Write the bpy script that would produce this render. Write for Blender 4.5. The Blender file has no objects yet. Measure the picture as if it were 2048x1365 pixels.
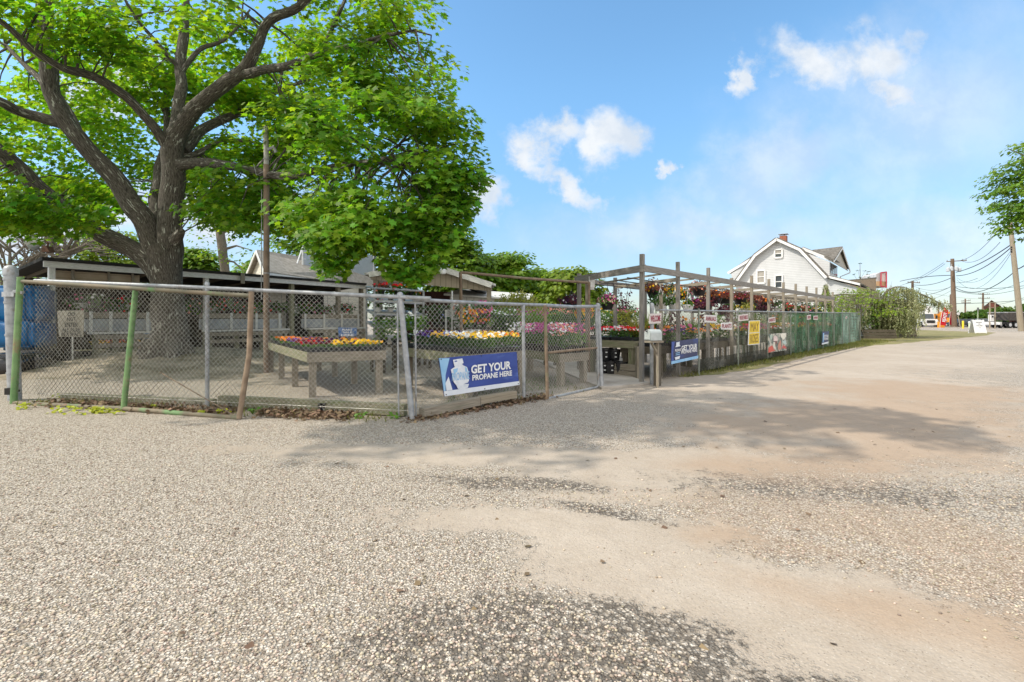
import bpy, math, random
import numpy as np
from mathutils import Vector, noise as mnoise

# ------------------------------------------------------------------ camera, sky, sun, exposure
SC = bpy.context.scene
COL = SC.collection
F, HZ, H = 967.0, 638.0, 1.5          # focal length and horizon of the photo (2048 px wide), eye height in metres
cam_d = bpy.data.cameras.new("camera")
cam = bpy.data.objects.new("camera", cam_d)
COL.objects.link(cam)
cam.location = (0, 0, H)
cam.rotation_euler = (math.radians(90), 0, 0)
cam_d.sensor_width = 36.0
cam_d.lens = 36.0 * F / 2048.0
cam_d.shift_y = -(682.5 - HZ) / 2048.0
cam_d.clip_start, cam_d.clip_end = 0.1, 3000
SC.camera = cam

SUN_DIR = Vector((0.85, 0.20, -0.95)).normalized()   # the way the light travels
sun_d = bpy.data.lights.new("sun", 'SUN')
sun_d.energy, sun_d.angle, sun_d.color = 2.7, math.radians(0.7), (1.0, 0.93, 0.82)
sun = bpy.data.objects.new("sun", sun_d)
COL.objects.link(sun)
sun.rotation_euler = SUN_DIR.to_track_quat('-Z', 'Y').to_euler()
sun.location = (-20, 10, 30)

W0 = bpy.data.worlds.new("World")
SC.world = W0
W0.use_nodes = True
wt = W0.node_tree
wt.nodes.clear()

def wn(t, **k):
    n = wt.nodes.new(t)
    for a, b in k.items():
        setattr(n, a, b)
    return n
w_out = wn('ShaderNodeOutputWorld')
w_bg = wn('ShaderNodeBackground')
w_bg.inputs[1].default_value = 0.15
w_sky = wn('ShaderNodeTexSky', sky_type='NISHITA', sun_disc=False)
w_sky.sun_elevation = math.asin(-SUN_DIR.z)
w_sky.sun_rotation = math.atan2(-SUN_DIR.x, -SUN_DIR.y)
w_sky.air_density, w_sky.dust_density, w_sky.ozone_density = 1.0, 0.5, 2.5
w_tc = wn('ShaderNodeTexCoord')
w_sep = wn('ShaderNodeSeparateXYZ')
wt.links.new(w_tc.outputs['Generated'], w_sep.inputs[0])

def wmath(op, a, b=None, clamp=False):
    n = wn('ShaderNodeMath', operation=op, use_clamp=clamp)
    for i, v in enumerate((a, b)):
        if v is None:
            continue
        if isinstance(v, (int, float)):
            n.inputs[i].default_value = v
        else:
            wt.links.new(v, n.inputs[i])
    return n.outputs[0]
den = wmath('ADD', wmath('ABSOLUTE', w_sep.outputs[1]), 0.02)
w_uv = wn('ShaderNodeCombineXYZ')
wt.links.new(wmath('DIVIDE', w_sep.outputs[0], den), w_uv.inputs[0])
wt.links.new(wmath('DIVIDE', w_sep.outputs[2], den), w_uv.inputs[1])
w_n1 = wn('ShaderNodeTexNoise')
w_n1.inputs['Scale'].default_value, w_n1.inputs['Detail'].default_value, w_n1.inputs['Roughness'].default_value = 8.0, 9.0, 0.6
w_n1.inputs['Distortion'].default_value = 0.5
wt.links.new(w_uv.outputs[0], w_n1.inputs['Vector'])
w_n2 = wn('ShaderNodeTexNoise')
w_n2.inputs['Scale'].default_value, w_n2.inputs['Detail'].default_value = 2.2, 5.0
wt.links.new(w_uv.outputs[0], w_n2.inputs['Vector'])
# ragged edges: the cloud shapes are looked up through a wobbling grid
w_nw = wn('ShaderNodeTexNoise')
w_nw.inputs['Scale'].default_value, w_nw.inputs['Detail'].default_value, w_nw.inputs['Roughness'].default_value = 9.0, 8.0, 0.62
wt.links.new(w_uv.outputs[0], w_nw.inputs['Vector'])
w_ws = wn('ShaderNodeVectorMath', operation='SUBTRACT')
wt.links.new(w_nw.outputs['Color'], w_ws.inputs[0])
w_ws.inputs[1].default_value = (0.5, 0.5, 0.5)
w_wm = wn('ShaderNodeVectorMath', operation='MULTIPLY')
wt.links.new(w_ws.outputs[0], w_wm.inputs[0])
w_wm.inputs[1].default_value = (0.24, 0.17, 0.0)
w_wa = wn('ShaderNodeVectorMath', operation='ADD')
wt.links.new(w_uv.outputs[0], w_wa.inputs[0])
wt.links.new(w_wm.outputs[0], w_wa.inputs[1])

def cloud_blob(px, py, rx, ry, rot, k=1.0):
    m = wn('ShaderNodeMapping', vector_type='TEXTURE')
    m.inputs['Location'].default_value = ((px - 1024) / F, (HZ - py) / F, 0)
    m.inputs['Rotation'].default_value = (0, 0, math.radians(rot))
    m.inputs['Scale'].default_value = (rx / F, ry / F, 1)
    wt.links.new(w_wa.outputs[0], m.inputs[0])
    L = wn('ShaderNodeVectorMath', operation='LENGTH')
    wt.links.new(m.outputs[0], L.inputs[0])
    return wmath('MULTIPLY', wmath('SUBTRACT', 1.0, L.outputs['Value']), k)

def cloud_field(blobs, namp, noise_out, lo, hi, top):
    acc = None
    for b in blobs:
        o = cloud_blob(*b)
        acc = o if acc is None else wmath('MAXIMUM', acc, o)
    acc = wmath('ADD', acc, wmath('MULTIPLY', wmath('SUBTRACT', noise_out, 0.5), namp))
    r = wn('ShaderNodeMapRange', interpolation_type='SMOOTHSTEP')
    for i, v in ((1, lo), (2, hi), (3, 0.0), (4, top)):
        r.inputs[i].default_value = v
    wt.links.new(acc, r.inputs[0])
    return r.outputs[0]
puffs = cloud_field([(1625, 140, 140, 62, -18), (1725, 145, 150, 88, 0), (1760, 205, 130, 52, -10), (1215, 280, 62, 62, 20),
                     (1120, 270, 85, 38, 10), (1060, 320, 70, 40, -35), (1140, 375, 105, 36, -33), (960, 400, 60, 55, 10),
                     (1475, 165, 32, 45, 0), (1322, 352, 26, 26, 0), (250, 190, 200, 70, 10), (420, 420, 300, 90, 0),
                     (60, 470, 260, 90, 0)],
                    1.5, w_n1.outputs[0], -0.10, 0.80, 0.97)
veil = cloud_field([(1830, 240, 420, 260, 10), (1560, 330, 330, 110, 25), (1900, 480, 520, 150, 0), (1400, 470, 500, 90, 0),
                    (1780, 200, 200, 140, -15)],
                   1.1, w_n2.outputs[0], -0.1, 1.0, 0.55)
# unseen bright cloud added overhead and behind the viewer to lift the fill light
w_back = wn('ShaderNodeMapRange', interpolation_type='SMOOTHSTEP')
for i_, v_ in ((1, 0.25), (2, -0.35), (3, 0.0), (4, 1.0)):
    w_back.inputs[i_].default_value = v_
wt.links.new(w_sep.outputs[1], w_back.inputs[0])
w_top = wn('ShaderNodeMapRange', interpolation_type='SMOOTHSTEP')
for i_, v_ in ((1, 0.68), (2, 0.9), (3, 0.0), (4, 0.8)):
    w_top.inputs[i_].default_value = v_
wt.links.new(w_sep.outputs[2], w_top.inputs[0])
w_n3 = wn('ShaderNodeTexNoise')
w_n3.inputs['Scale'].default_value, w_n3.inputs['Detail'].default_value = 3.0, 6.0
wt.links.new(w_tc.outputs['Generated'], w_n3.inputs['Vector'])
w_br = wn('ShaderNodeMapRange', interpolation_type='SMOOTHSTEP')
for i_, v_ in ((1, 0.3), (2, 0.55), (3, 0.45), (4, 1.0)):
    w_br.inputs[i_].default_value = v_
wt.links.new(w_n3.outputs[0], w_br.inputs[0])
w_fill_cloud = wmath('MULTIPLY', wmath('MAXIMUM', w_back.outputs[0], w_top.outputs[0]), w_br.outputs[0])
w_mask = wmath('MAXIMUM', wmath('MAXIMUM', puffs, veil), w_fill_cloud)
w_tint = wn('ShaderNodeMix', data_type='RGBA', blend_type='MULTIPLY')
w_tint.inputs[0].default_value = 1.0
wt.links.new(w_sky.outputs[0], w_tint.inputs[6])
w_el = wn('ShaderNodeMapRange', interpolation_type='SMOOTHSTEP')
for i_, v_ in ((1, 0.0), (2, 0.45), (3, 0.0), (4, 1.0)):
    w_el.inputs[i_].default_value = v_
wt.links.new(w_sep.outputs[2], w_el.inputs[0])
w_tc2 = wn('ShaderNodeMix', data_type='RGBA')
wt.links.new(w_el.outputs[0], w_tc2.inputs[0])
w_tc2.inputs[6].default_value = (0.60, 0.64, 0.70, 1)
w_tc2.inputs[7].default_value = (0.90, 1.16, 1.16, 1)
wt.links.new(w_tc2.outputs[2], w_tint.inputs[7])
w_mix = wn('ShaderNodeMix', data_type='RGBA')
wt.links.new(w_mask, w_mix.inputs[0])
wt.links.new(w_tint.outputs[2], w_mix.inputs[6])
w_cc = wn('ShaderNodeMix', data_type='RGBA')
wt.links.new(w_fill_cloud, w_cc.inputs[0])
w_sh = wn('ShaderNodeMix', data_type='RGBA')
w_shr = wn('ShaderNodeMapRange')
w_shr.inputs[1].default_value, w_shr.inputs[2].default_value = 0.4, 0.62
wt.links.new(w_nw.outputs[0], w_shr.inputs[0])
wt.links.new(w_shr.outputs[0], w_sh.inputs[0])
w_sh.inputs[6].default_value = (3.0, 3.35, 3.8, 1)
w_sh.inputs[7].default_value = (3.95, 4.1, 4.25, 1)
wt.links.new(w_sh.outputs[2], w_cc.inputs[6])
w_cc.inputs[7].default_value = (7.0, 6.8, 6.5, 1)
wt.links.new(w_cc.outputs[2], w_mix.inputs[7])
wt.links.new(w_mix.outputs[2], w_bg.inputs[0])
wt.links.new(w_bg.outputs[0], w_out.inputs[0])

SC.view_settings.view_transform = 'Standard'
SC.view_settings.look = 'None'
SC.view_settings.exposure = 0.66
SC.view_settings.gamma = 1.0
SC.cycles.max_bounces = 8
SC.cycles.transparent_max_bounces = 24
SC.cycles.use_denoising = True

# ------------------------------------------------------------------ helpers
def W(px, py, Y):
    """The point at depth Y that the photo shows at (px, py)."""
    return ((px - 1024) / F * Y, Y, H - (py - HZ) / F * Y)

def G(px, py):
    Y = F * H / (py - HZ)
    return ((px - 1024) / F * Y, Y, 0.0)

def V3(p):
    return np.array(p, float)

def unit(v):
    v = np.array(v, float)
    return v / max(np.linalg.norm(v), 1e-9)

class MB:
    """Collects shapes for one mesh; every face carries UVs (u along the grain)."""
    def __init__(self):
        self.v, self.f, self.uv, self.mi = [], [], [], []
    def face(self, pts, uv=None, m=0):
        b = len(self.v)
        self.v += [tuple(p) for p in pts]
        self.f.append(tuple(range(b, b + len(pts))))
        if uv is None:
            p = np.array(pts, float)
            n = np.cross(p[1] - p[0], p[2] - p[0])
            if abs(n[2]) > 0.7 * np.linalg.norm(n):
                uv = [(q[0], q[1]) for q in p]
            else:
                d = unit((-n[1], n[0], 0))
                uv = [(q[0] * d[0] + q[1] * d[1], q[2]) for q in p]
        self.uv += [tuple(u) for u in uv]
        self.mi.append(m)
    def hexa(self, c, uvs=None, m=0):
        """c: 8 corners, 0-3 one end (ring), 4-7 the other end; grain runs 0 -> 4."""
        c = [np.array(q, float) for q in c]
        L = np.linalg.norm(c[4] - c[0])
        r0 = random.random() * 20
        acc = 0
        for i in range(4):
            j = (i + 1) % 4
            w = np.linalg.norm(c[j] - c[i])
            self.face([c[i], c[j], c[4 + j], c[4 + i]], [(r0, acc), (r0, acc + w), (r0 + L, acc + w), (r0 + L, acc)], m)
            acc += w
        self.face([c[3], c[2], c[1], c[0]], None, m)
        self.face([c[4], c[5], c[6], c[7]], None, m)
    def bar(self, p0, p1, w, h, up=(0, 0, 1), m=0):
        p0, p1 = V3(p0), V3(p1)
        d = unit(p1 - p0)
        up = np.array(up, float)
        if abs(np.dot(d, unit(up))) > 0.97:
            up = np.array((0.6, 0.8, 0.0))
        s = unit(np.cross(d, up))
        t = unit(np.cross(s, d))
        k = [s * w / 2 + t * h / 2, -s * w / 2 + t * h / 2, -s * w / 2 - t * h / 2, s * w / 2 - t * h / 2]
        self.hexa([p0 + q for q in k] + [p1 + q for q in k], m=m)
    def box(self, c, s, rz=0.0, m=0):
        c = V3(c)
        ca, sa = math.cos(rz), math.sin(rz)
        def r(x, y, z):
            return c + np.array((x * ca - y * sa, x * sa + y * ca, z))
        a, b, h = s[0] / 2, s[1] / 2, s[2] / 2
        if s[2] >= max(s[0], s[1]):
            ring = [(-a, -b), (a, -b), (a, b), (-a, b)]
            self.hexa([r(x, y, -h) for x, y in ring] + [r(x, y, h) for x, y in ring], m=m)
        elif s[0] >= s[1]:
            ring = [(-b, -h), (-b, h), (b, h), (b, -h)]
            self.hexa([r(-a, y, z) for y, z in ring] + [r(a, y, z) for y, z in ring], m=m)
        else:
            ring = [(-a, -h), (a, -h), (a, h), (-a, h)]
            self.hexa([r(x, -b, z) for x, z in ring] + [r(x, b, z) for x, z in ring], m=m)
    def tube(self, pts, rad, n=10, cap=True, m=0):
        pts = [V3(p) for p in pts]
        if not hasattr(rad, '__len__'):
            rad = [rad] * len(pts)
        rings, L, acc = [], [], 0.0
        s = None
        for i, p in enumerate(pts):
            d = unit(pts[min(i + 1, len(pts) - 1)] - pts[max(i - 1, 0)])
            if s is None:
                a = np.array((0, 0, 1.0)) if abs(d[2]) < 0.9 else np.array((1.0, 0, 0))
                s = unit(np.cross(d, a))
            else:
                s = unit(s - d * np.dot(s, d))
            t = np.cross(d, s)
            rings.append([p + (s * math.cos(2 * math.pi * k / n) + t * math.sin(2 * math.pi * k / n)) * rad[i] for k in range(n)])
            if i:
                acc += np.linalg.norm(p - pts[i - 1])
            L.append(acc)
        r0 = random.random() * 9
        for i in range(len(pts) - 1):
            c = 2 * math.pi * rad[i] / n
            for k in range(n):
                j = (k + 1) % n
                self.face([rings[i][k], rings[i][j], rings[i + 1][j], rings[i + 1][k]],
                          [(r0 + L[i], k * c), (r0 + L[i], k * c + c), (r0 + L[i + 1], k * c + c), (r0 + L[i + 1], k * c)], m)
        if cap:
            self.face(rings[0][::-1], None, m)
            self.face(rings[-1], None, m)
    def lathe(self, c, prof, n=14, m=0):
        """prof: [(r, z)] round the vertical through c."""
        c = V3(c)
        rings = [[c + np.array((r * math.cos(2 * math.pi * k / n), r * math.sin(2 * math.pi * k / n), z)) for k in range(n)] for r, z in prof]
        for i in range(len(prof) - 1):
            for k in range(n):
                j = (k + 1) % n
                self.face([rings[i][k], rings[i][j], rings[i + 1][j], rings[i + 1][k]], None, m)
        self.face(rings[0][::-1], None, m)
        self.face(rings[-1], None, m)
    def prism(self, poly, off, m=0):
        """A polygon (3D points) given thickness by the vector off."""
        poly = [V3(p) for p in poly]
        off = V3(off)
        q = [p + off for p in poly]
        self.face(poly[::-1], None, m)
        self.face(q, None, m)
        for i in range(len(poly)):
            j = (i + 1) % len(poly)
            self.face([poly[i], poly[j], q[j], q[i]], None, m)

def np_mesh(name, verts, groups, smooth=False):
    """groups: arrays of faces, each (m, k), over the vertex array."""
    me = bpy.data.meshes.new(name)
    verts = np.asarray(verts, np.float32)
    loops = np.concatenate([g.reshape(-1) for g in groups]).astype(np.int32)
    tot = np.concatenate([np.full(len(g), g.shape[1]) for g in groups]).astype(np.int32)
    start = np.concatenate([[0], np.cumsum(tot)[:-1]]).astype(np.int32)
    me.vertices.add(len(verts))
    me.vertices.foreach_set('co', verts.reshape(-1))
    me.loops.add(len(loops))
    me.loops.foreach_set('vertex_index', loops)
    me.polygons.add(len(tot))
    me.polygons.foreach_set('loop_start', start)
    me.polygons.foreach_set('loop_total', tot)
    me.update(calc_edges=True)
    if smooth:
        me.polygons.foreach_set('use_smooth', np.ones(len(tot), bool))
    return me

def wpos(o):
    p = np.zeros(3)
    while o is not None:
        p = p + np.array(o.location)
        o = o.parent
    return p

def tag(o, label=None, cat=None, group=None, kind=None):
    for k, v in (('label', label), ('category', cat), ('group', group), ('kind', kind)):
        if v:
            o[k] = v
    return o

def put(name, me, mats, parent=None, org=None):
    """Link a mesh whose vertices are in world metres; its origin goes to org (or the parent's base)."""
    n = len(me.vertices)
    co = np.empty(n * 3, np.float32)
    me.vertices.foreach_get('co', co)
    co = co.reshape(-1, 3)
    if parent is not None:
        org = wpos(parent)
    elif org is None:
        org = np.array(((co[:, 0].min() + co[:, 0].max()) / 2, (co[:, 1].min() + co[:, 1].max()) / 2, co[:, 2].min()))
    co -= np.asarray(org, np.float32)
    me.vertices.foreach_set('co', co.reshape(-1))
    me.update()
    for m in (mats if isinstance(mats, (list, tuple)) else [mats]):
        me.materials.append(m)
    o = bpy.data.objects.new(name, me)
    COL.objects.link(o)
    if parent is not None:
        o.parent = parent
    else:
        o.location = tuple(float(x) for x in org)
    return o

def ob(name, mb, mats, parent=None, label=None, cat=None, group=None, kind=None, smooth=False, org=None):
    me = bpy.data.meshes.new(name)
    me.from_pydata([tuple(map(float, v)) for v in mb.v], [], mb.f)
    uvl = me.uv_layers.new(name='grain')
    uvl.data.foreach_set('uv', np.array(mb.uv, np.float32).reshape(-1))
    me.polygons.foreach_set('material_index', np.array(mb.mi, np.int32))
    if smooth:
        import bmesh
        bm = bmesh.new()
        bm.from_mesh(me)
        bmesh.ops.remove_doubles(bm, verts=bm.verts, dist=0.0004)
        for fc in bm.faces:
            fc.smooth = True
        bm.to_mesh(me)
        bm.free()
        try:
            me.set_sharp_from_angle(angle=math.radians(42))
        except Exception:
            pass
    me.update()
    return tag(put(name, me, mats, parent, org), label, cat, group, kind)

def empty(name, loc, label, cat, group=None):
    o = bpy.data.objects.new(name, None)
    o.empty_display_size = 0.1
    o.location = tuple(float(x) for x in loc)
    COL.objects.link(o)
    return tag(o, label, cat, group)

def copy_tree(o, loc, rz=0.0, label=None, scale=None):
    r = o.copy()
    COL.objects.link(r)
    r.location = loc
    r.rotation_euler = (0, 0, rz)
    if scale:
        r.scale = (scale,) * 3
    if label:
        r['label'] = label
    for ch in o.children:
        c = ch.copy()
        COL.objects.link(c)
        c.parent = r
        for g in ch.children:
            d = g.copy()
            COL.objects.link(d)
            d.parent = c
    return r

# ------------------------------------------------------------------ materials
def mat(name, col, col2=None, scale=8.0, rough=0.75, bump=0.0, bscale=None, metal=0.0, coord='Object', stretch=(1, 1, 1),
        col3=None, scale3=2.0, t3=(0.55, 0.7), lo=0.35, hi=0.65, spec=0.4, detail=6.0, transl=None, island=0.0, bands=None):
    m = bpy.data.materials.new(name)
    m.use_nodes = True
    t = m.node_tree
    N, Lk = t.nodes, t.links
    b = N['Principled BSDF']
    b.inputs['Roughness'].default_value = rough
    b.inputs['Metallic'].default_value = metal
    b.inputs['Specular IOR Level'].default_value = spec
    tc = N.new('ShaderNodeTexCoord')
    mp = N.new('ShaderNodeMapping')
    mp.inputs['Scale'].default_value = stretch
    Lk.new(tc.outputs[coord], mp.inputs[0])
    nz = N.new('ShaderNodeTexNoise')
    nz.inputs['Scale'].default_value = scale
    nz.inputs['Detail'].default_value = detail
    nz.inputs['Roughness'].default_value = 0.6
    Lk.new(mp.outputs[0], nz.inputs['Vector'])
    cr = N.new('ShaderNodeValToRGB')
    cr.color_ramp.elements[0].position, cr.color_ramp.elements[1].position = lo, hi
    cr.color_ramp.elements[0].color = (*col, 1)
    cr.color_ramp.elements[1].color = (*(col2 or col), 1)
    Lk.new(nz.outputs[0], cr.inputs[0])
    out = cr.outputs[0]
    if col3:
        n3 = N.new('ShaderNodeTexNoise')
        n3.inputs['Scale'].default_value = scale3
        n3.inputs['Detail'].default_value = 7
        n3.inputs['Roughness'].default_value = 0.65
        Lk.new(mp.outputs[0], n3.inputs['Vector'])
        r3 = N.new('ShaderNodeMapRange')
        r3.inputs[1].default_value, r3.inputs[2].default_value = t3
        Lk.new(n3.outputs[0], r3.inputs[0])
        mx = N.new('ShaderNodeMix')
        mx.data_type = 'RGBA'
        Lk.new(r3.outputs[0], mx.inputs[0])
        Lk.new(out, mx.inputs[6])
        mx.inputs[7].default_value = (*col3, 1)
        out = mx.outputs[2]
    if island:
        g = N.new('ShaderNodeNewGeometry')
        hs = N.new('ShaderNodeHueSaturation')
        mr = N.new('ShaderNodeMapRange')
        mr.inputs[3].default_value, mr.inputs[4].default_value = 1 - island, 1 + island
        Lk.new(g.outputs['Random Per Island'], mr.inputs[0])
        Lk.new(mr.outputs[0], hs.inputs['Value'])
        mr2 = N.new('ShaderNodeMapRange')
        mr2.inputs[3].default_value, mr2.inputs[4].default_value = 0.5 - island * 0.07, 0.5 + island * 0.05
        fr = N.new('ShaderNodeMath')
        fr.operation = 'FRACT'
        ml = N.new('ShaderNodeMath')
        ml.operation = 'MULTIPLY'
        ml.inputs[1].default_value = 7.31
        Lk.new(g.outputs['Random Per Island'], ml.inputs[0])
        Lk.new(ml.outputs[0], fr.inputs[0])
        Lk.new(fr.outputs[0], mr2.inputs[0])
        Lk.new(mr2.outputs[0], hs.inputs['Hue'])
        Lk.new(out, hs.inputs['Color'])
        out = hs.outputs[0]
    Lk.new(out, b.inputs['Base Color'])
    hgt = nz.outputs[0]
    if bands:                       # regular laps or seams: (axis in coord space, spacing, sharpness)
        ax, sp, amt = bands
        sx = N.new('ShaderNodeSeparateXYZ')
        Lk.new(tc.outputs[coord], sx.inputs[0])
        dv = N.new('ShaderNodeMath')
        dv.operation = 'DIVIDE'
        dv.inputs[1].default_value = sp
        Lk.new(sx.outputs[ax], dv.inputs[0])
        fr2 = N.new('ShaderNodeMath')
        fr2.operation = 'FRACT'
        Lk.new(dv.outputs[0], fr2.inputs[0])
        lt = N.new('ShaderNodeMath')
        lt.operation = 'LESS_THAN'
        lt.inputs[1].default_value = 0.12
        Lk.new(fr2.outputs[0], lt.inputs[0])
        mx2 = N.new('ShaderNodeMix')
        mx2.data_type = 'RGBA'
        mlt = N.new('ShaderNodeMath')
        mlt.operation = 'MULTIPLY'
        mlt.inputs[1].default_value = amt
        Lk.new(lt.outputs[0], mlt.inputs[0])
        Lk.new(mlt.outputs[0], mx2.inputs[0])
        Lk.new(out, mx2.inputs[6])
        mx2.inputs[7].default_value = (col[0] * 0.3, col[1] * 0.3, col[2] * 0.3, 1)
        Lk.new(mx2.outputs[2], b.inputs['Base Color'])
        out = mx2.outputs[2]
    if bump:
        bp = N.new('ShaderNodeBump')
        bp.inputs['Strength'].default_value = bump
        bp.inputs['Distance'].default_value = 0.02
        if bscale:
            nb = N.new('ShaderNodeTexNoise')
            nb.inputs['Scale'].default_value = bscale
            nb.inputs['Detail'].default_value = 5
            Lk.new(mp.outputs[0], nb.inputs['Vector'])
            hgt = nb.outputs[0]
        Lk.new(hgt, bp.inputs['Height'])
        Lk.new(bp.outputs[0], b.inputs['Normal'])
    if transl:
        tr = N.new('ShaderNodeBsdfTranslucent')
        mt = N.new('ShaderNodeMix')
        mt.data_type = 'RGBA'
        mt.blend_type = 'MULTIPLY'
        mt.inputs[0].default_value = 1
        Lk.new(out, mt.inputs[6])
        mt.inputs[7].default_value = (*transl[1], 1)
        Lk.new(mt.outputs[2], tr.inputs[0])
        ms = N.new('ShaderNodeMixShader')
        ms.inputs[0].default_value = transl[0]
        Lk.new(b.outputs[0], ms.inputs[1])
        Lk.new(tr.outputs[0], ms.inputs[2])
        Lk.new(ms.outputs[0], N['Material Output'].inputs[0])
    return m

def leafmat(name, c1, c2, island=0.3, tr=0.45, trc=(1.5, 1.6, 0.6), rough=0.5):
    return mat(name, c1, c2, scale=0.6, rough=rough, island=island, transl=(tr, trc), spec=0.3, lo=0.4, hi=0.6)

wood = mat("weathered_wood", (0.20, 0.165, 0.125), (0.36, 0.315, 0.25), coord='UV', scale=3.0, stretch=(1.2, 26, 1), rough=0.9, bump=0.35,
           col3=(0.13, 0.14, 0.085), scale3=1.6, t3=(0.52, 0.75))
wood_grey = mat("grey_beam_wood", (0.16, 0.145, 0.13), (0.30, 0.28, 0.25), coord='UV', scale=3.0, stretch=(1.2, 24, 1), rough=0.9, bump=0.35)
wood_dark = mat("dark_wet_wood", (0.07, 0.055, 0.04), (0.15, 0.125, 0.09), coord='UV', scale=3.0, stretch=(1.2, 22, 1), rough=0.9, bump=0.3,
                col3=(0.09, 0.10, 0.05), scale3=1.2)
wood_moss = mat("mossy_board", (0.17, 0.15, 0.10), (0.32, 0.29, 0.20), coord='UV', scale=3.0, stretch=(1.5, 20, 1), rough=0.9, bump=0.35,
                col3=(0.15, 0.18, 0.08), scale3=1.4, t3=(0.45, 0.66))
white_paint = mat("peeling_white_paint", (0.55, 0.54, 0.51), (0.74, 0.73, 0.70), coord='UV', scale=4, stretch=(1.5, 9, 1), rough=0.7,
                  col3=(0.30, 0.26, 0.20), scale3=5, t3=(0.6, 0.68))
white_board = mat("white_bench_board", (0.27, 0.285, 0.31), (0.40, 0.42, 0.445), scale=2, rough=0.6, col3=(0.4, 0.4, 0.4), scale3=3)
galv = mat("galvanised_steel", (0.26, 0.27, 0.28), (0.42, 0.43, 0.44), scale=9, rough=0.55, metal=0.3, col3=(0.22, 0.17, 0.12), scale3=5, t3=(0.58, 0.72))
galv_wire = mat("galvanised_wire", (0.36, 0.35, 0.31), (0.55, 0.53, 0.48), scale=3, rough=0.5, metal=0.4)
old_wire = mat("tarnished_wire", (0.07, 0.06, 0.045), (0.17, 0.15, 0.11), scale=1.2, rough=0.6, metal=0.3, col3=(0.40, 0.38, 0.33), scale3=0.9, t3=(0.5, 0.62))
green_paint = mat("chipped_green_paint", (0.10, 0.20, 0.07), (0.18, 0.29, 0.12), scale=5, rough=0.6, col3=(0.24, 0.15, 0.09), scale3=2.6, t3=(0.55, 0.68))
rust = mat("rusty_pipe", (0.17, 0.12, 0.08), (0.28, 0.21, 0.145), scale=6, rough=0.8, bump=0.15, col3=(0.22, 0.27, 0.14), scale3=1.4, t3=(0.56, 0.7))
rust_mixed = mat("rusted_rail", (0.13, 0.125, 0.085), (0.21, 0.165, 0.11), scale=3, rough=0.75, col3=(0.14, 0.24, 0.10), scale3=1.1, t3=(0.55, 0.62))
black_pl = mat("black_plastic", (0.012, 0.012, 0.014), (0.025, 0.025, 0.028), rough=0.35)
black_film = mat("black_bag_film", (0.01, 0.01, 0.012), (0.02, 0.02, 0.024), rough=0.22, spec=0.7)
white_pl = mat("white_plastic", (0.62, 0.62, 0.60), (0.72, 0.72, 0.70), rough=0.4)
soil = mat("potting_soil", (0.03, 0.022, 0.015), (0.06, 0.045, 0.03), scale=30, rough=1, bump=0.4)
white_ink = mat("white_lettering", (0.82, 0.82, 0.82), rough=0.5)
grey_ink = mat("faded_grey_lettering", (0.55, 0.57, 0.62), rough=0.5)
red_ink = mat("dark_red_lettering", (0.33, 0.03, 0.06), rough=0.6)
black_ink = mat("black_lettering", (0.02, 0.02, 0.02), rough=0.6)
bark = mat("maple_bark", (0.026, 0.022, 0.018), (0.145, 0.128, 0.106), coord='UV', scale=4.0, stretch=(1.6, 9, 1), rough=0.95, bump=0.8,
           col3=(0.36, 0.36, 0.31), scale3=1.3, t3=(0.585, 0.62))
bark2 = mat("grey_bark", (0.12, 0.10, 0.08), (0.24, 0.21, 0.17), coord='UV', scale=4, stretch=(2, 10, 1), rough=0.95, bump=0.5)
bark3 = mat("pole_wood", (0.13, 0.085, 0.055), (0.24, 0.17, 0.12), coord='UV', scale=2, stretch=(1, 18, 1), rough=0.95)
pole_pale = mat("pale_pole_wood", (0.24, 0.20, 0.14), (0.38, 0.32, 0.24), coord='UV', scale=2, stretch=(0.6, 16, 1), rough=0.95)
# ------------------------------------------------------------------ leaves, flowers, blades
MAPLE = np.array([(0, -0.05), (0.16, 0.10), (0.46, 0.02), (0.33, 0.28), (0.55, 0.52), (0.24, 0.55), (0.10, 0.68), (0, 1.0),
                  (-0.10, 0.68), (-0.24, 0.55), (-0.55, 0.52), (-0.33, 0.28), (-0.46, 0.02), (-0.16, 0.10)])
TRI = np.array([(0, 0), (0.42, 0.35), (0.22, 0.62), (0, 1.0), (-0.22, 0.62), (-0.42, 0.35)])
OVAL = np.array([(0, 0), (0.28, 0.4), (0, 1.0), (-0.28, 0.4)])
BLADE = np.array([(-0.05, 0), (0.05, 0), (0.0, 1.0)])
NEED = np.array([(-0.10, 0), (0.10, 0), (0.0, 1.0)])
PETAL = np.array([(math.cos(a) * (0.5 if i % 2 else 0.36), math.sin(a) * (0.5 if i % 2 else 0.36)) for i, a in enumerate(np.linspace(0, 2 * math.pi, 10, endpoint=False))])

def norm_rows(a):
    return a / np.maximum(np.linalg.norm(a, axis=1, keepdims=True), 1e-9)

def leaf_verts(C, Nn, T, size, shape, curl=0.0):
    Nn = norm_rows(Nn)
    T = norm_rows(T - Nn * np.sum(T * Nn, axis=1, keepdims=True))
    S = np.cross(T, Nn)
    k = len(shape)
    size = np.broadcast_to(np.asarray(size, float), (len(C),))
    v = C[:, None, :] + size[:, None, None] * (shape[None, :, 0, None] * S[:, None, :] + shape[None, :, 1, None] * T[:, None, :]
        - curl * ((shape[None, :, 1, None] ** 2) + np.abs(shape[None, :, 0, None])) * Nn[:, None, :])
    f = np.arange(len(C) * k).reshape(-1, k)
    return v.reshape(-1, 3), f

def leaf_ob(name, C, Nn, T, size, shape, m, parent=None, curl=0.0, **kw):
    v, f = leaf_verts(np.asarray(C, float), np.asarray(Nn, float), np.asarray(T, float), size, shape, curl)
    return tag(put(name, np_mesh(name, v, [f]), m, parent), kw.get('label'), kw.get('cat'), kw.get('group'), kw.get('kind'))

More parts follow.
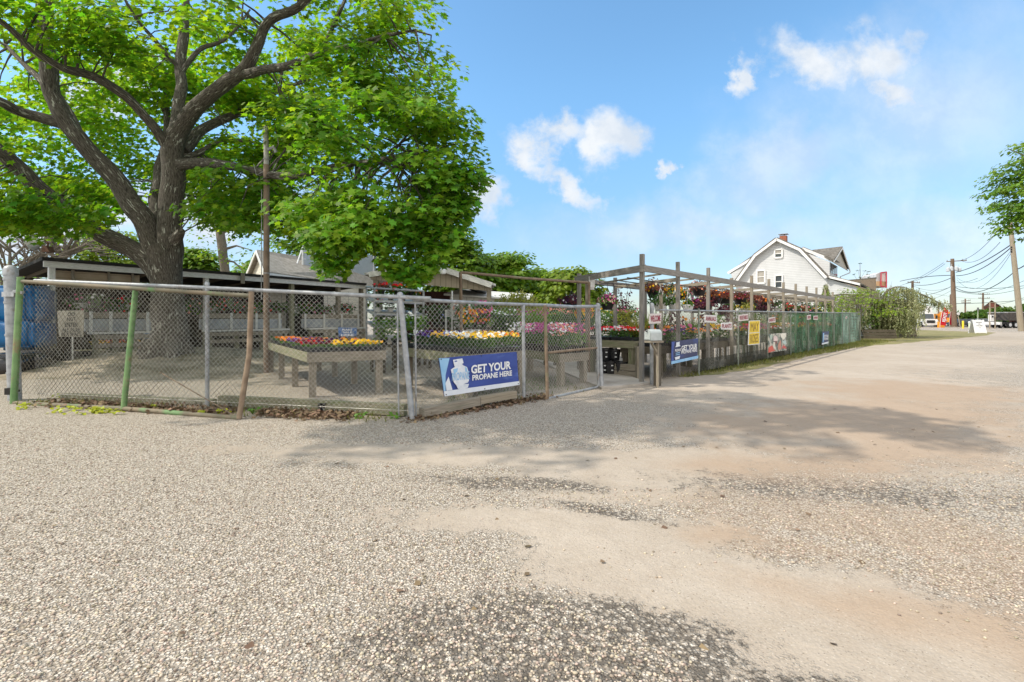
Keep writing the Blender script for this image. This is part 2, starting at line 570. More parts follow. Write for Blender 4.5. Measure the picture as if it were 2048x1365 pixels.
def rnd(rng, n):
    return norm_rows(rng.normal(size=(n, 3)))

def canopy(rng, blobs, per, spread=0.42, droop=0.5, centre=None):
    """Leaf positions, normals and tips of many layered sprays round the blob centres."""
    B = np.repeat(np.asarray(blobs, float), per, axis=0)
    n = len(B)
    an_, ra_ = rng.random(n) * 2 * math.pi, spread * 1.75 * np.sqrt(rng.random(n))
    xy = np.column_stack([ra_ * np.cos(an_), ra_ * np.sin(an_)])
    r2 = (xy ** 2).sum(1)
    z = rng.normal(size=n) * spread * 0.22 - droop * r2
    C = B[:, :3] + np.column_stack([xy, z])
    out = np.column_stack([xy, np.zeros(n)])
    if centre is not None:
        out = out * 0.7 + norm_rows(B[:, :3] - np.asarray(centre)) * 0.35
    Nn = np.column_stack([np.zeros(n), np.zeros(n), np.ones(n)]) + out * 1.0 + rng.normal(size=(n, 3)) * 0.38 + np.array((-0.25, -0.15, 0))
    T = out * 1.2 + rng.normal(size=(n, 3)) * 0.5 + np.array((0, 0, -0.55))
    return C, Nn, T

# leaves and flowers
lf_maple = leafmat("maple_leaf", (0.095, 0.235, 0.018), (0.18, 0.345, 0.028), 0.45, 0.55, (1.9, 1.65, 0.6))
lf_bg = leafmat("grove_leaf", (0.10, 0.20, 0.014), (0.16, 0.275, 0.022), 0.35, 0.42, (1.7, 1.6, 0.7))
lf_lime = leafmat("lime_leaf", (0.13, 0.20, 0.014), (0.19, 0.27, 0.02), 0.3, 0.42)
lf_yel = leafmat("yellow_green_leaf", (0.22, 0.24, 0.05), (0.33, 0.33, 0.08), 0.25, 0.4, (1.4, 1.4, 0.6))
lf_dark = leafmat("dark_green_leaf", (0.025, 0.065, 0.014), (0.05, 0.11, 0.022), 0.35, 0.3)
lf_mid = leafmat("plant_leaf", (0.045, 0.12, 0.018), (0.085, 0.18, 0.03), 0.35, 0.4)
lf_lite = leafmat("fresh_leaf", (0.10, 0.21, 0.03), (0.16, 0.29, 0.05), 0.3, 0.4)
lf_red = leafmat("red_bronze_leaf", (0.12, 0.045, 0.025), (0.22, 0.095, 0.045), 0.5, 0.35, (1.7, 1.0, 0.8))
lf_plum = leafmat("plum_leaf", (0.07, 0.02, 0.03), (0.12, 0.035, 0.045), 0.4, 0.3, (1.7, 0.9, 1.0))
lf_cedar = leafmat("cedar_needle", (0.22, 0.245, 0.11), (0.35, 0.36, 0.19), 0.35, 0.25, (1.3, 1.3, 0.9))
lf_hedge = leafmat("hedge_leaf", (0.05, 0.11, 0.016), (0.10, 0.17, 0.026), 0.35, 0.35)
lf_grass = leafmat("grass_blade", (0.13, 0.15, 0.035), (0.22, 0.21, 0.07), 0.4, 0.35)
lf_dead = mat("dead_leaf", (0.12, 0.08, 0.045), (0.24, 0.165, 0.10), scale=4, rough=0.9, island=0.35)
lf_weed = leafmat("yellow_weed", (0.32, 0.36, 0.02), (0.45, 0.46, 0.04), 0.2, 0.35)

def flmat(name, c, isl=0.25):
    return mat(name, c, tuple(min(0.95, x * 1.15) for x in c), rough=0.6, island=isl, transl=(0.3, (1.3, 1.3, 1.3)), spec=0.2)
FL = {
    'orange': flmat("orange_petal", (0.78, 0.22, 0.015)), 'yellow': flmat("yellow_petal", (0.85, 0.50, 0.015)),
    'white': flmat("white_petal", (0.80, 0.80, 0.78), 0.1), 'maroon': flmat("maroon_petal", (0.17, 0.010, 0.022), 0.4),
    'violet': flmat("violet_petal", (0.10, 0.035, 0.26), 0.4), 'dark': flmat("dark_plum_petal", (0.05, 0.012, 0.05), 0.4),
    'red': flmat("red_petal", (0.72, 0.015, 0.02)), 'pink': flmat("pink_petal", (0.72, 0.16, 0.32)),
    'magenta': flmat("magenta_petal", (0.42, 0.06, 0.24)), 'salmon': flmat("salmon_petal", (0.75, 0.28, 0.20)),
    'blue': flmat("blue_petal", (0.14, 0.18, 0.62)), 'cream': flmat("cream_petal", (0.75, 0.66, 0.42), 0.15),
}

# ------------------------------------------------------------------ the ground
def ground_mat():
    m = bpy.data.materials.new("gravel_lot")
    m.use_nodes = True
    t = m.node_tree
    N, Lk = t.nodes, t.links
    b = N['Principled BSDF']
    b.inputs['Roughness'].default_value = 0.92
    b.inputs['Specular IOR Level'].default_value = 0.2
    geo = N.new('ShaderNodeNewGeometry')
    P = geo.outputs['Position']

    def noise(scale, det=5, rough=0.6, dist=0.0, vec=P):
        n = N.new('ShaderNodeTexNoise')
        n.inputs['Scale'].default_value, n.inputs['Detail'].default_value = scale, det
        n.inputs['Roughness'].default_value, n.inputs['Distortion'].default_value = rough, dist
        Lk.new(vec, n.inputs['Vector'])
        return n.outputs[0]

    def mth(op, a, b_=None, clamp=False):
        n = N.new('ShaderNodeMath')
        n.operation, n.use_clamp = op, clamp
        for i, v in enumerate((a, b_)):
            if v is None:
                continue
            if isinstance(v, (int, float)):
                n.inputs[i].default_value = v
            else:
                Lk.new(v, n.inputs[i])
        return n.outputs[0]

    def rng_(v, a, b_, c=0.0, d=1.0, smooth=True):
        n = N.new('ShaderNodeMapRange')
        n.interpolation_type = 'SMOOTHSTEP' if smooth else 'LINEAR'
        for i, x in ((1, a), (2, b_), (3, c), (4, d)):
            n.inputs[i].default_value = x
        Lk.new(v, n.inputs[0])
        return n.outputs[0]

    def mixc(f, a, b_):
        n = N.new('ShaderNodeMix')
        n.data_type = 'RGBA'
        if isinstance(f, (int, float)):
            n.inputs[0].default_value = f
        else:
            Lk.new(f, n.inputs[0])
        for i, v in ((6, a), (7, b_)):
            if isinstance(v, tuple):
                n.inputs[i].default_value = (*v, 1)
            else:
                Lk.new(v, n.inputs[i])
        return n.outputs[2]

    def patch(x, y, rx, ry, rot, k=1.0):
        mp = N.new('ShaderNodeMapping')
        mp.vector_type = 'TEXTURE'
        mp.inputs['Location'].default_value = (x, y, 0)
        mp.inputs['Rotation'].default_value = (0, 0, math.radians(rot))
        mp.inputs['Scale'].default_value = (rx, ry, 1)
        Lk.new(P, mp.inputs[0])
        L = N.new('ShaderNodeVectorMath')
        L.operation = 'LENGTH'
        Lk.new(mp.outputs[0], L.inputs[0])
        return mth('MULTIPLY', mth('SUBTRACT', 1.0, L.outputs['Value']), k)

    def union(ps):
        a = ps[0]
        for q in ps[1:]:
            a = mth('MAXIMUM', a, q)
        return a
    n_big = noise(0.35, 6, 0.6, 0.4)
    n_mid = noise(1.7, 6, 0.65, 0.3)
    n_fine = noise(24, 5, 0.7)
    # where the stones are pressed into pale compacted dirt
    dirt = union([patch(0.95, 2.75, 1.5, 0.62, -40), patch(1.7, 2.1, 1.0, 0.9, -20), patch(0.4, 3.5, 1.5, 0.32, -8), patch(-0.3, 5.3, 3.2, 0.45, -6),
                  patch(1.6, 5.0, 1.7, 0.7, 10), patch(4.8, 7.2, 3.6, 2.2, 35), patch(1.2, 4.4, 1.1, 0.5, 15), patch(7, 12, 4.5, 6, -35), patch(14, 22, 7, 12, -42, 1.6), patch(36, 48, 16, 26, -42, 2.0)])
    n_six = noise(7.0, 6, 0.7)
    frag = mth('ADD', mth('MULTIPLY', mth('SUBTRACT', n_six, 0.5), 1.5), mth('MULTIPLY', mth('SUBTRACT', n_fine, 0.5), 1.3))
    dirt = rng_(mth('ADD', mth('ADD', dirt, frag), mth('MULTIPLY', mth('SUBTRACT', n_mid, 0.5), 1.7)), -0.15, 0.35)
    tan = union([patch(4.9, 7.0, 3.0, 2.2, 30), patch(2.6, 3.4, 1.5, 0.6, -25), patch(3.0, 4.9, 1.6, 0.6, 0), patch(2.6, 2.2, 1.4, 0.4, -20), patch(8.5, 10, 3, 2.2, 20), patch(6.2, 7.6, 3.2, 1.5, 15), patch(4.6, 5.6, 2.2, 0.6, 10), patch(1.9, 3.2, 0.9, 0.3, -20), patch(2.9, 2.75, 1.0, 0.35, -10)])
    tan = rng_(mth('ADD', tan, mth('MULTIPLY', mth('SUBTRACT', noise(1.1, 5, 0.6, 0.2), 0.5), 1.9)), -0.12, 0.62, 0.0, 0.9)
    darkp = union([patch(0.12, 2.22, 1.05, 0.46, -4, 2.0), patch(2.9, 4.2, 1.7, 0.5, -10, 0.55), patch(0.75, 3.75, 0.6, 0.12, -28), patch(0.1, 4.4, 1.2, 0.22, -8), patch(1.2, 1.9, 0.5, 0.2, 0)])
    darkp = rng_(mth('ADD', mth('ADD', darkp, frag), mth('MULTIPLY', mth('SUBTRACT', n_mid, 0.5), 1.3)), 0.0, 0.45)
    loose = mth('MAXIMUM', mth('SUBTRACT', 1.0, dirt), mth('MULTIPLY', darkp, 0.95))
    # single stones
    vor = N.new('ShaderNodeTexVoronoi')
    vor.inputs['Scale'].default_value = 70
    Lk.new(P, vor.inputs['Vector'])
    vs = N.new('ShaderNodeTexVoronoi')
    vs.inputs['Scale'].default_value = 30
    Lk.new(P, vs.inputs['Vector'])
    cell = N.new('ShaderNodeSeparateColor')
    Lk.new(vor.outputs['Color'], cell.inputs[0])
    ramp = N.new('ShaderNodeValToRGB')
    e = ramp.color_ramp.elements
    e[0].position, e[0].color = 0.0, (0.22, 0.18, 0.14, 1)
    e[1].position, e[1].color = 1.0, (0.70, 0.635, 0.545, 1)
    for p, c in ((0.12, (0.42, 0.35, 0.275, 1)), (0.3, (0.54, 0.465, 0.375, 1)), (0.6, (0.57, 0.50, 0.415, 1)), (0.82, (0.66, 0.59, 0.50, 1))):
        q = e.new(p)
        q.color = c
    Lk.new(cell.outputs[0], ramp.inputs[0])
    gap = rng_(vor.outputs['Distance'], 0.34, 0.68)
    stone = mixc(mth('MULTIPLY', gap, 0.60), ramp.outputs[0], (0.085, 0.066, 0.048))
    stone = mixc(mth('MULTIPLY', darkp, mth('MULTIPLY', rng_(vs.outputs['Distance'], 0.3, 0.62), 0.72)), stone, (0.07, 0.06, 0.05))
    base = mixc(rng_(n_big, 0.35, 0.65), (0.385, 0.322, 0.257), (0.45, 0.385, 0.315))
    base = mixc(mth('MULTIPLY', rng_(n_fine, 0.35, 0.7), 0.25), base, (0.42, 0.36, 0.29))
    # scattered dark chips in the dirt
    chip = mth('MULTIPLY', rng_(vs.outputs['Distance'], 0.16, 0.10), mth('GREATER_THAN', cell.outputs[1], 0.5))
    base = mixc(mth('MULTIPLY', chip, 0.6), base, (0.16, 0.13, 0.11))
    v9 = N.new('ShaderNodeTexVoronoi')
    v9.inputs['Scale'].default_value = 85
    Lk.new(P, v9.inputs['Vector'])
    c9 = N.new('ShaderNodeSeparateColor')
    Lk.new(v9.outputs['Color'], c9.inputs[0])
    chip9 = mth('MULTIPLY', mth('LESS_THAN', v9.outputs['Distance'], 0.3), mth('GREATER_THAN', mth('ADD', c9.outputs[0], mth('MULTIPLY', n_six, 0.5)), 1.08))
    base = mixc(mth('MULTIPLY', chip9, 0.7), base, (0.15, 0.12, 0.095))
    chipw = mth('MULTIPLY', mth('LESS_THAN', v9.outputs['Distance'], 0.3), mth('GREATER_THAN', mth('ADD', c9.outputs[1], mth('MULTIPLY', n_six, 0.5)), 1.08))
    base = mixc(mth('MULTIPLY', chipw, 0.6), base, (0.62, 0.56, 0.48))
    mott = rng_(noise(3.2, 7, 0.7, 0.6), 0.36, 0.68)
    base = mixc(mth('MULTIPLY', mott, 0.30), base, (0.30, 0.235, 0.17))
    base = mixc(mth('MULTIPLY', tan, 0.66), base, (0.36, 0.25, 0.165))
    stone = mixc(mth('MULTIPLY', tan, 0.4), stone, (0.42, 0.29, 0.19))
    col = mixc(rng_(mth('ADD', loose, mth('MULTIPLY', mth('SUBTRACT', n_fine, 0.5), 1.3)), 0.2, 0.9, 0.08, 1.0), base, stone)
    # darker, damper soil inside the nursery fence and patches of grime
    grime = rng_(noise(0.8, 6, 0.65, 0.5), 0.52, 0.78)
    col = mixc(mth('MULTIPLY', grime, 0.28), col, (0.30, 0.24, 0.18))
    Lk.new(col, b.inputs['Base Color'])
    h = mth('ADD', mth('MULTIPLY', mth('SUBTRACT', 1.0, gap), mth('ADD', mth('MULTIPLY', loose, 0.9), 0.1)), mth('ADD', mth('MULTIPLY', n_fine, 0.5), mth('ADD', mth('MULTIPLY', n_mid, 3.0), mth('MULTIPLY', n_six, 1.0))))
    bp = N.new('ShaderNodeBump')
    bp.inputs['Strength'].default_value = 0.75
    bp.inputs['Distance'].default_value = 0.012
    Lk.new(h, bp.inputs['Height'])
    Lk.new(bp.outputs[0], b.inputs['Normal'])
    return m

g = MB()
g.face([(-400, -60, 0), (900, -60, 0), (900, 1500, 0), (-400, 1500, 0)])
ob("gravel_ground", g, ground_mat(), kind='structure')

rng = np.random.default_rng(5)
# loose stones lying on the near ground: real pebbles
def pebbles():
    ico = np.array([(0, 0, 1), (0.89, 0, 0.45), (0.28, 0.85, 0.45), (-0.72, 0.53, 0.45), (-0.72, -0.53, 0.45), (0.28, -0.85, 0.45),
                    (0.72, 0.53, -0.45), (-0.28, 0.85, -0.45), (-0.89, 0, -0.45), (-0.28, -0.85, -0.45), (0.72, -0.53, -0.45), (0, 0, -1)])
    tri = np.array([(0, 1, 2), (0, 2, 3), (0, 3, 4), (0, 4, 5), (0, 5, 1), (1, 6, 2), (2, 7, 3), (3, 8, 4), (4, 9, 5), (5, 10, 1),
                    (2, 6, 7), (3, 7, 8), (4, 8, 9), (5, 9, 10), (1, 10, 6), (6, 11, 7), (7, 11, 8), (8, 11, 9), (9, 11, 10), (10, 11, 6)])
    n = 34000
    Y = 1.7 + 5.2 * rng.random(n) ** 1.35
    X = (rng.random(n) * 2.3 - 1.15) * Y
    # fewer where the ground is pressed dirt
    keep = np.ones(n, bool)
    for cx, cy, rx, ry, rot in ((0.95, 2.75, 1.5, 0.62, -40), (1.7, 2.1, 1.0, 0.9, -20), (0.4, 3.5, 1.5, 0.32, -8), (-0.3, 5.3, 3.2, 0.45, -6), (1.6, 5.0, 1.7, 0.7, 10),
                                (4.8, 7.2, 3.6, 2.2, 35)):
        a = math.radians(rot)
        dx, dy = X - cx, Y - cy
        u = (dx * math.cos(a) + dy * math.sin(a)) / rx
        v = (-dx * math.sin(a) + dy * math.cos(a)) / ry
        keep &= ~((u * u + v * v < 0.9) & (rng.random(n) < 0.93))
    X, Y = X[keep], Y[keep]
    n = len(X)
    s = 0.004 + 0.0055 * rng.random(n) ** 2.2
    sc = np.column_stack([s * (0.9 + 0.7 * rng.random(n)), s, s * (0.45 + 0.3 * rng.random(n))])
    a = rng.random(n) * 6.283
    v = ico[None] * (0.85 + 0.3 * rng.random((n, 12, 1))) * sc[:, None, :]
    x = v[:, :, 0] * np.cos(a)[:, None] - v[:, :, 1] * np.sin(a)[:, None]
    y = v[:, :, 0] * np.sin(a)[:, None] + v[:, :, 1] * np.cos(a)[:, None]
    z = v[:, :, 2] + sc[:, None, 2] * 0.6
    vv = np.stack([x + X[:, None], y + Y[:, None], z], axis=2).reshape(-1, 3)
    ff = (np.arange(n)[:, None, None] * 12 + tri[None]).reshape(-1, 3)
    m = mat("pebble_stone", (0.34, 0.275, 0.205), (0.52, 0.44, 0.34), scale=9, rough=0.85, island=0.45, spec=0.25)
    return tag(put("loose_gravel", np_mesh("loose_gravel", vv, [ff], True), m), "loose grey and beige pebbles strewn over the near lot", "gravel", None, 'stuff')
pebbles()

# line of the street fence and of the pergola behind it
FD = np.array((0.6884, 0.7254, 0.0))          # along the fence, away from us
FN = np.array((0.7254, -0.6884, 0.0))         # out of the yard, to the lot
P0 = np.array((3.0, 11.2, 0.0))               # pergola corner post
def along(n, off=0.0, z=0.0):
    """n pergola bays (1.944 m) along the fence, off metres out of the yard."""
    q = P0 + FD * (1.944 * n) + FN * off
    return np.array((q[0], q[1], z))
def bay(px, off=0.0):
    """The bay number at which the photo column px meets the line off metres out."""
    t = (px - 1024) / F
    a = P0 + FN * off
    return (t * a[1] - a[0]) / (FD[0] - t * FD[1]) / 1.944

def sheet(name, pts, z, m, jit=0.0, **kw):
    s = MB()
    rr = random.Random(3)
    q = []
    for i, p in enumerate(pts):
        p2 = pts[(i + 1) % len(pts)]
        L = math.dist(p[:2], p2[:2])
        k = max(1, int(L / 0.6)) if jit else 1
        for j in range(k):
            t = j / k
            q.append((p[0] + (p2[0] - p[0]) * t + rr.uniform(-jit, jit), p[1] + (p2[1] - p[1]) * t + rr.uniform(-jit, jit), z))
    s.face(q)
    return ob(name, s, m, **kw)

concrete = mat("old_concrete", (0.36, 0.32, 0.27), (0.50, 0.45, 0.39), scale=1.5, rough=0.9, bump=0.15, bscale=30, col3=(0.25, 0.22, 0.18), scale3=0.9)
path = MB()
path.prism([(1.90, 10.25, 0.0), (3.15, 11.05, 0.0), (2.05, 20.5, 0.0), (0.35, 20.5, 0.0)][::1], (0, 0, 0.045))
ob("concrete_path", path, concrete, kind='structure')
asphalt = mat("road_asphalt", (0.05, 0.05, 0.052), (0.085, 0.083, 0.08), scale=2, rough=0.9, bump=0.1, bscale=40)
grassm = mat("grass_turf", (0.15, 0.15, 0.045), (0.27, 0.235, 0.10), scale=1.2, rough=1, bump=0.5, bscale=60, col3=(0.30, 0.24, 0.14), scale3=0.5, t3=(0.5, 0.62))
sheet("street_road", [(20, 86, 0), (300, 78, 0), (300, 98, 0), (-20, 112, 0)], 0.006, asphalt, kind='structure')
kerb = MB()
kerb.bar((58, 83.5, 0.06), (300, 75, 0.06), 0.18, 0.14)
ob("street_kerb", kerb, concrete, kind='structure')
mk = MB()
for i in range(14):
    x = 40 + i * 14
    mk.bar((x, 98 - x * 0.035 + 0, 0.012), (x + 4, 98 - (x + 4) * 0.035, 0.012), 0.14, 0.004)
ob("road_marking", mk, mat("road_paint", (0.7, 0.55, 0.1), rough=0.8), kind='structure')
# grass strip outside the street fence, widening to the far verge
strip = [along(b_, o) for b_, o in ((1.0, 0.28), (2, 0.75), (4, 0.9), (6, 0.85), (8, 0.9), (10, 1.1), (12, 1.6), (14, 2.4), (17, 3.4), (20, 4.6), (26, 6.5), (33, 7.5),
                                    (38, 1), (30, -2), (22, -3), (16, -2), (12, -0.2), (8, -0.1), (4, -0.1), (1.0, 0.0))]
sheet("grass_verge", strip, 0.004, grassm, 0.13, kind='structure')

def tufts(name, pts, hmin, hmax, m, label, kind='stuff', cat='grass', lean=0.5):
    p = np.asarray(pts, float)
    n = len(p)
    up = np.column_stack([rng.normal(size=n) * lean, rng.normal(size=n) * lean, np.ones(n)])
    Nn = np.column_stack([rng.normal(size=n), rng.normal(size=n), np.zeros(n)])
    return leaf_ob(name, p, Nn, up, hmin + (hmax - hmin) * rng.random(n) ** 1.5, BLADE * np.array((1.8, 1)), m, label=label, cat=cat, kind=kind)

gp = []
for i in range(11000):
    b_ = 0.9 + 15.5 * rng.random() ** 0.8
    wdt = 0.35 + 0.10 * b_
    gp.append(along(b_, 0.02 + wdt * rng.random() ** 1.6 - 0.1))
tufts("grass", gp, 0.03, 0.16, lf_grass, "short yellowed grass along the foot of the street fence")
gp = []
for i in range(2600):
    x, y = -8.8 + 10.8 * rng.random(), 0
    t = (x + 1.53) / 3.49
    y = 7.25 - 0.72 * t if x < -1.53 else 7.25 + (x + 1.53) * 1.07
    clump = mnoise.noise(Vector((x * 1.6, 3.1, 0)))
    if clump + 0.25 < rng.random() * 0.9:
        continue
    gp.append((x + rng.normal() * 0.05, y - 0.1 + rng.normal() * 0.13, 0))
tufts("weedy_grass", gp, 0.03, 0.13, lf_grass, "sparse weeds growing under the chain link fence")
# patch of moss-green ground between the corner table and the path
gp = []
for i in range(2600):
    x = -1.2 + 2.6 * rng.random()
    gp.append((x, 8.0 + (x + 1.2) * 0.9 + 0.5 + 2.2 * rng.random(), 0))
tufts("lawn_patch", gp, 0.02, 0.06, lf_mid, "low green growth under the display tables by the path")
# ------------------------------------------------------------------ chain link
def link_mesh(name, b0, b1, t0, t1, m, parent=None, pitch=0.088, r=0.0026, sag=0.012, seed=1):
    b0, b1, t0, t1 = map(V3, (b0, b1, t0, t1))
    L = np.linalg.norm(b1 - b0)
    Hh = np.linalg.norm(t0 - b0)
    nrm = unit(np.cross(b1 - b0, t0 - b0))
    verts, faces = [], []
    k = 0
    ph = np.array((0.3, 1.7, 2.9)) + seed
    for sg in (1, -1):
        n = int((L + Hh) / pitch) + 1
        for i in range(-1, n + 1):
            s0 = i * pitch - (0 if sg < 0 else Hh)
            lo, hi = 0.0, Hh
            if sg > 0:
                lo, hi = max(lo, -s0), min(hi, L - s0)
            else:
                lo, hi = max(lo, s0 - L), min(hi, s0)
            if hi - lo < 0.02:
                continue
            m_ = max(2, int((hi - lo) / (pitch * 1.0)) + 1)
            h = np.linspace(lo, hi, m_)
            s = s0 + sg * h
            u, v = (s / L)[:, None], (h / Hh)[:, None]
            u = u + (sag / L) * np.sin(s * 2.1 + ph[0])[:, None] * np.sin(h * 3.3 + ph[1])[:, None]
            p = (b0 * (1 - u) + b1 * u) * (1 - v) + (t0 * (1 - u) + t1 * u) * v
            wob = 0.010 * np.sin(s * 1.9 + ph[2]) * np.sin(h * 2.2) + 0.0035 * sg * np.where(np.arange(m_) % 2, 1, -1)
            p = p + nrm * wob[:, None]
            d = unit(p[-1] - p[0])
            a = np.cross(d, nrm)
            ring = np.stack([p + r * (nrm * math.cos(q) + a * math.sin(q)) for q in (0.5, 2.6, 4.7)], axis=1)
            verts.append(ring.reshape(-1, 3))
            idx = k + np.arange(m_ * 3).reshape(m_, 3)
            for j in range(3):
                j2 = (j + 1) % 3
                faces.append(np.stack([idx[:-1, j], idx[:-1, j2], idx[1:, j2], idx[1:, j]], axis=1))
            k += m_ * 3
    return put(name, np_mesh(name, np.concatenate(verts), [np.concatenate(faces)]), m, parent)

def pipe(name, pts, r, m, parent=None, n=10, **kw):
    t = MB()
    t.tube(pts, r, n)
    return ob(name, t, m, parent, smooth=True, **kw)

def domed_post(name, base, top, r, m, parent=None, bands=(), **kw):
    t = MB()
    b, tp = V3(base), V3(top)
    t.tube([b, tp], r, 14)
    d = unit(tp - b)
    t.tube([tp - d * r * 0.9, tp + d * r * 0.25, tp + d * r * 0.8, tp + d * r * 1.05], [r * 1.12, r * 1.12, r * 0.8, r * 0.25], 14)
    for z in bands:
        q = b + d * z
        t.tube([q - d * 0.018, q + d * 0.018], r * 1.1, 14)
    return ob(name, t, m, parent, smooth=True, **kw)

# ---- the fence that faces us (behind the swung-open green gate)
A0, A1 = V3((-8.6, 8.72, 0)), V3((-1.53, 7.25, 0))
ztop = lambda x: 1.84 + (-1.53 - x) / 6.72 * 0.33
def on_a(t, z=0.0):
    q = A0 + (A1 - A0) * t
    return np.array((q[0], q[1], z))
fa = empty("chain_link_fence", (A0 + A1) / 2, "grey chain link fence section between the tall gate post and the leaning corner post", "fence")
link_mesh("wire_mesh", on_a(0.0, 0.10), on_a(0.985, 0.06), on_a(0.0, 2.17), on_a(0.985, 1.86), galv_wire, fa)
pipe("top_rail", [on_a(-0.0, ztop(A0[0])), on_a(0.5, ztop(-5.06)), on_a(1.045, 1.80)], 0.033, galv, fa)
pipe("tension_wire", [on_a(0, 0.16), on_a(1, 0.12)], 0.004, galv_wire, fa, 5)
domed_post("post", on_a(0.505), on_a(0.505, 2.08), 0.033, galv, fa, (1.1,))
cp = domed_post("fence_post", (-1.49, 7.22, 0), W(800, 590, 7.3), 0.043, galv, None, (0.25, 0.62, 0.95, 1.3, 1.62),
                label="thick galvanised corner post leaning between the two fence sections", cat="fence post")
for dx, nm in ((-0.14, 0), (0.13, 0)):
    pass
fb = empty("chain_link_fence", (0.2, 9.1, 0), "chain link fence section that carries the large blue propane banner", "fence")
B0, B1 = V3((-1.53, 7.25, 0)), V3((0.66, 9.42, 0))
def on_b(t, z=0.0):
    q = B0 + (B1 - B0) * t
    return np.array((q[0], q[1], z))
link_mesh("wire_mesh", on_b(0.02, 0.10), on_b(0.985, 0.08), on_b(0.02, 1.80), on_b(0.985, 1.76), galv_wire, fb, seed=4)
pipe("top_rail", [on_b(0.02, 1.79), on_b(0.5, 1.765), on_b(1, 1.765)], 0.030, galv, fb)
pipe("tension_bar", [on_b(0.035, 0.02), on_b(0.03, 1.74)], 0.014, galv, fb, 6)
domed_post("post", on_b(0.80), on_b(0.795, 1.74), 0.032, galv, fb)
pipe("tension_wire", [on_b(0, 0.14), on_b(1, 0.10)], 0.004, galv_wire, fb, 5)
pipe("tension_bar", [on_a(0.975, 0.02), on_a(0.972, 1.76)], 0.013, galv, fa, 6)

# ---- the big gate leaf, green and rusty
gl = empty("vehicle_gate", (-6.5, 7.9, 0), "wide chain link gate leaf with chipped green frame leaning against the fence", "gate")
q_bl, q_br = V3(W(27, 812, 8.55)), V3(W(478, 838, 7.22))
q_tl, q_tr = V3(W(41, 555, 8.75)), V3(W(503, 584, 7.45))
q_tl2, q_tr2 = V3(W(41, 563, 8.75)), V3(W(500, 592, 7.45))
q_bm, q_tm = V3(W(247, 822, 7.86)), V3(W(271, 578, 8.08))
link_mesh("wire_mesh", q_bl + (0.02, 0, 0.22), q_br + (0, 0, 0.1), q_tl2, q_tr2, old_wire, gl, pitch=0.102, r=0.0028, seed=9, sag=0.03)
pipe("hinge_stile", [q_bl, q_tl], 0.052, green_paint, gl, 12)
pipe("middle_stile", [q_bm + (0, 0, .02), q_tm - (0, 0, .03)], 0.042, green_paint, gl, 12)
pipe("latch_stile", [q_br, (q_br + q_tr) / 2 + (0.06, 0, 0), q_tr], 0.040, rust, gl, 12)
pipe("top_rail", [q_tl2, q_tl2 * 0.55 + q_tr2 * 0.45 + (0, 0, 0.0), q_tr2], 0.034, rust_mixed, gl, 12)
pipe("bottom_rail", [q_bl + (0, 0, 0.05), q_bm + (0, 0, 0.035), q_br + (0, 0, 0.01)], 0.038, rust_mixed, gl, 12)
pipe("brace_rod", [V3(W(320, 745, 8.0)), V3(W(470, 832, 7.3))], 0.009, rust, gl, 6)
gp_ = domed_post("gate_post", W(30, 806, 8.9), W(21, 542, 8.95), 0.098, galv, None, (0.55, 1.25, 1.85, 2.28),
                 label="tall fat grey steel gate post with domed cap", cat="gate post")
hb = MB()
hb.box(W(20, 589, 8.78), (0.34, 0.07, 0.09), -0.3)
hb.bar(W(28, 583, 8.72), W(46, 586, 8.72), 0.05, 0.05)
ob("hinge", hb, galv, gp_)
hb = MB()
hb.box(W(20, 783, 8.76), (0.12, 0.08, 0.12), 0.2)
hb.bar(W(20, 780, 8.7), W(38, 782, 8.7), 0.04, 0.035)
ob("hinge", hb, mat("black_iron", (0.03, 0.028, 0.026), rough=0.6), gp_)

# ---- the small walk-in gate
wg = empty("walk_gate", G(1146, 787), "narrow chain link walk gate with a rusty stile beside the concrete path", "gate")
k_bl, k_br, k_tl, k_tr = V3(W(1095, 798, 9.0)), V3(W(1197, 774, 10.5)), V3(W(1090, 611, 9.05)), V3(W(1192, 613, 10.5))
link_mesh("wire_mesh", k_bl + (0, 0, .04), k_br + (0, 0, .04), k_tl, k_tr, galv_wire, wg, seed=7)
pipe("stile", [k_bl, k_tl], 0.034, rust, wg)
pipe("stile", [k_br, k_tr], 0.030, galv, wg)
pipe("top_rail", [k_tl, (k_tl + k_tr) / 2 - (0, 0, .02), k_tr], 0.034, galv, wg)
pipe("middle_rail", [V3(W(1094, 706, 9.03)), V3(W(1194, 696, 10.5))], 0.026, rust, wg)
pipe("bottom_rail", [k_bl, k_br], 0.028, galv, wg)
domed_post("gate_post", G(1203, 776), W(1196, 611, 10.75), 0.047, galv, None, (0.4, 0.75, 1.05, 1.4),
           label="slim galvanised post on which the walk gate hangs", cat="gate post")

# ---- fence along the street lot
fs = empty("chain_link_fence", along(7), "long chain link fence with green screening that runs off beside the pergola", "fence")
n0, n1 = 0.22, 14.75
zt = lambda n: 1.70 + 0.012 * n
link_mesh("wire_mesh", along(n0, 0.22, 0.08), along(n1, 0.22, 0.08), along(n0, 0.22, zt(n0)), along(n1, 0.22, zt(n1)), old_wire, fs, pitch=0.088, r=0.0032, seed=3)
pipe("top_rail", [along(n, 0.22, zt(n)) for n in np.linspace(n0, n1, 8)], 0.022, galv, fs, 8)
pn = [bay(p, 0.22) for p in (1302, 1396, 1475, 1534, 1580, 1616, 1645, 1667, 1684, 1698)] + [n1]
for i, n in enumerate(pn):
    domed_post("post", along(n, 0.24), along(n, 0.24, zt(n) + (0.12 if i in (0, 8, 9) else 0.03)), 0.026 if i else 0.045, galv if i < 1 else (bpy.data.materials.get("dull_post") or mat("dull_post", (0.16, 0.18, 0.15), (0.25, 0.27, 0.23), rough=0.7)), fs)

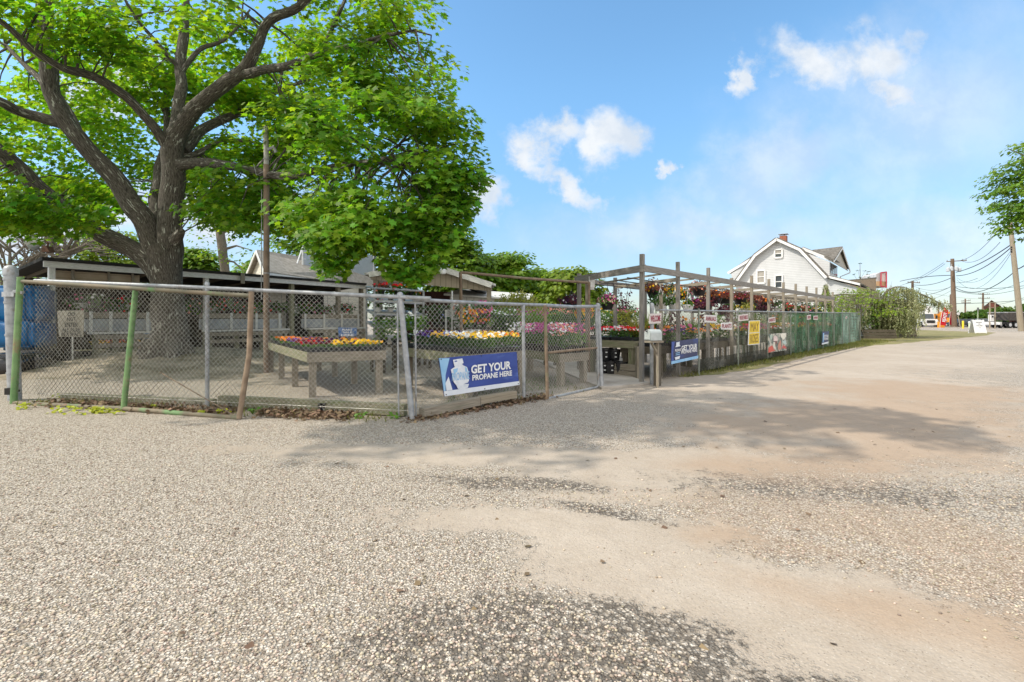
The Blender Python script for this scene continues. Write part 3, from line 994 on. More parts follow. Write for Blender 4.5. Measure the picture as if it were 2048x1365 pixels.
def screen_mat(name, c, alpha):
    m = mat(name, c, tuple(x * 1.4 for x in c), scale=2.5, rough=0.8, transl=(0.5, (1.4, 1.5, 1.4)), coord='Object', stretch=(1, 1, 0.25))
    t = m.node_tree
    o = t.nodes['Material Output']
    src = o.inputs[0].links[0].from_socket
    tr = t.nodes.new('ShaderNodeBsdfTransparent')
    ms = t.nodes.new('ShaderNodeMixShader')
    ms.inputs[0].default_value = alpha
    t.links.new(tr.outputs[0], ms.inputs[1])
    t.links.new(src, ms.inputs[2])
    t.links.new(ms.outputs[0], o.inputs[0])
    return m
scr_dark = screen_mat("dark_shade_cloth", (0.03, 0.038, 0.028), 0.74)
scr_olive = screen_mat("thin_green_netting", (0.07, 0.12, 0.06), 0.30)
scr_green = screen_mat("green_windscreen", (0.05, 0.25, 0.12), 0.52)
scr_pale = screen_mat("faded_green_windscreen", (0.30, 0.46, 0.38), 0.7)

def cloth(name, na, nb, za, zb, m, off=0.17, amp=0.035, seed=0, label=None):
    nx, nz = max(4, int((nb - na) * 1.944 / 0.18)), 8
    v = []
    for j in range(nz + 1):
        for i in range(nx + 1):
            u = na + (nb - na) * i / nx
            z = za + (zb - za) * j / nz
            w = amp * math.sin(u * 9.7 + seed + 0.8 * math.sin(z * 3)) + amp * 0.8 * math.sin(u * 23.1 + z * 2 + seed)
            v.append(along(u, off + w, z + (0.03 * math.sin(u * 5 + seed) if j == 0 else 0)))
    f = [(j * (nx + 1) + i, j * (nx + 1) + i + 1, (j + 1) * (nx + 1) + i + 1, (j + 1) * (nx + 1) + i) for j in range(nz) for i in range(nx)]
    o = put(name, np_mesh(name, np.array(v), [np.array(f)], True), m, fs)
    if label:
        o['label'] = label
cloth("shade_cloth", pn[1], pn[4], 0.03, 0.40, scr_dark, label="dark netting along the foot of the fence")
cloth("netting", pn[2], pn[4], 0.40, zt(4), scr_olive, seed=2, label="thin olive netting")
cloth("windscreen", pn[4], pn[6], 0.04, zt(8), scr_green, seed=1, label="see-through green windscreen")
cloth("windscreen", pn[6] + 0.02, pn[8], 0.04, zt(11), scr_green, seed=3, label="see-through green windscreen")
cloth("windscreen", pn[8] + 0.02, n1, 0.05, zt(14), scr_pale, seed=5, label="faded pale windscreen at the far end")
# its short return at the far end
E0 = along(n1, 0.2)
fr_ = empty("screen_fence", E0 - FN * 1.2, "dark green screened fence return at the far end by the weeping cedar", "fence")
mb = MB()
for k in range(7):
    a, b_ = E0 - FN * (0.45 * k), E0 - FN * (0.45 * (k + 1))
    a, b_ = a + FD * (0.05 * (k % 2) + 0.1), b_ + FD * (0.05 * ((k + 1) % 2) + 0.1)
    mb.face([(a[0], a[1], 0.04), (b_[0], b_[1], 0.04), (b_[0], b_[1], 1.9), (a[0], a[1], 1.9)])
ob("windscreen", mb, screen_mat("dark_green_windscreen", (0.015, 0.06, 0.035), 0.93), fr_)
pipe("post", [E0 + FD * 0.1 - FN * 3.1, E0 + FD * 0.1 - FN * 3.1 + (0, 0, 1.95)], 0.04, galv, fr_)
# far corner: the screen as seen past the end
E1 = E0 + FD * 1.3
# ------------------------------------------------------------------ pergola
pg = empty("pergola", along(5.5, -1.3), "long grey timber pergola frame behind the street fence", "pergola")
WV = np.array((-1.07, 2.7, 0.0))
def per(n, w, z):
    q = P0 + FD * (1.944 * n) + WV * w
    return np.array((q[0], q[1], z))
for n in range(12):
    zt_ = (2.92, 2.98, 2.98, 2.80, 3.0, 3.0, 2.98, 3.02, 3.0, 3.04, 3.0, 2.98)[n] if n else 3.0
    mb = MB()
    lx, ly = (random.Random(n).uniform(-.03, .03) for _ in range(2))
    mb.bar(per(n, 0, 0), per(n, 0, zt_) + (lx, ly, 0), 0.082 if n else 0.09, 0.082 if n else 0.09, up=FD)
    ob("post", mb, wood_grey if n < 3 else wood, pg)
for n in (0, 1, 2, 3, 4, 5, 6, 7, 8, 9, 10, 11):
    mb = MB()
    mb.bar(per(n, 1, 0), per(n, 1, 2.80), 0.09, 0.09, up=FD)
    ob("post", mb, wood_grey, pg)
mb = MB()
for n in range(0, 11):
    mb.bar(per(n + (0.03 if n == 0 else 0), -0.03, 2.66 - 0.004 * n), per(n + 1, -0.03, 2.655 - 0.004 * n), 0.045, 0.15)
ob("front_beam", mb, wood_grey, pg)
mb = MB()
for n in range(0, 11):
    mb.bar(per(n, 1.03, 2.60), per(n + 1, 1.03, 2.60), 0.045, 0.14)
ob("back_beam", mb, wood_grey, pg)
mb = MB()
mb.bar(per(-0.03, -0.06, 2.655), per(-0.03, 1.06, 2.64), 0.045, 0.16)
ob("end_beam", mb, wood_grey, pg)
for n in range(1, 12):
    mb = MB()
    mb.bar(per(n, 0.0, 2.53), per(n, 1.0, 2.50), 0.045, 0.09)
    ob("cross_beam", mb, wood, pg)
for n in np.arange(0.5, 11.2, 0.5):
    if n % 1:
        mb = MB()
        mb.bar(per(n, 0.0, 2.60), per(n, 1.0, 2.57), 0.03, 0.045)
        ob("roof_slat", mb, wood, pg)
hooks = MB()
for w in (0.18, 0.36, 0.62, 0.85):
    pipe("hanging_pipe", [per(n, w, 2.47 + 0.02 * math.sin(n * 2 + w * 9)) for n in np.arange(-0.02, 11.2, 0.7)], 0.014, mat("dark_pipe", (0.06, 0.055, 0.05), (0.15, 0.12, 0.10), rough=0.6, metal=0.4), pg, 7)
    for n in np.arange(0.3, 10.8, 0.45):
        p = per(n + random.Random(n + w).uniform(-.1, .1), w, 2.46)
        hooks.tube([p, p + (0.01, 0, -0.05), p + (0.03, 0, -0.09), p + (0.0, 0, -0.11)], 0.006, 5)
ob("hook", hooks, black_pl, pg)
for w_, z_ in ((0.05, 2.40), (0.95, 2.42)):
    mb = MB()
    mb.bar(per(4.05, w_, z_), per(10.95, w_, z_), 0.03, 0.07)
    ob("side_rail", mb, wood, pg)
# ------------------------------------------------------------------ the old maple
rng = np.random.default_rng(11)
def smooth_path(pts, rad, k=5):
    pts = [V3(p) for p in pts]
    P, R = [], []
    n = len(pts)
    for i in range(n - 1):
        p0, p1, p2, p3 = pts[max(i - 1, 0)], pts[i], pts[i + 1], pts[min(i + 2, n - 1)]
        for j in range(k):
            t = j / k
            P.append(0.5 * ((2 * p1) + (p2 - p0) * t + (2 * p0 - 5 * p1 + 4 * p2 - p3) * t * t + (3 * p1 - p0 - 3 * p2 + p3) * t ** 3))
            R.append(rad[i] + (rad[i + 1] - rad[i]) * t)
    P.append(pts[-1])
    R.append(rad[-1])
    return P, R

def knobbly(mb, pts, rad, n=12, k=5, wob=0.05):
    P, R = smooth_path(pts, rad, k)
    P = [p + np.array([mnoise.noise(Vector((*p,)) * 1.3 + Vector((o, 0, 0))) for o in (0, 9, 21)]) * r * 0.35 for p, r in zip(P, R)]
    R = [r * (1 + wob * 2 * mnoise.noise(Vector((*p,)) * 2.1)) for p, r in zip(P, R)]
    mb.tube(P, R, n)
    return P

maple = empty("maple_tree", (-10.7, 15.0, 0), "huge old maple with thick spreading limbs behind the leaning green gate", "tree")
tr = MB()
TY = 15.0
base = G(335, 735)
L = lambda px, py, Y: W(px, py, Y)
knobbly(tr, [(-10.75, 15, -0.15), (-10.72, 15, 0.25), L(338, 660, 15), L(331, 590, 15), L(326, 530, 15), L(322, 495, 15)],
        [0.86, 0.60, 0.48, 0.44, 0.45, 0.42], 20, 5, 0.07)
for a in range(6):       # root flare
    an = a * 1.05 + 0.3
    tr.tube([(-10.72 + 0.35 * math.cos(an), 15 + 0.35 * math.sin(an), 0.75), (-10.72 + 0.62 * math.cos(an), 15 + 0.62 * math.sin(an), 0.28),
             (-10.72 + 1.15 * math.cos(an), 15 + 1.15 * math.sin(an), -0.08)], [0.26, 0.23, 0.12], 9)
ob("trunk", tr, bark, maple, smooth=True)
limbs = [
    ([(338, 590, 15), (292, 522, 14.9), (210, 470, 14.8), (110, 405, 14.2), (40, 340, 13.6), (-20, 290, 13), (-160, 190, 12)], [0.30, 0.30, 0.28, 0.25, 0.21, 0.19, 0.12]),
    ([(330, 575, 15), (305, 485, 15), (272, 420, 14.9), (225, 350, 14.6), (165, 290, 14.2), (125, 235, 14), (100, 150, 13.8), (88, 40, 13.6), (80, -90, 13.2), (60, -260, 13)],
     [0.30, 0.33, 0.33, 0.27, 0.25, 0.235, 0.22, 0.20, 0.16, 0.09]),
    ([(140, 255, 14.1), (80, 235, 13.8), (40, 225, 13.5), (0, 205, 13), (-90, 170, 12.5)], [0.17, 0.155, 0.14, 0.12, 0.08]),
    ([(333, 560, 15), (343, 450, 15), (348, 360, 15), (350, 290, 14.9), (372, 240, 14.7), (420, 190, 14.3), (485, 143, 13.9), (512, 95, 13.6), (535, 45, 13.4), (600, 12, 13), (660, -60, 12.6)],
     [0.34, 0.36, 0.34, 0.31, 0.25, 0.21, 0.19, 0.15, 0.13, 0.11, 0.06]),
    ([(350, 290, 14.9), (358, 220, 15.2), (362, 140, 15.6), (368, 60, 16), (372, 0, 16.3), (378, -140, 16.6)], [0.24, 0.18, 0.165, 0.15, 0.12, 0.07]),
    ([(342, 300, 15), (320, 270, 14.6), (285, 225, 14.2), (225, 175, 13.6), (175, 152, 13.2), (120, 135, 12.7), (60, 95, 12.2), (10, 50, 11.8), (-60, 0, 11.4)],
     [0.2, 0.165, 0.14, 0.13, 0.12, 0.105, 0.09, 0.07, 0.05]),
    ([(488, 150, 13.9), (530, 140, 13.2), (590, 128, 12.5), (640, 106, 12), (700, 92, 11.6), (770, 72, 11.2), (830, 60, 10.8)], [0.14, 0.12, 0.10, 0.09, 0.06, 0.045, 0.02]),
    ([(640, 106, 12), (660, 65, 12), (690, 0, 11.8), (705, -60, 11.6)], [0.07, 0.055, 0.04, 0.02]),
    ([(365, 300, 15.3), (400, 262, 15.9), (440, 242, 16.4), (490, 222, 16.8), (560, 180, 17.2), (620, 160, 17.6)], [0.20, 0.17, 0.15, 0.12, 0.08, 0.04]),
    ([(362, 330, 14.9), (420, 326, 14.4), (480, 336, 13.8), (540, 350, 13.2), (600, 350, 12.6), (680, 332, 12), (760, 320, 11.4), (840, 300, 11)],
     [0.19, 0.15, 0.125, 0.11, 0.10, 0.08, 0.055, 0.03]),
    ([(362, 320, 15.2), (400, 305, 15.6), (440, 285, 16), (500, 284, 16.4), (560, 300, 16.8)], [0.13, 0.10, 0.08, 0.06, 0.03]),
    ([(322, 520, 15.4), (312, 430, 15.9), (318, 350, 16.4), (335, 280, 17), (330, 180, 17.6)], [0.34, 0.25, 0.2, 0.15, 0.07]),
    ([(362, 138, 15.6), (330, 105, 15.2), (300, 70, 14.8), (270, 35, 14.4), (240, -20, 14)], [0.08, 0.07, 0.06, 0.05, 0.03]),
    ([(360, 150, 15.5), (400, 100, 15.8), (440, 85, 16), (470, 60, 16.3), (500, 20, 16.6)], [0.09, 0.075, 0.06, 0.05, 0.03]),
    ([(165, 290, 14.2), (130, 210, 14.8), (60, 140, 15.4), (10, 90, 16)], [0.13, 0.11, 0.09, 0.05]),
    ([(350, 480, 14.5), (362, 462, 14.2)], [0.20, 0.10]),
]
limb_pts = []
for i, (pp, rr) in enumerate(limbs):
    mb = MB()
    P = knobbly(mb, [L(*q) for q in pp], [x * 0.95 for x in rr], 12 if rr[0] > 0.15 else 9)
    limb_pts += [p for p in P]
    ob("limb", mb, bark, maple, smooth=True)
limb_pts = np.array(limb_pts)

XR = ([-600, -250, 0, 100, 150, 190, 230, 300, 350, 400, 450, 500, 560, 600], [700, 800, 872, 892, 897, 868, 930, 958, 955, 925, 925, 905, 885, 850])
YB = ([-400, 0, 60, 140, 180, 250, 300, 380, 420, 500, 540, 580, 610, 640, 660, 690, 710, 740, 770, 800, 830, 860, 890, 920, 950], [420, 425, 440, 425, 395, 380, 350, 360, 410, 430, 420, 430, 450, 520, 535, 525, 485, 470, 525, 520, 545, 520, 490, 440, 390])
def proj(p):
    return 1024 + p[:, 0] / p[:, 1] * F, HZ - (p[:, 2] - H) / p[:, 1] * F
def clip_crown(p, pad=0):
    px, py = proj(p)
    return (px < np.interp(py, *XR) + pad) & (py < np.interp(px, *YB) + pad)

def ell(n, c, r, shell=0.0):
    d = rnd(rng, n) * (shell + (1 - shell) * rng.random((n, 1))) ** (1 / 3 if shell == 0 else 1)
    return np.asarray(c) + d * np.asarray(r)
Bm = [
    ell(130, W(770, 320, 11.4), (2.35, 2.2, 2.3), 0.5),
    ell(44, W(730, 470, 10.9), (1.7, 1.5, 0.9)),
    ell(34, W(880, 300, 11.0), (0.9, 1.5, 1.6)),
    ell(70, W(740, 90, 11.8), (2.2, 2.4, 1.9), 0.4),
    ell(42, W(620, -130, 12.5), (4.2, 5.0, 2.2), 0.3),
    ell(140, (-8.5, 5.3, 11.2), (6.5, 2.7, 1.6), 0.2),
]
front = np.concatenate(Bm)
hang = np.array([W(x, y, Y) for x, y, Y in ((650, 510, 10.6), (655, 470, 10.6), (665, 530, 10.5), (690, 530, 10.4), (640, 440, 10.7), (800, 535, 10.2), (840, 520, 10.2), (770, 520, 10.3),
                 (870, 490, 10.3), (730, 500, 10.4), (600, 430, 10.8), (580, 400, 11), (690, 470, 10.6), (820, 470, 10.3), (905, 330, 10.6), (915, 360, 10.5), (920, 400, 10.6), (900, 420, 10.5), (880, 450, 10.4), (895, 470, 10.5), (860, 520, 10.3), (850, 540, 10.3), (830, 540, 10.4), (810, 545, 10.2), (925, 290, 10.8), (905, 250, 10.9), (930, 330, 10.8), (880, 400, 10.2), (870, 350, 10.1), (890, 300, 10.3), (855, 440, 10.2), (780, 540, 10.4), (750, 525, 10.5), (860, 560, 10.6), (930, 430, 11), (780, 440, 9.9), (800, 400, 9.8), (700, 420, 9.9), (740, 380, 9.8), (640, 470, 10.3), (620, 400, 10.4))])
back = ell(950, (-11.5, 16.5, 8.6), (11.0, 7.5, 6.2), 0.45)
bx, by = proj(back)
keep = (back[:, 1] > 14.8) | (by < 40) | ((bx < 30) & (by > 150))
back = back[keep]
deep = np.array([W(*q) for q in zip(rng.uniform(-80, 640, 250), rng.uniform(60, 480, 250), rng.uniform(17, 22, 250))])
low = np.concatenate([ell(26, W(590, 240, 13.6), (0.9, 1.0, 0.7)), ell(20, W(500, 190, 16.2), (1.0, 1.0, 0.5)), ell(22, W(520, 300, 15.6), (1.2, 1.0, 0.6)), ell(26, W(150, 60, 12.5), (1.6, 1.4, 0.6)), ell(26, W(300, 150, 16.6), (1.6, 1.4, 0.9)), ell(46, W(60, 420, 12.5), (1.9, 1.5, 0.55)), ell(26, W(200, 400, 16), (1.4, 1.5, 0.6)), ell(50, W(430, 430, 17.5), (2.0, 1.5, 1.4)), ell(60, W(510, 420, 14.5), (1.6, 1.6, 1.3))])
gapn = lambda p, s, k: np.array([mnoise.noise(Vector((q[0] * s + k, q[1] * s, q[2] * s * 1.3))) for q in p])
front = front[clip_crown(front)]
front = front[gapn(front, 0.75, 3.0) > -0.07]
back = back[clip_crown(back, 10)]
back = back[gapn(back, 0.55, 8.0) > -0.07]
deep = deep[clip_crown(deep, 20)]
low = low[clip_crown(low, 30)]
cen = (-9.5, 15, 6)
parts_ = []
C, Nn, T = canopy(rng, np.concatenate([front, hang]), 98, 0.36, 0.85, cen)
kk = clip_crown(C, 34)
C, Nn, T = C[kk], Nn[kk], T[kk]
parts_.append((C, Nn, T, 0.125 + 0.065 * rng.random(len(C))))
C, Nn, T = canopy(rng, np.concatenate([back, low]), 48, 0.38, 0.5, cen)
parts_.append((C, Nn, T, 0.145 + 0.08 * rng.random(len(C))))
C, Nn, T = canopy(rng, deep, 60, 0.45, 0.4, cen)
parts_.append((C, Nn, T, 0.145 + 0.08 * rng.random(len(C))))
VV, FF, k = [], [], 0
for C, Nn, T, s in parts_:
    v, f = leaf_verts(C, Nn, T, s, MAPLE, 0.12)
    VV.append(v)
    FF.append(f + k)
    k += len(v)
put("crown", np_mesh("crown", np.concatenate(VV), [np.concatenate(FF)]), lf_maple, maple)
# twigs that carry the sprays
tw = MB()
rr = random.Random(4)
for b in np.concatenate([front[::3], hang, back[::3], low[::2], deep[::5]]):
    d = np.linalg.norm(limb_pts - b, axis=1)
    near = np.argsort(d)[:6]
    q = limb_pts[rr.choice(list(near))]
    dist = np.linalg.norm(q - b)
    if dist > 2.8:
        continue
    mid = (q + b) / 2 + np.array((rr.uniform(-.3, .3), rr.uniform(-.3, .3), 0.12 * dist)) 
    tw.tube([q, q * 0.6 + mid * 0.4 + (0, 0, 0.05), mid, b + (0, 0, 0.05)], [0.018 + 0.010 * dist, 0.014 + 0.005 * dist, 0.018, 0.007], 5, cap=False)
ob("twig_network", tw, bark, maple, smooth=True)

# ------------------------------------------------------------------ other trees
def tree(name, base, hgt, rx, rz, label, leaf, group=None, seed=0, n=90, per=40, size=0.3, trunk_r=0.16, barkm=None, spread=0.5, shape=TRI, bottom=0.25, sparse=1.0, crown_c=None, bare=0):
    r_ = np.random.default_rng(seed + 100)
    q = random.Random(seed)
    base = V3(base)
    t = empty(name, base, label, "tree", group)
    cc = base + np.array((0, 0, hgt - rz)) if crown_c is None else V3(crown_c)
    mb = MB()
    tips = []
    knobbly(mb, [base - (0, 0, 0.1), base + (0.05, 0, hgt * 0.2), base * 0.6 + cc * 0.4 + (0, 0, hgt * 0.12), cc + (0, 0, rz * 0.3)], [trunk_r * 1.25, trunk_r, trunk_r * 0.75, trunk_r * 0.2], 9)
    for i in range(9 + bare):
        a = q.random() * 6.28
        z0 = base[2] + hgt * (bottom + 0.45 * q.random())
        s_ = base + np.array((0, 0, z0 - base[2]))
        e = cc + np.array((rx * 0.85 * math.cos(a) * q.uniform(.6, 1), rx * 0.85 * math.sin(a) * q.uniform(.6, 1), rz * q.uniform(-.5, .7)))
        mb.tube([s_, s_ * .5 + e * .5 + (0, 0, 0.06 * hgt), e], [trunk_r * 0.42, trunk_r * 0.26, trunk_r * 0.08], 6, cap=False)
        if bare:
            for j in range(3):
                e2 = e + np.array((q.uniform(-1, 1), q.uniform(-1, 1), q.uniform(-.3, 1))) * rx * 0.4
                mb.tube([s_ * .4 + e * .6, e2 * .5 + e * .5, e2], [trunk_r * 0.18, trunk_r * 0.1, trunk_r * 0.05], 4, cap=False)
    ob("trunk", mb, barkm or bark2, t, smooth=True)
    d = rnd(r_, n)
    d[:, 2] = np.where(d[:, 2] < -0.75, -d[:, 2], d[:, 2])
    rad = (0.55 + 0.5 * r_.random((n, 1)))
    bl = cc + d * rad * np.array((rx, rx, rz)) * 0.9
    C, Nn, T = canopy(r_, bl, per, spread, 0.35, cc)
    k_ = C[:, 2] > base[2] + 0.3
    C, Nn, T = C[k_], Nn[k_], T[k_]
    leaf_ob("crown", C, Nn, T, size * (0.7 + 0.6 * r_.random(len(C))), shape, leaf, t, curl=0.1)
    return t

def gz(px, Y):
    return ((px - 1024) / F * Y, Y, 0.0)
def topz(py, Y):
    return H - (py - HZ) / F * Y
# grove behind the shop
for i, (px, Y, top, rxp, lab, lf) in enumerate((
        (905, 36, 432, 62, "tallest tree of the green grove behind the tan carport", lf_bg),
        (955, 38, 492, 60, "broad green tree in the grove over the pale shed roof", lf_bg),
        (1020, 40, 490, 62, "rounded green tree in the middle of the grove", lf_bg),
        (1075, 43, 530, 45, "low green tree at the thin end of the grove", lf_bg),
        (1140, 36, 522, 58, "yellow-green round tree just behind the pergola corner", lf_lime),
        (1245, 34, 606, 22, "small dark conifer-like tree low between the pergola posts", lf_dark))):
    h_ = topz(top, Y)
    tree("grove_tree", gz(px, Y), h_, rxp * Y / F, h_ * (0.46 if i < 5 else 0.4), lab, lf, "trees of the grove behind the nursery", seed=i, n=(150 if i < 5 else 40), per=46, size=0.34 if i < 5 else 0.16, trunk_r=0.17, spread=0.55)
for i, (px, Y, top, rxp, lab, lf) in enumerate((
        (600, 40, 440, 95, "leafy tree standing behind the billboard frame", lf_bg),
        (760, 38, 430, 90, "leafy tree hidden behind the hanging maple branches over the roof", lf_bg),
        (500, 44, 520, 60, "low tree beside the gable of the shop house", lf_bg),
        (390, 34, 488, 50, "bushy bright tree behind the shed roof by the maple trunk", lf_bg),
        (215, 40, 440, 75, "bright green tree behind the shed roof under the low maple limb", lf_lime),
        (60, 44, 545, 90, "low yellow-green shrubby tree beyond the blue wrapped pallets", lf_lime))):
    h_ = topz(top, Y)
    tree("shade_tree", gz(px, Y), h_, rxp * Y / F, h_ * 0.44, lab, lf, "trees behind the shed", seed=20 + i, n=110, per=40, size=0.34, trunk_r=0.2, spread=0.55)
tree("bare_tree", gz(130, 30), topz(400, 30), 3.6, 3.2, "nearly leafless spring tree over the shed corner lamp", lf_lime, None, 31, n=60, per=9, size=0.16, trunk_r=0.24, bare=14, spread=0.6)
tree("bare_tree", gz(20, 27), topz(410, 27), 3.0, 2.8, "thin tree with bare crossing branches at the edge behind the tall gate post", lf_lime, None, 32, n=50, per=9, size=0.15, trunk_r=0.17, bare=14, spread=0.6)
mb = MB()
knobbly(mb, [gz(450, 30), W(450, 560, 30), W(440, 450, 30), W(428, 380, 30), W(420, 300, 30)], [0.30, 0.27, 0.25, 0.2, 0.12], 10)
for a, b in (((446, 500), (500, 500)), ((442, 470), (480, 455)), ((440, 440), (400, 405)), ((446, 520), (490, 545))):
    mb.tube([W(*a, 30), W((a[0] + b[0]) / 2, (a[1] + b[1]) / 2 - 8, 30), W(*b, 30)], [0.10, 0.06, 0.02], 6)
bt = empty("bare_trunk_tree", gz(450, 30), "pale bare tree trunk rising behind the shed roof", "tree")
ob("trunk", mb, bark2, bt, smooth=True)
rb = np.array([W(x, y, 30) for x, y in zip(rng.uniform(380, 520, 40), rng.uniform(400, 520, 40))])
C, Nn, T = canopy(rng, rb, 12, 0.5, 0.3)
leaf_ob("crown", C, Nn, T, 0.2, TRI, lf_bg, bt)
# yellow-green upright shrub behind the gate
ys = empty("willow_shrub", gz(1035, 24), "fluffy yellow-green shrub with upright shoots behind the walk gate", "shrub")
mb = MB()
Cs, Ts = [], []
for i in range(150):
    a = rng.random() * 6.28
    r0, r1 = 0.5 * rng.random(), 1.55 * rng.random() ** 0.6
    p0 = V3(gz(1035, 24)) + np.array((r0 * math.cos(a) * 0.6, r0 * math.sin(a) * 0.6, 0.4))
    hgt = (topz(568, 24) - 0.3) * (1 - 0.30 * (r1 / 1.55) ** 2) * rng.uniform(0.86, 1.0)
    p1 = V3(gz(1035, 24)) + np.array((r1 * math.cos(a), r1 * math.sin(a), hgt))
    mid = (p0 + p1) / 2 + np.array((0.25 * r1 * math.cos(a), 0.25 * r1 * math.sin(a), 0.1))
    mb.tube([p0, mid, p1], [0.012, 0.009, 0.004], 4, cap=False)
    for u in rng.random(60) ** 0.7:
        q = p0 * (1 - u) ** 2 + mid * 2 * u * (1 - u) + p1 * u * u
        Cs.append(q + rng.normal(size=3) * 0.05)
        Ts.append(np.array((math.cos(a) * .3, math.sin(a) * .3, 1.0)) + rng.normal(size=3) * 0.45)
ob("stems", mb, bark2, ys)
leaf_ob("foliage", Cs, rnd(rng, len(Cs)) + (0, -0.3, 0.5), np.array(Ts), 0.12, OVAL, lf_yel, ys)
# tree at the street edge of the lot
st = tree("street_tree", (40.5, 35.5, 0), 16.5, 5.0, 4.6, "leafy tree hanging over the street corner at the edge of the view", lf_bg, None, 51, n=420, per=46, size=0.26, trunk_r=0.3, spread=0.55, crown_c=(40.6, 35, 11.2))

# ------------------------------------------------------------------ weeping cedar by the far end of the fence
def strands(name, pts, lens, m, parent, size=0.10, per_m=34, sway=0.12):
    C, T = [], []
    for p, l in zip(pts, lens):
        k_ = max(5, int(l * per_m))
        dx, dy = rng.normal(size=2) * sway
        for u in np.linspace(0, 1, k_):
            q = p + np.array((dx * u * l * .5 + 0.02 * math.sin(u * 9 + p[0] * 5), dy * u * l, -u * l))
            C.append(q + rng.normal(size=3) * 0.022)
            T.append(np.array((0, 0, -1.0)) + rng.normal(size=3) * 0.38)
    return leaf_ob(name, C, rnd(rng, len(C)), np.array(T), size * (0.7 + 0.6 * rng.random(len(C))), OVAL * np.array((0.9, 1)), m, parent)
CY = 40.0
wc = empty("weeping_cedar", gz(1765, CY), "sprawling weeping cedar trailing curtains of grey-green branches beside the fence end", "tree")
arms = [[(1772, 655), (1765, 610), (1775, 582), (1800, 574), (1822, 580)],
        [(1770, 630), (1790, 590), (1820, 583), (1850, 592), (1872, 603), (1892, 612)],
        [(1768, 640), (1740, 600), (1700, 590), (1660, 592), (1630, 600)],
        [(1766, 640), (1755, 600), (1745, 580), (1720, 578)],
        [(1770, 645), (1800, 612), (1830, 606), (1850, 614)],
        [(1768, 640), (1750, 596), (1720, 590), (1690, 596), (1660, 606)],
        [(1772, 640), (1790, 605), (1810, 600), (1832, 612)],
        [(1768, 650), (1780, 622), (1800, 618), (1830, 628)]]
mb = MB()
sp, sl = [], []
for i, a in enumerate(arms):
    Yo = CY + (-2.2, 0.4, 0.6, -1.2, 1.5, -2.8, -2.4, -3.0)[i]
    P = knobbly(mb, [W(x, y, CY + (Yo - CY) * min(1, j / 2)) for j, (x, y) in enumerate(a)], list(np.linspace(0.14, 0.02, len(a))), 7, 8)
    P = np.array(P)
    for j in range(130 if i not in (1,) else 150):
        u = rng.random() * (len(P) - 1)
        k_ = int(u)
        p = P[k_] * (1 - u + k_) + P[min(k_ + 1, len(P) - 1)] * (u - k_)
        far_ = u / (len(P) - 1)
        lmax = max(0.15, p[2] - 0.1)
        if p[0] > W(1838, 600, CY)[0]:
            lmax = 0.9 if p[0] < W(1860, 600, CY)[0] else 0.45
        sp.append(p + rng.normal(size=3) * np.array((0.14, 0.45, 0.05)))
        sl.append(min(lmax, abs(rng.normal()) * 0.9 + 0.35 if rng.random() < 0.6 else lmax * rng.uniform(0.5, 1)))
ob("trunk", mb, bark2, wc, smooth=True)
strands("foliage", sp, sl, lf_cedar, wc, 0.13, 30)
wc2 = empty("weeping_spruce", gz(1652, 36), "narrow weeping spruce with a pointed drooping tip before the white house", "tree")
mb = MB()
mb.tube([gz(1652, 36), W(1650, 590, 36), W(1652, 568, 36)], [0.09, 0.06, 0.02], 7)
ob("trunk", mb, bark2, wc2)
sp, sl = [], []
for i in range(170):
    z = topz(568, 36) - (i / 170) ** 1.2 * 3.2
    a, r_ = rng.random() * 6.28, 0.10 + 0.75 * (i / 170)
    sp.append(V3(gz(1652, 36)) + np.array((r_ * math.cos(a) * 0.75, r_ * math.sin(a), z)))
    sl.append(min(z - 0.1, 0.6 + rng.random() * 0.9))
strands("foliage", sp, sl, lf_cedar, wc2, 0.12, 26, 0.05)
tree("garden_tree", gz(1716, 33), topz(560, 33), 2.4, 1.25, "airy yellow-leaved young tree in front of the porch roof", lf_lime, None, 61, n=42, per=22, size=0.16, trunk_r=0.07, spread=0.4, bare=8, crown_c=(V3(gz(1716, 33)) + np.array((0, 0, 2.6))))
mb = MB()
am = empty("leader_shoot_tree", gz(1720, 33.2), "thin dark leader with tufted tips above the yellow young tree", "tree")
mb.tube([gz(1720, 33.2), W(1721, 600, 33.2), W(1720, 528, 33.2)], [0.05, 0.035, 0.012], 6)
tp_ = [(1720, 527), (1707, 549), (1716, 541), (1730, 542), (1738, 543), (1735, 549), (1720, 555), (1738, 555)]
for x, y in tp_:
    mb.tube([W(1720, y + 18, 33.2), W((1720 + x) / 2, y + 10, 33.2), W(x, y, 33.2)], [0.012, 0.009, 0.006], 4)
ob("trunk", mb, bark2, am)
C, Nn, T = canopy(rng, np.array([W(x, y, 33.2) for x, y in tp_]), 16, 0.05, 0.1)
leaf_ob("crown", C, Nn, T, 0.09, OVAL, lf_dark, am)
for i, (px, Y, lab) in enumerate(((1592, 36, "dark rounded evergreen seen over the pergola rails"), (1560, 38, "olive evergreen shrub between pergola and house wall"),
                                  (1690, 40, "mid-green shrub mass under the porch roof"), (1610, 34, "bright green shrub seen under the pergola rails"))):
    h_ = (3.0, 2.2, 2.7, 2.3)[i]
    tree("evergreen_shrub", gz(px, Y), h_, (2.2, 1.5, 2.4, 1.4)[i], h_ * 0.48, lab, (lf_dark, lf_hedge, lf_hedge, lf_bg)[i], "shrubs behind the street fence", seed=70 + i, n=60, per=34, size=0.2, trunk_r=0.09, bottom=0.1)
mp2 = empty("purple_leaf_tree", W(1255, 640, 19), "young tree with dark purple spring leaves behind the red flowers", "tree")
p0 = V3(gz(1250, 19))
mb = MB()
Cs = []
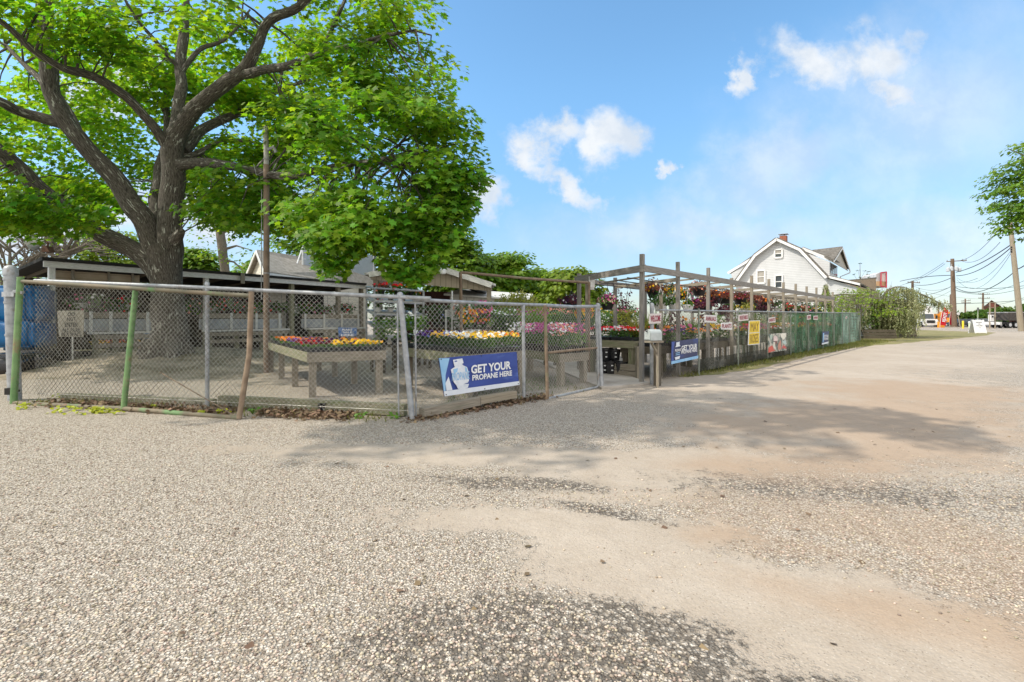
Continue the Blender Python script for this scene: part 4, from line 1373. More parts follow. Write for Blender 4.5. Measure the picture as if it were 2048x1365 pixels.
for i in range(26):
    x, y = rng.uniform(1205, 1275), rng.uniform(572, 650)
    y = max(y, 562 + abs(x - 1240) * 0.25)
    e = V3(W(x, y, 19 + rng.normal() * 0.4))
    mb.tube([p0 + (0, 0, 1.2), (p0 + (0, 0, 1.4)) * .5 + e * .5 + (0, 0, .1), e], [0.025, 0.014, 0.006], 4, cap=False)
    for u in rng.random(18):
        Cs.append((p0 + (0, 0, 1.3)) * (1 - u) + e * u + rng.normal(size=3) * 0.10)
mb.tube([p0, p0 + (0, 0, 1.4)], [0.04, 0.03], 7)
ob("trunk", mb, bark2, mp2)
leaf_ob("crown", Cs, rnd(rng, len(Cs)), rnd(rng, len(Cs)), 0.10, TRI, lf_plum, mp2)
# ------------------------------------------------------------------ writing
def letters(name, body, centre, xd, width, height, m, parent, nrm, bold=0.0, up=(0, 0, 1)):
    """Flat lettering, fitted to width x height, on the plane through centre (xd along the line, nrm to the reader)."""
    cu = bpy.data.curves.new(name, 'FONT')
    cu.body, cu.size, cu.align_x, cu.align_y = body, 1.0, 'CENTER', 'CENTER'
    cu.offset = bold
    cu.resolution_u = 3
    cu.fill_mode = 'BOTH'
    cu.extrude = 0.0
    o = bpy.data.objects.new(name, cu)
    COL.objects.link(o)
    bpy.context.view_layer.update()
    me = bpy.data.meshes.new_from_object(o.evaluated_get(bpy.context.evaluated_depsgraph_get()))
    bpy.data.objects.remove(o)
    bpy.data.curves.remove(cu)
    n = len(me.vertices)
    co = np.empty(n * 3, np.float32)
    me.vertices.foreach_get('co', co)
    co = co.reshape(-1, 3)
    mn, mx = co.min(0), co.max(0)
    xd, nr = unit(xd), unit(nrm)
    upv = unit(np.array(up, float) - xd * np.dot(xd, up))
    x = (co[:, 0] - (mn[0] + mx[0]) / 2) / (mx[0] - mn[0]) * width
    y = (co[:, 1] - (mn[1] + mx[1]) / 2) / (mx[1] - mn[1]) * height
    w = V3(centre) + x[:, None] * xd + y[:, None] * upv + nr * 0.004
    me.vertices.foreach_set('co', w.astype(np.float32).reshape(-1))
    me.materials.clear()
    return put(name, me, m, parent)

def hung_sheet(name, tl, tr, br, bl, m, parent=None, thick=0.006, wave=0.012, nx=16, ny=6, **kw):
    """A limp sheet between four corners, with a real back and thickness."""
    tl, tr, br, bl = map(V3, (tl, tr, br, bl))
    nr = unit(np.cross(tr - tl, bl - tl))
    if nr[1] > 0:
        nr = -nr
    mb = MB()
    def pt(u, v):
        p = (tl * (1 - u) + tr * u) * (1 - v) + (bl * (1 - u) + br * u) * v
        return p + nr * wave * (math.sin(u * 9 + v * 4) * math.sin(v * 3.1) * 0.6 + 0.5 * math.sin(u * 17 + v * 2))
    for i in range(nx):
        for j in range(ny):
            a = [(i / nx, j / ny), ((i + 1) / nx, j / ny), ((i + 1) / nx, (j + 1) / ny), (i / nx, (j + 1) / ny)]
            q = [pt(*k) for k in a]
            mb.face(q[::-1], a[::-1])
            mb.face([x - nr * thick for x in q], a)
    return ob(name, mb, m, parent, smooth=True, **kw), nr

def on_sheet(tl, tr, br, bl, u, v):
    tl, tr, br, bl = map(V3, (tl, tr, br, bl))
    return (tl * (1 - u) + tr * u) * (1 - v) + (bl * (1 - u) + br * u) * v

vinyl = mat("navy_vinyl", (0.035, 0.065, 0.27), (0.055, 0.095, 0.36), coord='UV', scale=3, rough=0.45, col3=(0.12, 0.2, 0.5), scale3=2.2, t3=(0.56, 0.72))
vinyl2 = mat("dark_navy_vinyl", (0.03, 0.035, 0.10), (0.05, 0.055, 0.14), coord='UV', scale=3, rough=0.5, col3=(0.03, 0.08, 0.36), scale3=1.6, t3=(0.5, 0.7))
vinyl_white = mat("white_vinyl", (0.66, 0.70, 0.76), (0.78, 0.80, 0.84), coord='UV', scale=3, rough=0.5)
vinyl_sky = mat("pale_blue_vinyl", (0.22, 0.45, 0.70), (0.35, 0.58, 0.80), coord='UV', scale=3, rough=0.5)

def strip(parent, c4, poly, m, name, lift=0.004):
    """A flat printed shape on a sheet; poly in (u, v) of the sheet."""
    tl, tr, br, bl = map(V3, c4)
    nr = unit(np.cross(tr - tl, bl - tl))
    if nr[1] > 0:
        nr = -nr
    mb = MB()
    q = [on_sheet(*c4, u, v) + nr * lift for u, v in poly]
    n = np.cross(q[1] - q[0], q[2] - q[0])
    mb.face(q if np.dot(n, nr) > 0 else q[::-1])
    return ob(name, mb, m, parent)

# the propane banner on the facing fence
def face_pt(px, py, a, b, off):
    """Where the sight line through (px, py) meets the vertical plane through ground points a, b, moved off towards us."""
    a, b = V3(a)[:2], V3(b)[:2]
    d = unit(np.array((*(b - a), 0)))[:2]
    nn = np.array((d[1], -d[0]))
    if nn[1] > 0:
        nn = -nn
    a = a + nn * off
    t = (px - 1024) / F
    s = np.dot(a, nn) / (t * nn[0] + nn[1])
    return np.array((t * s, s, H - (py - HZ) / F * s))
FB = lambda px, py, off=0.05: face_pt(px, py, B0, B1, off)
FS = lambda px, py, off=0.05: face_pt(px, py, along(0, 0.24), along(5, 0.24), off)
bn = [FB(877, 717), FB(1034, 704), FB(1038, 770), FB(888, 793)]
ban, bnr = hung_sheet("propane_banner", *bn, vinyl, wave=0.010, label="large blue banner with a white gas bottle tied to the facing chain link fence", cat="banner")
bx = unit(bn[1] - bn[0])
strip(ban, bn, [(0, 0.865), (1, 0.885), (1, 1), (0, 1)], vinyl_white, "white_border", 0.016)
strip(ban, bn, [(0, 0), (0.115, 0.02), (0.045, 0.45), (0.02, 0.86), (0, 0.86)], vinyl_sky, "pale_corner", 0.016)
strip(ban, bn, [(0.075, 0.5), (0.10, 0.86), (0.03, 0.86), (0.03, 0.66)], vinyl_white, "pale_corner", 0.018)
bottle = [(0.15, 0.07), (0.26, 0.05), (0.27, 0.18), (0.25, 0.20), (0.26, 0.24), (0.305, 0.30), (0.315, 0.42), (0.31, 0.66), (0.295, 0.72), (0.235, 0.75), (0.305, 0.76), (0.285, 0.86), (0.20, 0.88), (0.165, 0.86),
          (0.15, 0.75), (0.125, 0.66), (0.115, 0.42), (0.11, 0.32), (0.16, 0.26), (0.155, 0.20)]
strip(ban, bn, bottle, mat("white_bottle_print", (0.62, 0.66, 0.72), (0.82, 0.83, 0.86), coord='UV', scale=9, rough=0.5), "bottle_emblem", 0.02)
strip(ban, bn, [(0.165, 0.10), (0.195, 0.095), (0.195, 0.125), (0.165, 0.13)], vinyl, "handle_hole", 0.024)
strip(ban, bn, [(0.135, 0.32), (0.195, 0.30), (0.18, 0.40), (0.14, 0.44)], vinyl_sky, "bottle_shade", 0.024)
strip(ban, bn, [(0.28, 0.28), (0.30, 0.32), (0.30, 0.42), (0.275, 0.42)], vinyl_sky, "bottle_shade", 0.024)
letters("lettering", "PROPANE", on_sheet(*bn, 0.215, 0.52) + bnr * 0.022, bx, 0.19 * 1.9, 0.13, vinyl_sky, ban, bnr, 0.01, up=bn[0] - bn[3])
letters("lettering", "GET YOUR", on_sheet(*bn, 0.62, 0.375) + bnr * 0.016, on_sheet(*bn, 0.9, 0.37) - on_sheet(*bn, 0.3, 0.38), 0.53 * np.linalg.norm(bn[1] - bn[0]), 0.145, white_ink, ban, bnr, 0.035, up=bn[0] - bn[3])
letters("lettering", "PROPANE HERE", on_sheet(*bn, 0.625, 0.61) + bnr * 0.016, on_sheet(*bn, 0.9, 0.61) - on_sheet(*bn, 0.3, 0.61), 0.53 * np.linalg.norm(bn[1] - bn[0]), 0.095, white_ink, ban, bnr, 0.03, up=bn[0] - bn[3])
gm = MB()
for u, v in ((0.02, 0.03), (0.5, 0.03), (0.98, 0.03), (0.02, 0.96), (0.5, 0.96), (0.98, 0.96)):
    q = on_sheet(*bn, u, v) + bnr * 0.016
    gm.tube([q, q + bnr * 0.006], 0.010, 8)
ob("grommet", gm, black_pl, ban)

def small_banner(px4, label, off=0.05):
    c4 = [FS(*p, off) for p in px4]
    b_, nr = hung_sheet("propane_banner", *c4, vinyl2, wave=0.012, nx=8, label=label, cat="banner")
    xd = unit(c4[1] - c4[0])
    Wd = np.linalg.norm(c4[1] - c4[0])
    strip(b_, c4, [(0, 0.87), (1, 0.86), (1, 1), (0, 1)], vinyl_sky, "pale_border", 0.018)
    strip(b_, c4, [(0, 0), (0.10, 0.02), (0.05, 0.5), (0.08, 0.87), (0, 0.87)], vinyl, "pale_corner", 0.018)
    strip(b_, c4, [(0.15, 0.06), (0.27, 0.04), (0.27, 0.2), (0.31, 0.25), (0.12, 0.27), (0.15, 0.2)], vinyl_white, "bottle_emblem", 0.02)
    strip(b_, c4, [(0.11, 0.72), (0.30, 0.70), (0.28, 0.83), (0.14, 0.84)], vinyl_white, "bottle_emblem", 0.02)
    for v in (0.53, 0.61):
        strip(b_, c4, [(0.14, v), (0.29, v - 0.01), (0.29, v + 0.025), (0.14, v + 0.03)], vinyl_sky, "bottle_emblem", 0.02)
    letters("lettering", "PROPANE", on_sheet(*c4, 0.215, 0.42) + nr * 0.02, xd, 0.2 * Wd, 0.07, white_ink, b_, nr, 0.02, up=c4[0] - c4[3])
    letters("lettering", "GET YOUR", on_sheet(*c4, 0.63, 0.36) + nr * 0.02, xd, 0.58 * Wd, 0.125, white_ink, b_, nr, 0.03, up=c4[0] - c4[3])
    letters("lettering", "PROPANE HERE", on_sheet(*c4, 0.63, 0.55) + nr * 0.02, xd, 0.58 * Wd, 0.09, white_ink, b_, nr, 0.02, up=c4[0] - c4[3])
    return b_
small_banner([(1342, 684), (1397, 677), (1395, 717), (1341, 729)], "dark blue gas banner low on the street fence beside the mailbox", 0.06)
b3 = [FS(1644, 664, 0.06), FS(1658, 663, 0.06), FS(1656, 687, 0.06), FS(1643, 690, 0.06)]
bb, nr3 = hung_sheet("propane_banner", *b3, vinyl2, wave=0.008, nx=4, label="small dark blue banner far along the fence on the green windscreen", cat="banner")
strip(bb, b3, [(0, 0.87), (1, 0.86), (1, 1), (0, 1)], vinyl_white, "white_border", 0.016)
letters("lettering", "GET YOUR", on_sheet(*b3, 0.58, 0.38) + nr3 * 0.016, b3[1] - b3[0], 0.6 * np.linalg.norm(b3[1] - b3[0]), 0.14, white_ink, bb, nr3, 0.03)
letters("lettering", "PROPANE", on_sheet(*b3, 0.58, 0.6) + nr3 * 0.016, b3[1] - b3[0], 0.6 * np.linalg.norm(b3[1] - b3[0]), 0.10, white_ink, bb, nr3, 0.03)
strip(bb, b3, [(0.08, 0.1), (0.26, 0.1), (0.22, 0.8), (0.1, 0.82)], vinyl_sky, "bottle_emblem", 0.018)

sign_white = mat("white_sign_board", (0.62, 0.61, 0.59), (0.74, 0.73, 0.70), scale=3, rough=0.6)
sign_pink = mat("faded_pinkish_sign_board", (0.60, 0.53, 0.50), (0.70, 0.64, 0.60), scale=3, rough=0.6)
def board(px4, m, lines, label, ink=None, off=0.05, frame=None, name="word_sign", bold=0.02, wide=0.86):
    c4 = [FS(*p, off) for p in px4]
    tl, tr, br, bl = c4
    nr = unit(np.cross(tr - tl, bl - tl))
    if nr[1] > 0:
        nr = -nr
    mb = MB()
    mb.prism([p - nr * 0.008 for p in c4], nr * 0.012)
    b_ = ob(name, mb, m, None, label=label, cat="sign", group="word signs wired to the street fence" if name == "word_sign" else None)
    Wd, Hd = np.linalg.norm(tr - tl), np.linalg.norm(bl - tl)
    if frame:
        for poly in ([(0.05, 0.03), (0.95, 0.03), (0.95, 0.045), (0.05, 0.045)], [(0.05, 0.955), (0.95, 0.955), (0.95, 0.97), (0.05, 0.97)],
                     [(0.05, 0.03), (0.07, 0.03), (0.07, 0.97), (0.05, 0.97)], [(0.93, 0.03), (0.95, 0.03), (0.95, 0.97), (0.93, 0.97)]):
            strip(b_, c4, poly, frame, "printed_border", 0.008)
    for body, v, hh in lines:
        letters("lettering", body, on_sheet(*c4, 0.5, v) + nr * 0.006, tr - tl, wide * Wd, hh * Hd, ink or red_ink, b_, nr, bold, up=tl - bl)
    return b_, c4
board([(1300, 628), (1323, 627), (1321, 647), (1298, 648)], sign_pink, [("WELCOME", 0.5, 0.62)], "faded pinkish WELCOME sign at the head of the street fence over the mailbox")
board([(1409, 630), (1433, 631), (1433, 646), (1409, 645)], sign_white, [("ANNUALS", 0.5, 0.62)], "white ANNUALS sign with red letters on the fence top")
board([(1442, 646), (1464, 645), (1464, 660), (1442, 659)], sign_white, [("PLANTS", 0.5, 0.66)], "white PLANTS sign hung lower than the other fence signs")
board([(1477, 630), (1496, 628), (1497, 641), (1477, 643)], sign_pink, [("VEGETABLES", 0.5, 0.62)], "small VEGETABLES sign just above the yellow poster")
board([(1537, 636), (1550, 634), (1551, 645), (1537, 646)], sign_pink, [("BASKETS", 0.5, 0.6)], "little pale sign over the colourful food poster")
board([(1614, 631), (1621.5, 630), (1621.5, 639), (1614, 640)], sign_pink, [("OPEN", 0.5, 0.6)], "first of two tiny pale signs on the green windscreen")
board([(1627, 632), (1635.5, 631.5), (1635.5, 640), (1627, 640)], sign_pink, [("HERBS", 0.5, 0.6)], "second of two tiny pale signs on the green windscreen, farther along")
board([(1691, 634), (1694.5, 632.5), (1694.5, 637), (1691, 638.5)], sign_pink, [("SALE", 0.5, 0.5)], "tiny dull tag near the far end of the pale windscreen")
yel = mat("yellow_poster_board", (0.72, 0.50, 0.02), (0.82, 0.60, 0.04), scale=3, rough=0.55)
yb, yc = board([(1498, 642), (1520, 641), (1519, 689), (1496, 691)], sign_white, [], "tall yellow poster with two lines of thin letters on the fence", name="yellow_poster")
strip(yb, yc, [(0.05, 0.025), (0.95, 0.025), (0.95, 0.49), (0.05, 0.49)], yel, "yellow_field", 0.007)
strip(yb, yc, [(0.05, 0.52), (0.95, 0.52), (0.95, 0.965), (0.05, 0.965)], yel, "yellow_field", 0.007)
ynr = unit(np.cross(yc[1] - yc[0], yc[3] - yc[0]))
ynr = -ynr if ynr[1] > 0 else ynr
for body, v in (("MAY", 0.26), ("ROSES", 0.74)):
    letters("lettering", body, on_sheet(*yc, 0.5, v) + ynr * 0.01, yc[1] - yc[0], 0.72 * np.linalg.norm(yc[1] - yc[0]), 0.36 * np.linalg.norm(yc[3] - yc[0]),
            mat("brown_lettering", (0.30, 0.17, 0.03), rough=0.6), yb, ynr, 0.0)
pb, pc = board([(1537, 668.5), (1572, 666), (1573, 701), (1536, 706)], mat("poster_print", (0.10, 0.13, 0.11), (0.55, 0.52, 0.44), scale=5, rough=0.5, lo=0.45, hi=0.55), [],
               "poster printed with red and pale fruit shapes on the dark netting", name="fruit_poster", off=0.06)
for poly, c in (([(0, 0.72), (0.18, 0.62), (0.36, 0.93), (0.0, 1)], (0.55, 0.09, 0.06)), ([(0.50, 0.62), (0.66, 0.35), (0.68, 0.9), (0.5, 0.92)], (0.5, 0.22, 0.16)),
                ([(0.70, 0.85), (0.82, 0.66), (0.98, 0.84), (0.98, 0.9)], (0.5, 0.08, 0.07)), ([(0.25, 0.2), (0.36, 0.1), (0.47, 0.2), (0.47, 0.4), (0.25, 0.4)], (0.65, 0.50, 0.48)),
                ([(0.24, 0.46), (0.34, 0.46), (0.36, 0.9), (0.24, 0.9)], (0.62, 0.58, 0.50)), ([(0.62, 0.02), (0.98, 0.02), (0.98, 0.2), (0.8, 0.4), (0.66, 0.2)], (0.68, 0.64, 0.55)),
                ([(0.05, 0.06), (0.2, 0.06), (0.17, 0.3), (0.08, 0.35)], (0.35, 0.42, 0.36)), ([(0.27, 0.42), (0.47, 0.42), (0.45, 0.55), (0.38, 0.62)], (0.16, 0.06, 0.05)),
                ([(0.72, 0.45), (0.95, 0.42), (1.0, 0.66), (0.8, 0.6)], (0.42, 0.5, 0.48))):
    strip(pb, pc, poly, mat("poster_ink", c, tuple(x * 1.3 for x in c), scale=8, rough=0.5), "printed_fruit", 0.008 + 0.001 * len(poly))

# ------------------------------------------------------------------ mailbox at the gate
mbx = empty("mailbox", (*FS(1308, 760, 0.30)[:2], 0), "pale grey arched mailbox on a bracketed wooden post before the fence", "mailbox")
o = V3(mbx.location)
zt0 = topz(659, o[1])
prof = [(-0.12, 0), (0.12, 0), (0.12, 0.17)] + [(0.12 * math.cos(a), 0.17 + 0.11 * math.sin(a)) for a in np.linspace(0.2, math.pi - 0.2, 9)] + [(-0.12, 0.17)]
bd = MB()
ax = unit(np.array((0.9, 0.42, 0)))
sd = np.array((ax[1], -ax[0], 0))
zb = topz(681, o[1])
hs_ = (zt0 - zb) / 0.28
bd.prism([o + np.array((0, 0, zb)) + sd * x * 0.86 - ax * 0.17 + np.array((0, 0, z * hs_)) for x, z in prof], ax * 0.30)
ob("box", bd, mat("mailbox_paint", (0.40, 0.44, 0.43), (0.50, 0.53, 0.52), scale=6, rough=0.5), mbx, smooth=True)
fd = MB()
fd.prism([o + np.array((0, 0, zb + 0.02)) + sd * x * 0.76 - ax * 0.176 + np.array((0, 0, z * hs_ * 0.9)) for x, z in prof], -ax * 0.012)
ob("door", fd, mat("mailbox_door_paint", (0.36, 0.41, 0.40), (0.45, 0.48, 0.47), scale=6, rough=0.5), mbx)
fg = MB()
q = o - ax * 0.19 + np.array((0, 0, zt0 - 0.05))
fg.tube([q, q - ax * 0.03, q - ax * 0.03 + (0, 0, 0.05), q + (0, 0, 0.06)], 0.012, 6)
fg.tube([o + ax * 0.1 + np.array((0, 0, zt0)), o + ax * 0.1 + np.array((0, 0, zt0 + 0.09))], 0.03, 8)
ob("latch", fg, black_pl, mbx)
ps = MB()
ps.bar(o + ax * 0.10, o + ax * 0.10 + (0, 0, zb), 0.05, 0.05)
ps.bar(o + ax * 0.09 + (0, 0, zb - 0.28), o - ax * 0.10 + (0, 0, zb - 0.02), 0.04, 0.04)
ps.box(o + np.array((0, 0, zb - 0.03)), (0.36, 0.2, 0.04), math.atan2(ax[1], ax[0]))
ob("post", ps, wood, mbx)
bp_ = MB()
bp_.bar(o + FD * 0.35 - FN * 0.1, o + FD * 0.35 - FN * 0.1 + (0, 0, 0.92), 0.13, 0.13)
ob("timber_stub", bp_, wood_dark, None, label="dark square timber stub behind the mailbox post", cat="timber post")

# ------------------------------------------------------------------ display tables
def table(label, c0, a, b, z, legs=True, m=wood, board=0.19, shelf=None, legw=0.13, group="wooden display tables", skirt=None):
    """c0: near corner on the ground; a, b: the two sides (ground vectors); z: top height."""
    c0, a, b = V3(c0), V3(a), V3(b)
    t = empty("display_table", c0 + (a + b) / 2 * np.array((1, 1, 0)), label, "table", group)
    ua, ub = unit(a), unit(b)
    up = np.array((0, 0, 1.0))
    mb = MB()
    k = int(np.linalg.norm(b) / 0.16)
    for i in range(k):
        s = c0 + ub * (0.16 * i + 0.08) + up * (z - 0.035)
        mb.bar(s + ua * 0.06, s + a - ua * 0.06, 0.135, 0.03)
    ob("tabletop", mb, wood_dark, t)
    for nm, s, e, inn in (("front_board", c0, c0 + a, ub), ("back_board", c0 + b, c0 + a + b, -ub)):
        mb = MB()
        mb.bar(s + inn * 0.02 + up * (z - board / 2), e + inn * 0.02 + up * (z - board / 2), 0.04, board)
        ob(nm, mb, m, t)
    for s, inn in ((c0, ua), (c0 + a, -ua)):
        mb = MB()
        mb.bar(s + ub * 0.042 + inn * 0.02 + up * (z - board / 2 - .004), s + b - ub * 0.042 + inn * 0.02 + up * (z - board / 2 - .004), 0.04, board * 0.97)
        ob("side_board", mb, wood_moss if m is wood else m, t)
    if legs:
        nb = max(2, int(np.linalg.norm(b) / 1.7) + 1)
        for i in range(nb):
            for j in (0, 1):
                p = c0 + ub * 0.11 + ua * 0.11 + (b - ub * 0.22) * (i / (nb - 1)) + (a - ua * 0.22) * j
                mb = MB()
                mb.bar(p, p + up * (z - 0.05), legw, legw, up=ua)
                ob("leg", mb, m, t)
    if skirt is not None:
        r_ = random.Random(int(c0[0] * 100))
        Lb = np.linalg.norm(a)
        x = 0.1
        while x < Lb - 0.1:
            s = c0 + ua * x - ub * 0.03
            if r_.random() < 0.85:
                mb = MB()
                mb.bar(s + up * 0.22, s + ua * r_.uniform(-.03, .03) + up * (z - board - 0.01), r_.choice((0.05, 0.07, 0.09)), 0.018, up=ub)
                ob("skirt_slat", mb, skirt, t)
            x += r_.choice((0.16, 0.2, 0.27, 0.34))
    if shelf:
        mb = MB()
        mb.box(c0 + (a + b) / 2 + up * shelf, (np.linalg.norm(b) - 0.2, np.linalg.norm(a) - 0.2, 0.04), math.atan2(b[1], b[0]))
        ob("shelf", mb, wood_dark, t)
    return t

def flowerbed(o, rng_, c, ua, ub, w, l, z, cols, leafm, nl, nf, fsize, h0=0.04, h1=0.12, lsize=0.06, tip=0.0, fz=None):
    """Foliage and flowers filling a w x l rectangle about c."""
    u, v = rng_.uniform(-.5, .5, nl), rng_.uniform(-.5, .5, nl)
    C = np.asarray(c) + np.outer(u * w, ua) + np.outer(v * l, ub) + np.outer(z + h0 + (h1 - h0) * rng_.random(nl) ** 0.8, (0, 0, 1))
    Nn = rnd(rng_, nl) * 0.7 + np.array((0, 0, 1))
    leaf_ob("foliage", C, Nn, rnd(rng_, nl) + (0, 0, 0.25), lsize * (0.7 + 0.6 * rng_.random(nl)), OVAL * np.array((1.3, 1)), leafm, o)
    for col, share in cols:
        n = max(3, int(nf * share))
        u, v = rng_.uniform(-.5, .5, n), rng_.uniform(-.5, .5, n)
        zf = fz if fz else (h1 * 0.9, h1 * 1.25)
        C = np.asarray(c) + np.outer(u * w, ua) + np.outer(v * l, ub) + np.outer(z + zf[0] + (zf[1] - zf[0]) * rng_.random(n), (0, 0, 1))
        toc = norm_rows(np.array((0, 0, H)) - C)
        Nn = np.array((0, 0, 0.8)) + np.array((0.25, -0.9, 0)) * 0.6 + rnd(rng_, n) * 0.5
        leaf_ob("blossoms", C, Nn, rnd(rng_, n), fsize * (0.75 + 0.5 * rng_.random(n)), PETAL, FL[col], o, curl=0.1)

frng = np.random.default_rng(77)
def flat(label, c, ua, ub, w, l, z, cols, group, leafm=None, nl=110, nf=34, fsize=0.062, tall=1.0, tray=True, name="flower_flat"):
    """A tray of bedding plants."""
    c = np.array((c[0], c[1], 0.0))
    ua, ub = unit(ua), unit(ub)
    o = empty(name, c + np.array((0, 0, z)), label, "flower tray", group)
    if tray:
        mb = MB()
        rz = math.atan2(ub[1], ub[0])
        mb.box(c + np.array((0, 0, z + 0.035)), (l * 0.97, w * 0.95, 0.065), rz)
        nx = 3
        for i in range(4):
            for j in range(nx):
                q = c + ub * l * (-.375 + .25 * i) + ua * w * (-.32 + .32 * j)
                mb.box(q + np.array((0, 0, z + 0.07)), (l * 0.20, w * 0.27, 0.02), rz)
        ob("tray", mb, black_pl, o)
    flowerbed(o, frng, c, ua, ub, w * 1.02, l * 1.02, z, cols, leafm or lf_mid, nl, nf, fsize, 0.06, 0.15 * tall, 0.065)
    return o

# corner table nearest the facing fence
t1c, t1a, t1b = V3((-3.87, 9.15, 0)), V3((1.33, 0.62, 0)), V3((-3.0, 4.35, 0))
table("weathered wooden table of pansies at the fence corner, nearest the lot", t1c, t1a, t1b, 0.86)
ua, ub = unit(t1a), unit(t1b)
cols_t1 = [  # rows from the front, each: three flats across
    [("maroon", "dark"), ("yellow", "dark"), ("yellow", None)],
    [("maroon", "red"), ("dark", "yellow"), ("yellow", None)],
    [("maroon", "violet"), ("dark", "maroon"), ("orange", "dark")],
    [("violet", "orange"), ("maroon", "orange"), ("dark", "orange")],
    [("orange", None), ("maroon", "violet"), (None, None)],
    [("orange", None), (None, None), (None, None)],
    [(None, None), (None, None), (None, None)]]
word = {'maroon': 'maroon', 'dark': 'blackish plum', 'yellow': 'golden yellow', 'red': 'red', 'violet': 'violet', 'orange': 'orange'}
for r_ in range(7):
    for k in range(3):
        c = t1c + ua * (0.25 + 0.46 * k) + ub * (0.32 + 0.66 * r_)
        a_, b_ = cols_t1[r_][k]
        cols = ([(a_, 0.75 if b_ else 1.0)] if a_ else []) + ([(b_, 0.3)] if b_ else [])
        if a_:
            lab = "black tray of %s pansies%s on the corner table" % (word[a_], " with some %s" % word[b_] if b_ else "")
        else:
            lab = "black tray of green seedlings without flowers at the far end of the corner table"
        flat(lab, c, ua, ub, 0.44, 0.62, 0.865, cols, lab[:-20] if False else "pansy trays on the corner table", nf=46, fsize=0.068)
# the blue sign stuck among the pansies
bs = [V3(W(676, 655, 11.6)), V3(W(714, 656, 11.6)), V3(W(713, 673, 11.6)), V3(W(677, 673, 11.6))]
mb = MB()
mb.prism(bs, (0, 0.012, 0))
mb.bar(W(695, 672, 11.606), W(695, 690, 11.606), 0.03, 0.012)
bso = ob("table_sign", mb, mat("blue_sign_board", (0.05, 0.12, 0.30), (0.08, 0.17, 0.38), scale=4, rough=0.5), None, label="small blue sign with white letters standing among the pansies", cat="sign")
for body, y, wd, hh in (("PLANT", 660, 0.26, 0.05), ("SALE", 665, 0.22, 0.04), ("HERE", 670.5, 0.30, 0.055)):
    letters("lettering", body, W(695, y, 11.594), (1, 0, 0), wd, hh, white_ink, bso, (0, -1, 0), 0.03)

# second table, behind the propane banner
t2c, t2a, t2b = V3((-0.72, 8.62, 0)), V3((1.0, 1.15, 0)), V3((-1.75, 2.3, 0))
table("wooden table of potted pansies behind the large blue banner", t2c, t2a, t2b, 0.86)
ua, ub = unit(t2a), unit(t2b)
c2 = [[("yellow", "white"), ("yellow", "white"), ("yellow", "orange")], [("white", "yellow"), ("yellow", "white"), ("yellow", None)], [("yellow", "blue"), ("white", "violet"), ("white", "salmon")],
      [("violet", "dark"), ("violet", "yellow"), (None, None)], [("white", None), (None, None), (None, None)]]
for r_ in range(5):
    for k in range(3):
        c = t2c + ua * (0.26 + 0.50 * k) + ub * (0.30 + 0.57 * r_)
        a_, b_ = c2[r_][k]
        cols = ([(a_, 0.7)] if a_ else []) + ([(b_, 0.4)] if b_ else [])
        lab = "pots of %s pansies%s on the table behind the banner" % (word.get(a_, a_), " and %s ones" % word.get(b_, b_) if b_ else "") if a_ else "pots of leafy green plants on the table behind the banner"
        flat(lab, c, ua, ub, 0.48, 0.55, 0.865, cols, "pots of pansies on the table behind the banner", leafm=lf_mid if k else lf_dark, nl=190, nf=40, fsize=0.07, tall=2.0)

# third table, behind the walk gate: tall pink and purple flowers
t3c, t3a, t3b = V3((1.05, 10.62, 0)), V3((0.75, 0.72, 0)), V3((-1.25, 2.7, 0))
table("low wooden table of tall purple flowers behind the walk gate", t3c, t3a, t3b, 0.72)
ua, ub = unit(t3a), unit(t3b)
c3 = [[("salmon", "white"), ("magenta", "salmon")], [("magenta", None), ("pink", "white")], [("magenta", "pink"), ("pink", "magenta")], [("white", "magenta"), ("magenta", None)], [("white", None), ("salmon", "white")]]
for r_ in range(5):
    for k in range(2):
        c = t3c + ua * (0.27 + 0.52 * k) + ub * (0.32 + 0.6 * r_)
        a_, b_ = c3[r_][k]
        lab = "tall %s flowers%s in pots on the low table behind the walk gate" % (a_, " and %s" % b_ if b_ else "")
        o = empty("flower_pots", np.array((c[0], c[1], 0.725)), lab, "potted flowers", "tall flowers on the low table")
        mb = MB()
        for i in (-1, 1):
            for j in (-1, 1):
                q = c + ua * 0.12 * i + ub * 0.14 * j
                mb.lathe((q[0], q[1], 0.725), [(0.07, 0), (0.10, 0.15), (0.105, 0.155), (0.09, 0.15)], 10)
        ob("pots", mb, black_pl, o)
        flowerbed(o, frng, (c[0], c[1], 0), ua, ub, 0.5, 0.6, 0.725, [(a_, 0.75)] + ([(b_, 0.4)] if b_ else []), lf_lite if k else lf_mid, 230, 70, 0.06, 0.12, 0.46, 0.085, fz=(0.40, 0.68))

# fourth table, inside the pergola end: red petunias
t4c = V3((3.1, 12.35, 0))
t4a, t4b = V3((-1.05, 0.95, 0)), V3((2.6, 2.75, 0))
table("wooden table of bright red flowers under the pergola end", t4c, t4a, t4b, 0.93, m=wood_moss)
ua, ub = unit(t4a), unit(t4b)
for r_ in range(5):
    for k in range(2):
        c = t4c + ua * (0.36 + 0.68 * k) + ub * (0.35 + 0.68 * r_)
        a_, b_ = [("red", "white"), ("red", None), ("red", "pink"), ("white", "pink"), ("salmon", "pink")][r_] if k == 0 else [("red", "white"), ("white", "pink"), ("pink", "white"), ("cream", "pink"), ("cream", None)][r_]
        lab = "tray of %s petunias%s on the table under the pergola end" % (a_, " with %s" % b_ if b_ else "")
        flat(lab, c, ua, ub, 0.66, 0.66, 0.935, [(a_, 0.8)] + ([(b_, 0.35)] if b_ else []), "petunia trays under the pergola end", leafm=lf_mid, nl=260, nf=70, fsize=0.075, tall=1.9)
mb = MB()
k0, k1 = V3(G(1198, 748)), V3(G(1286, 759))
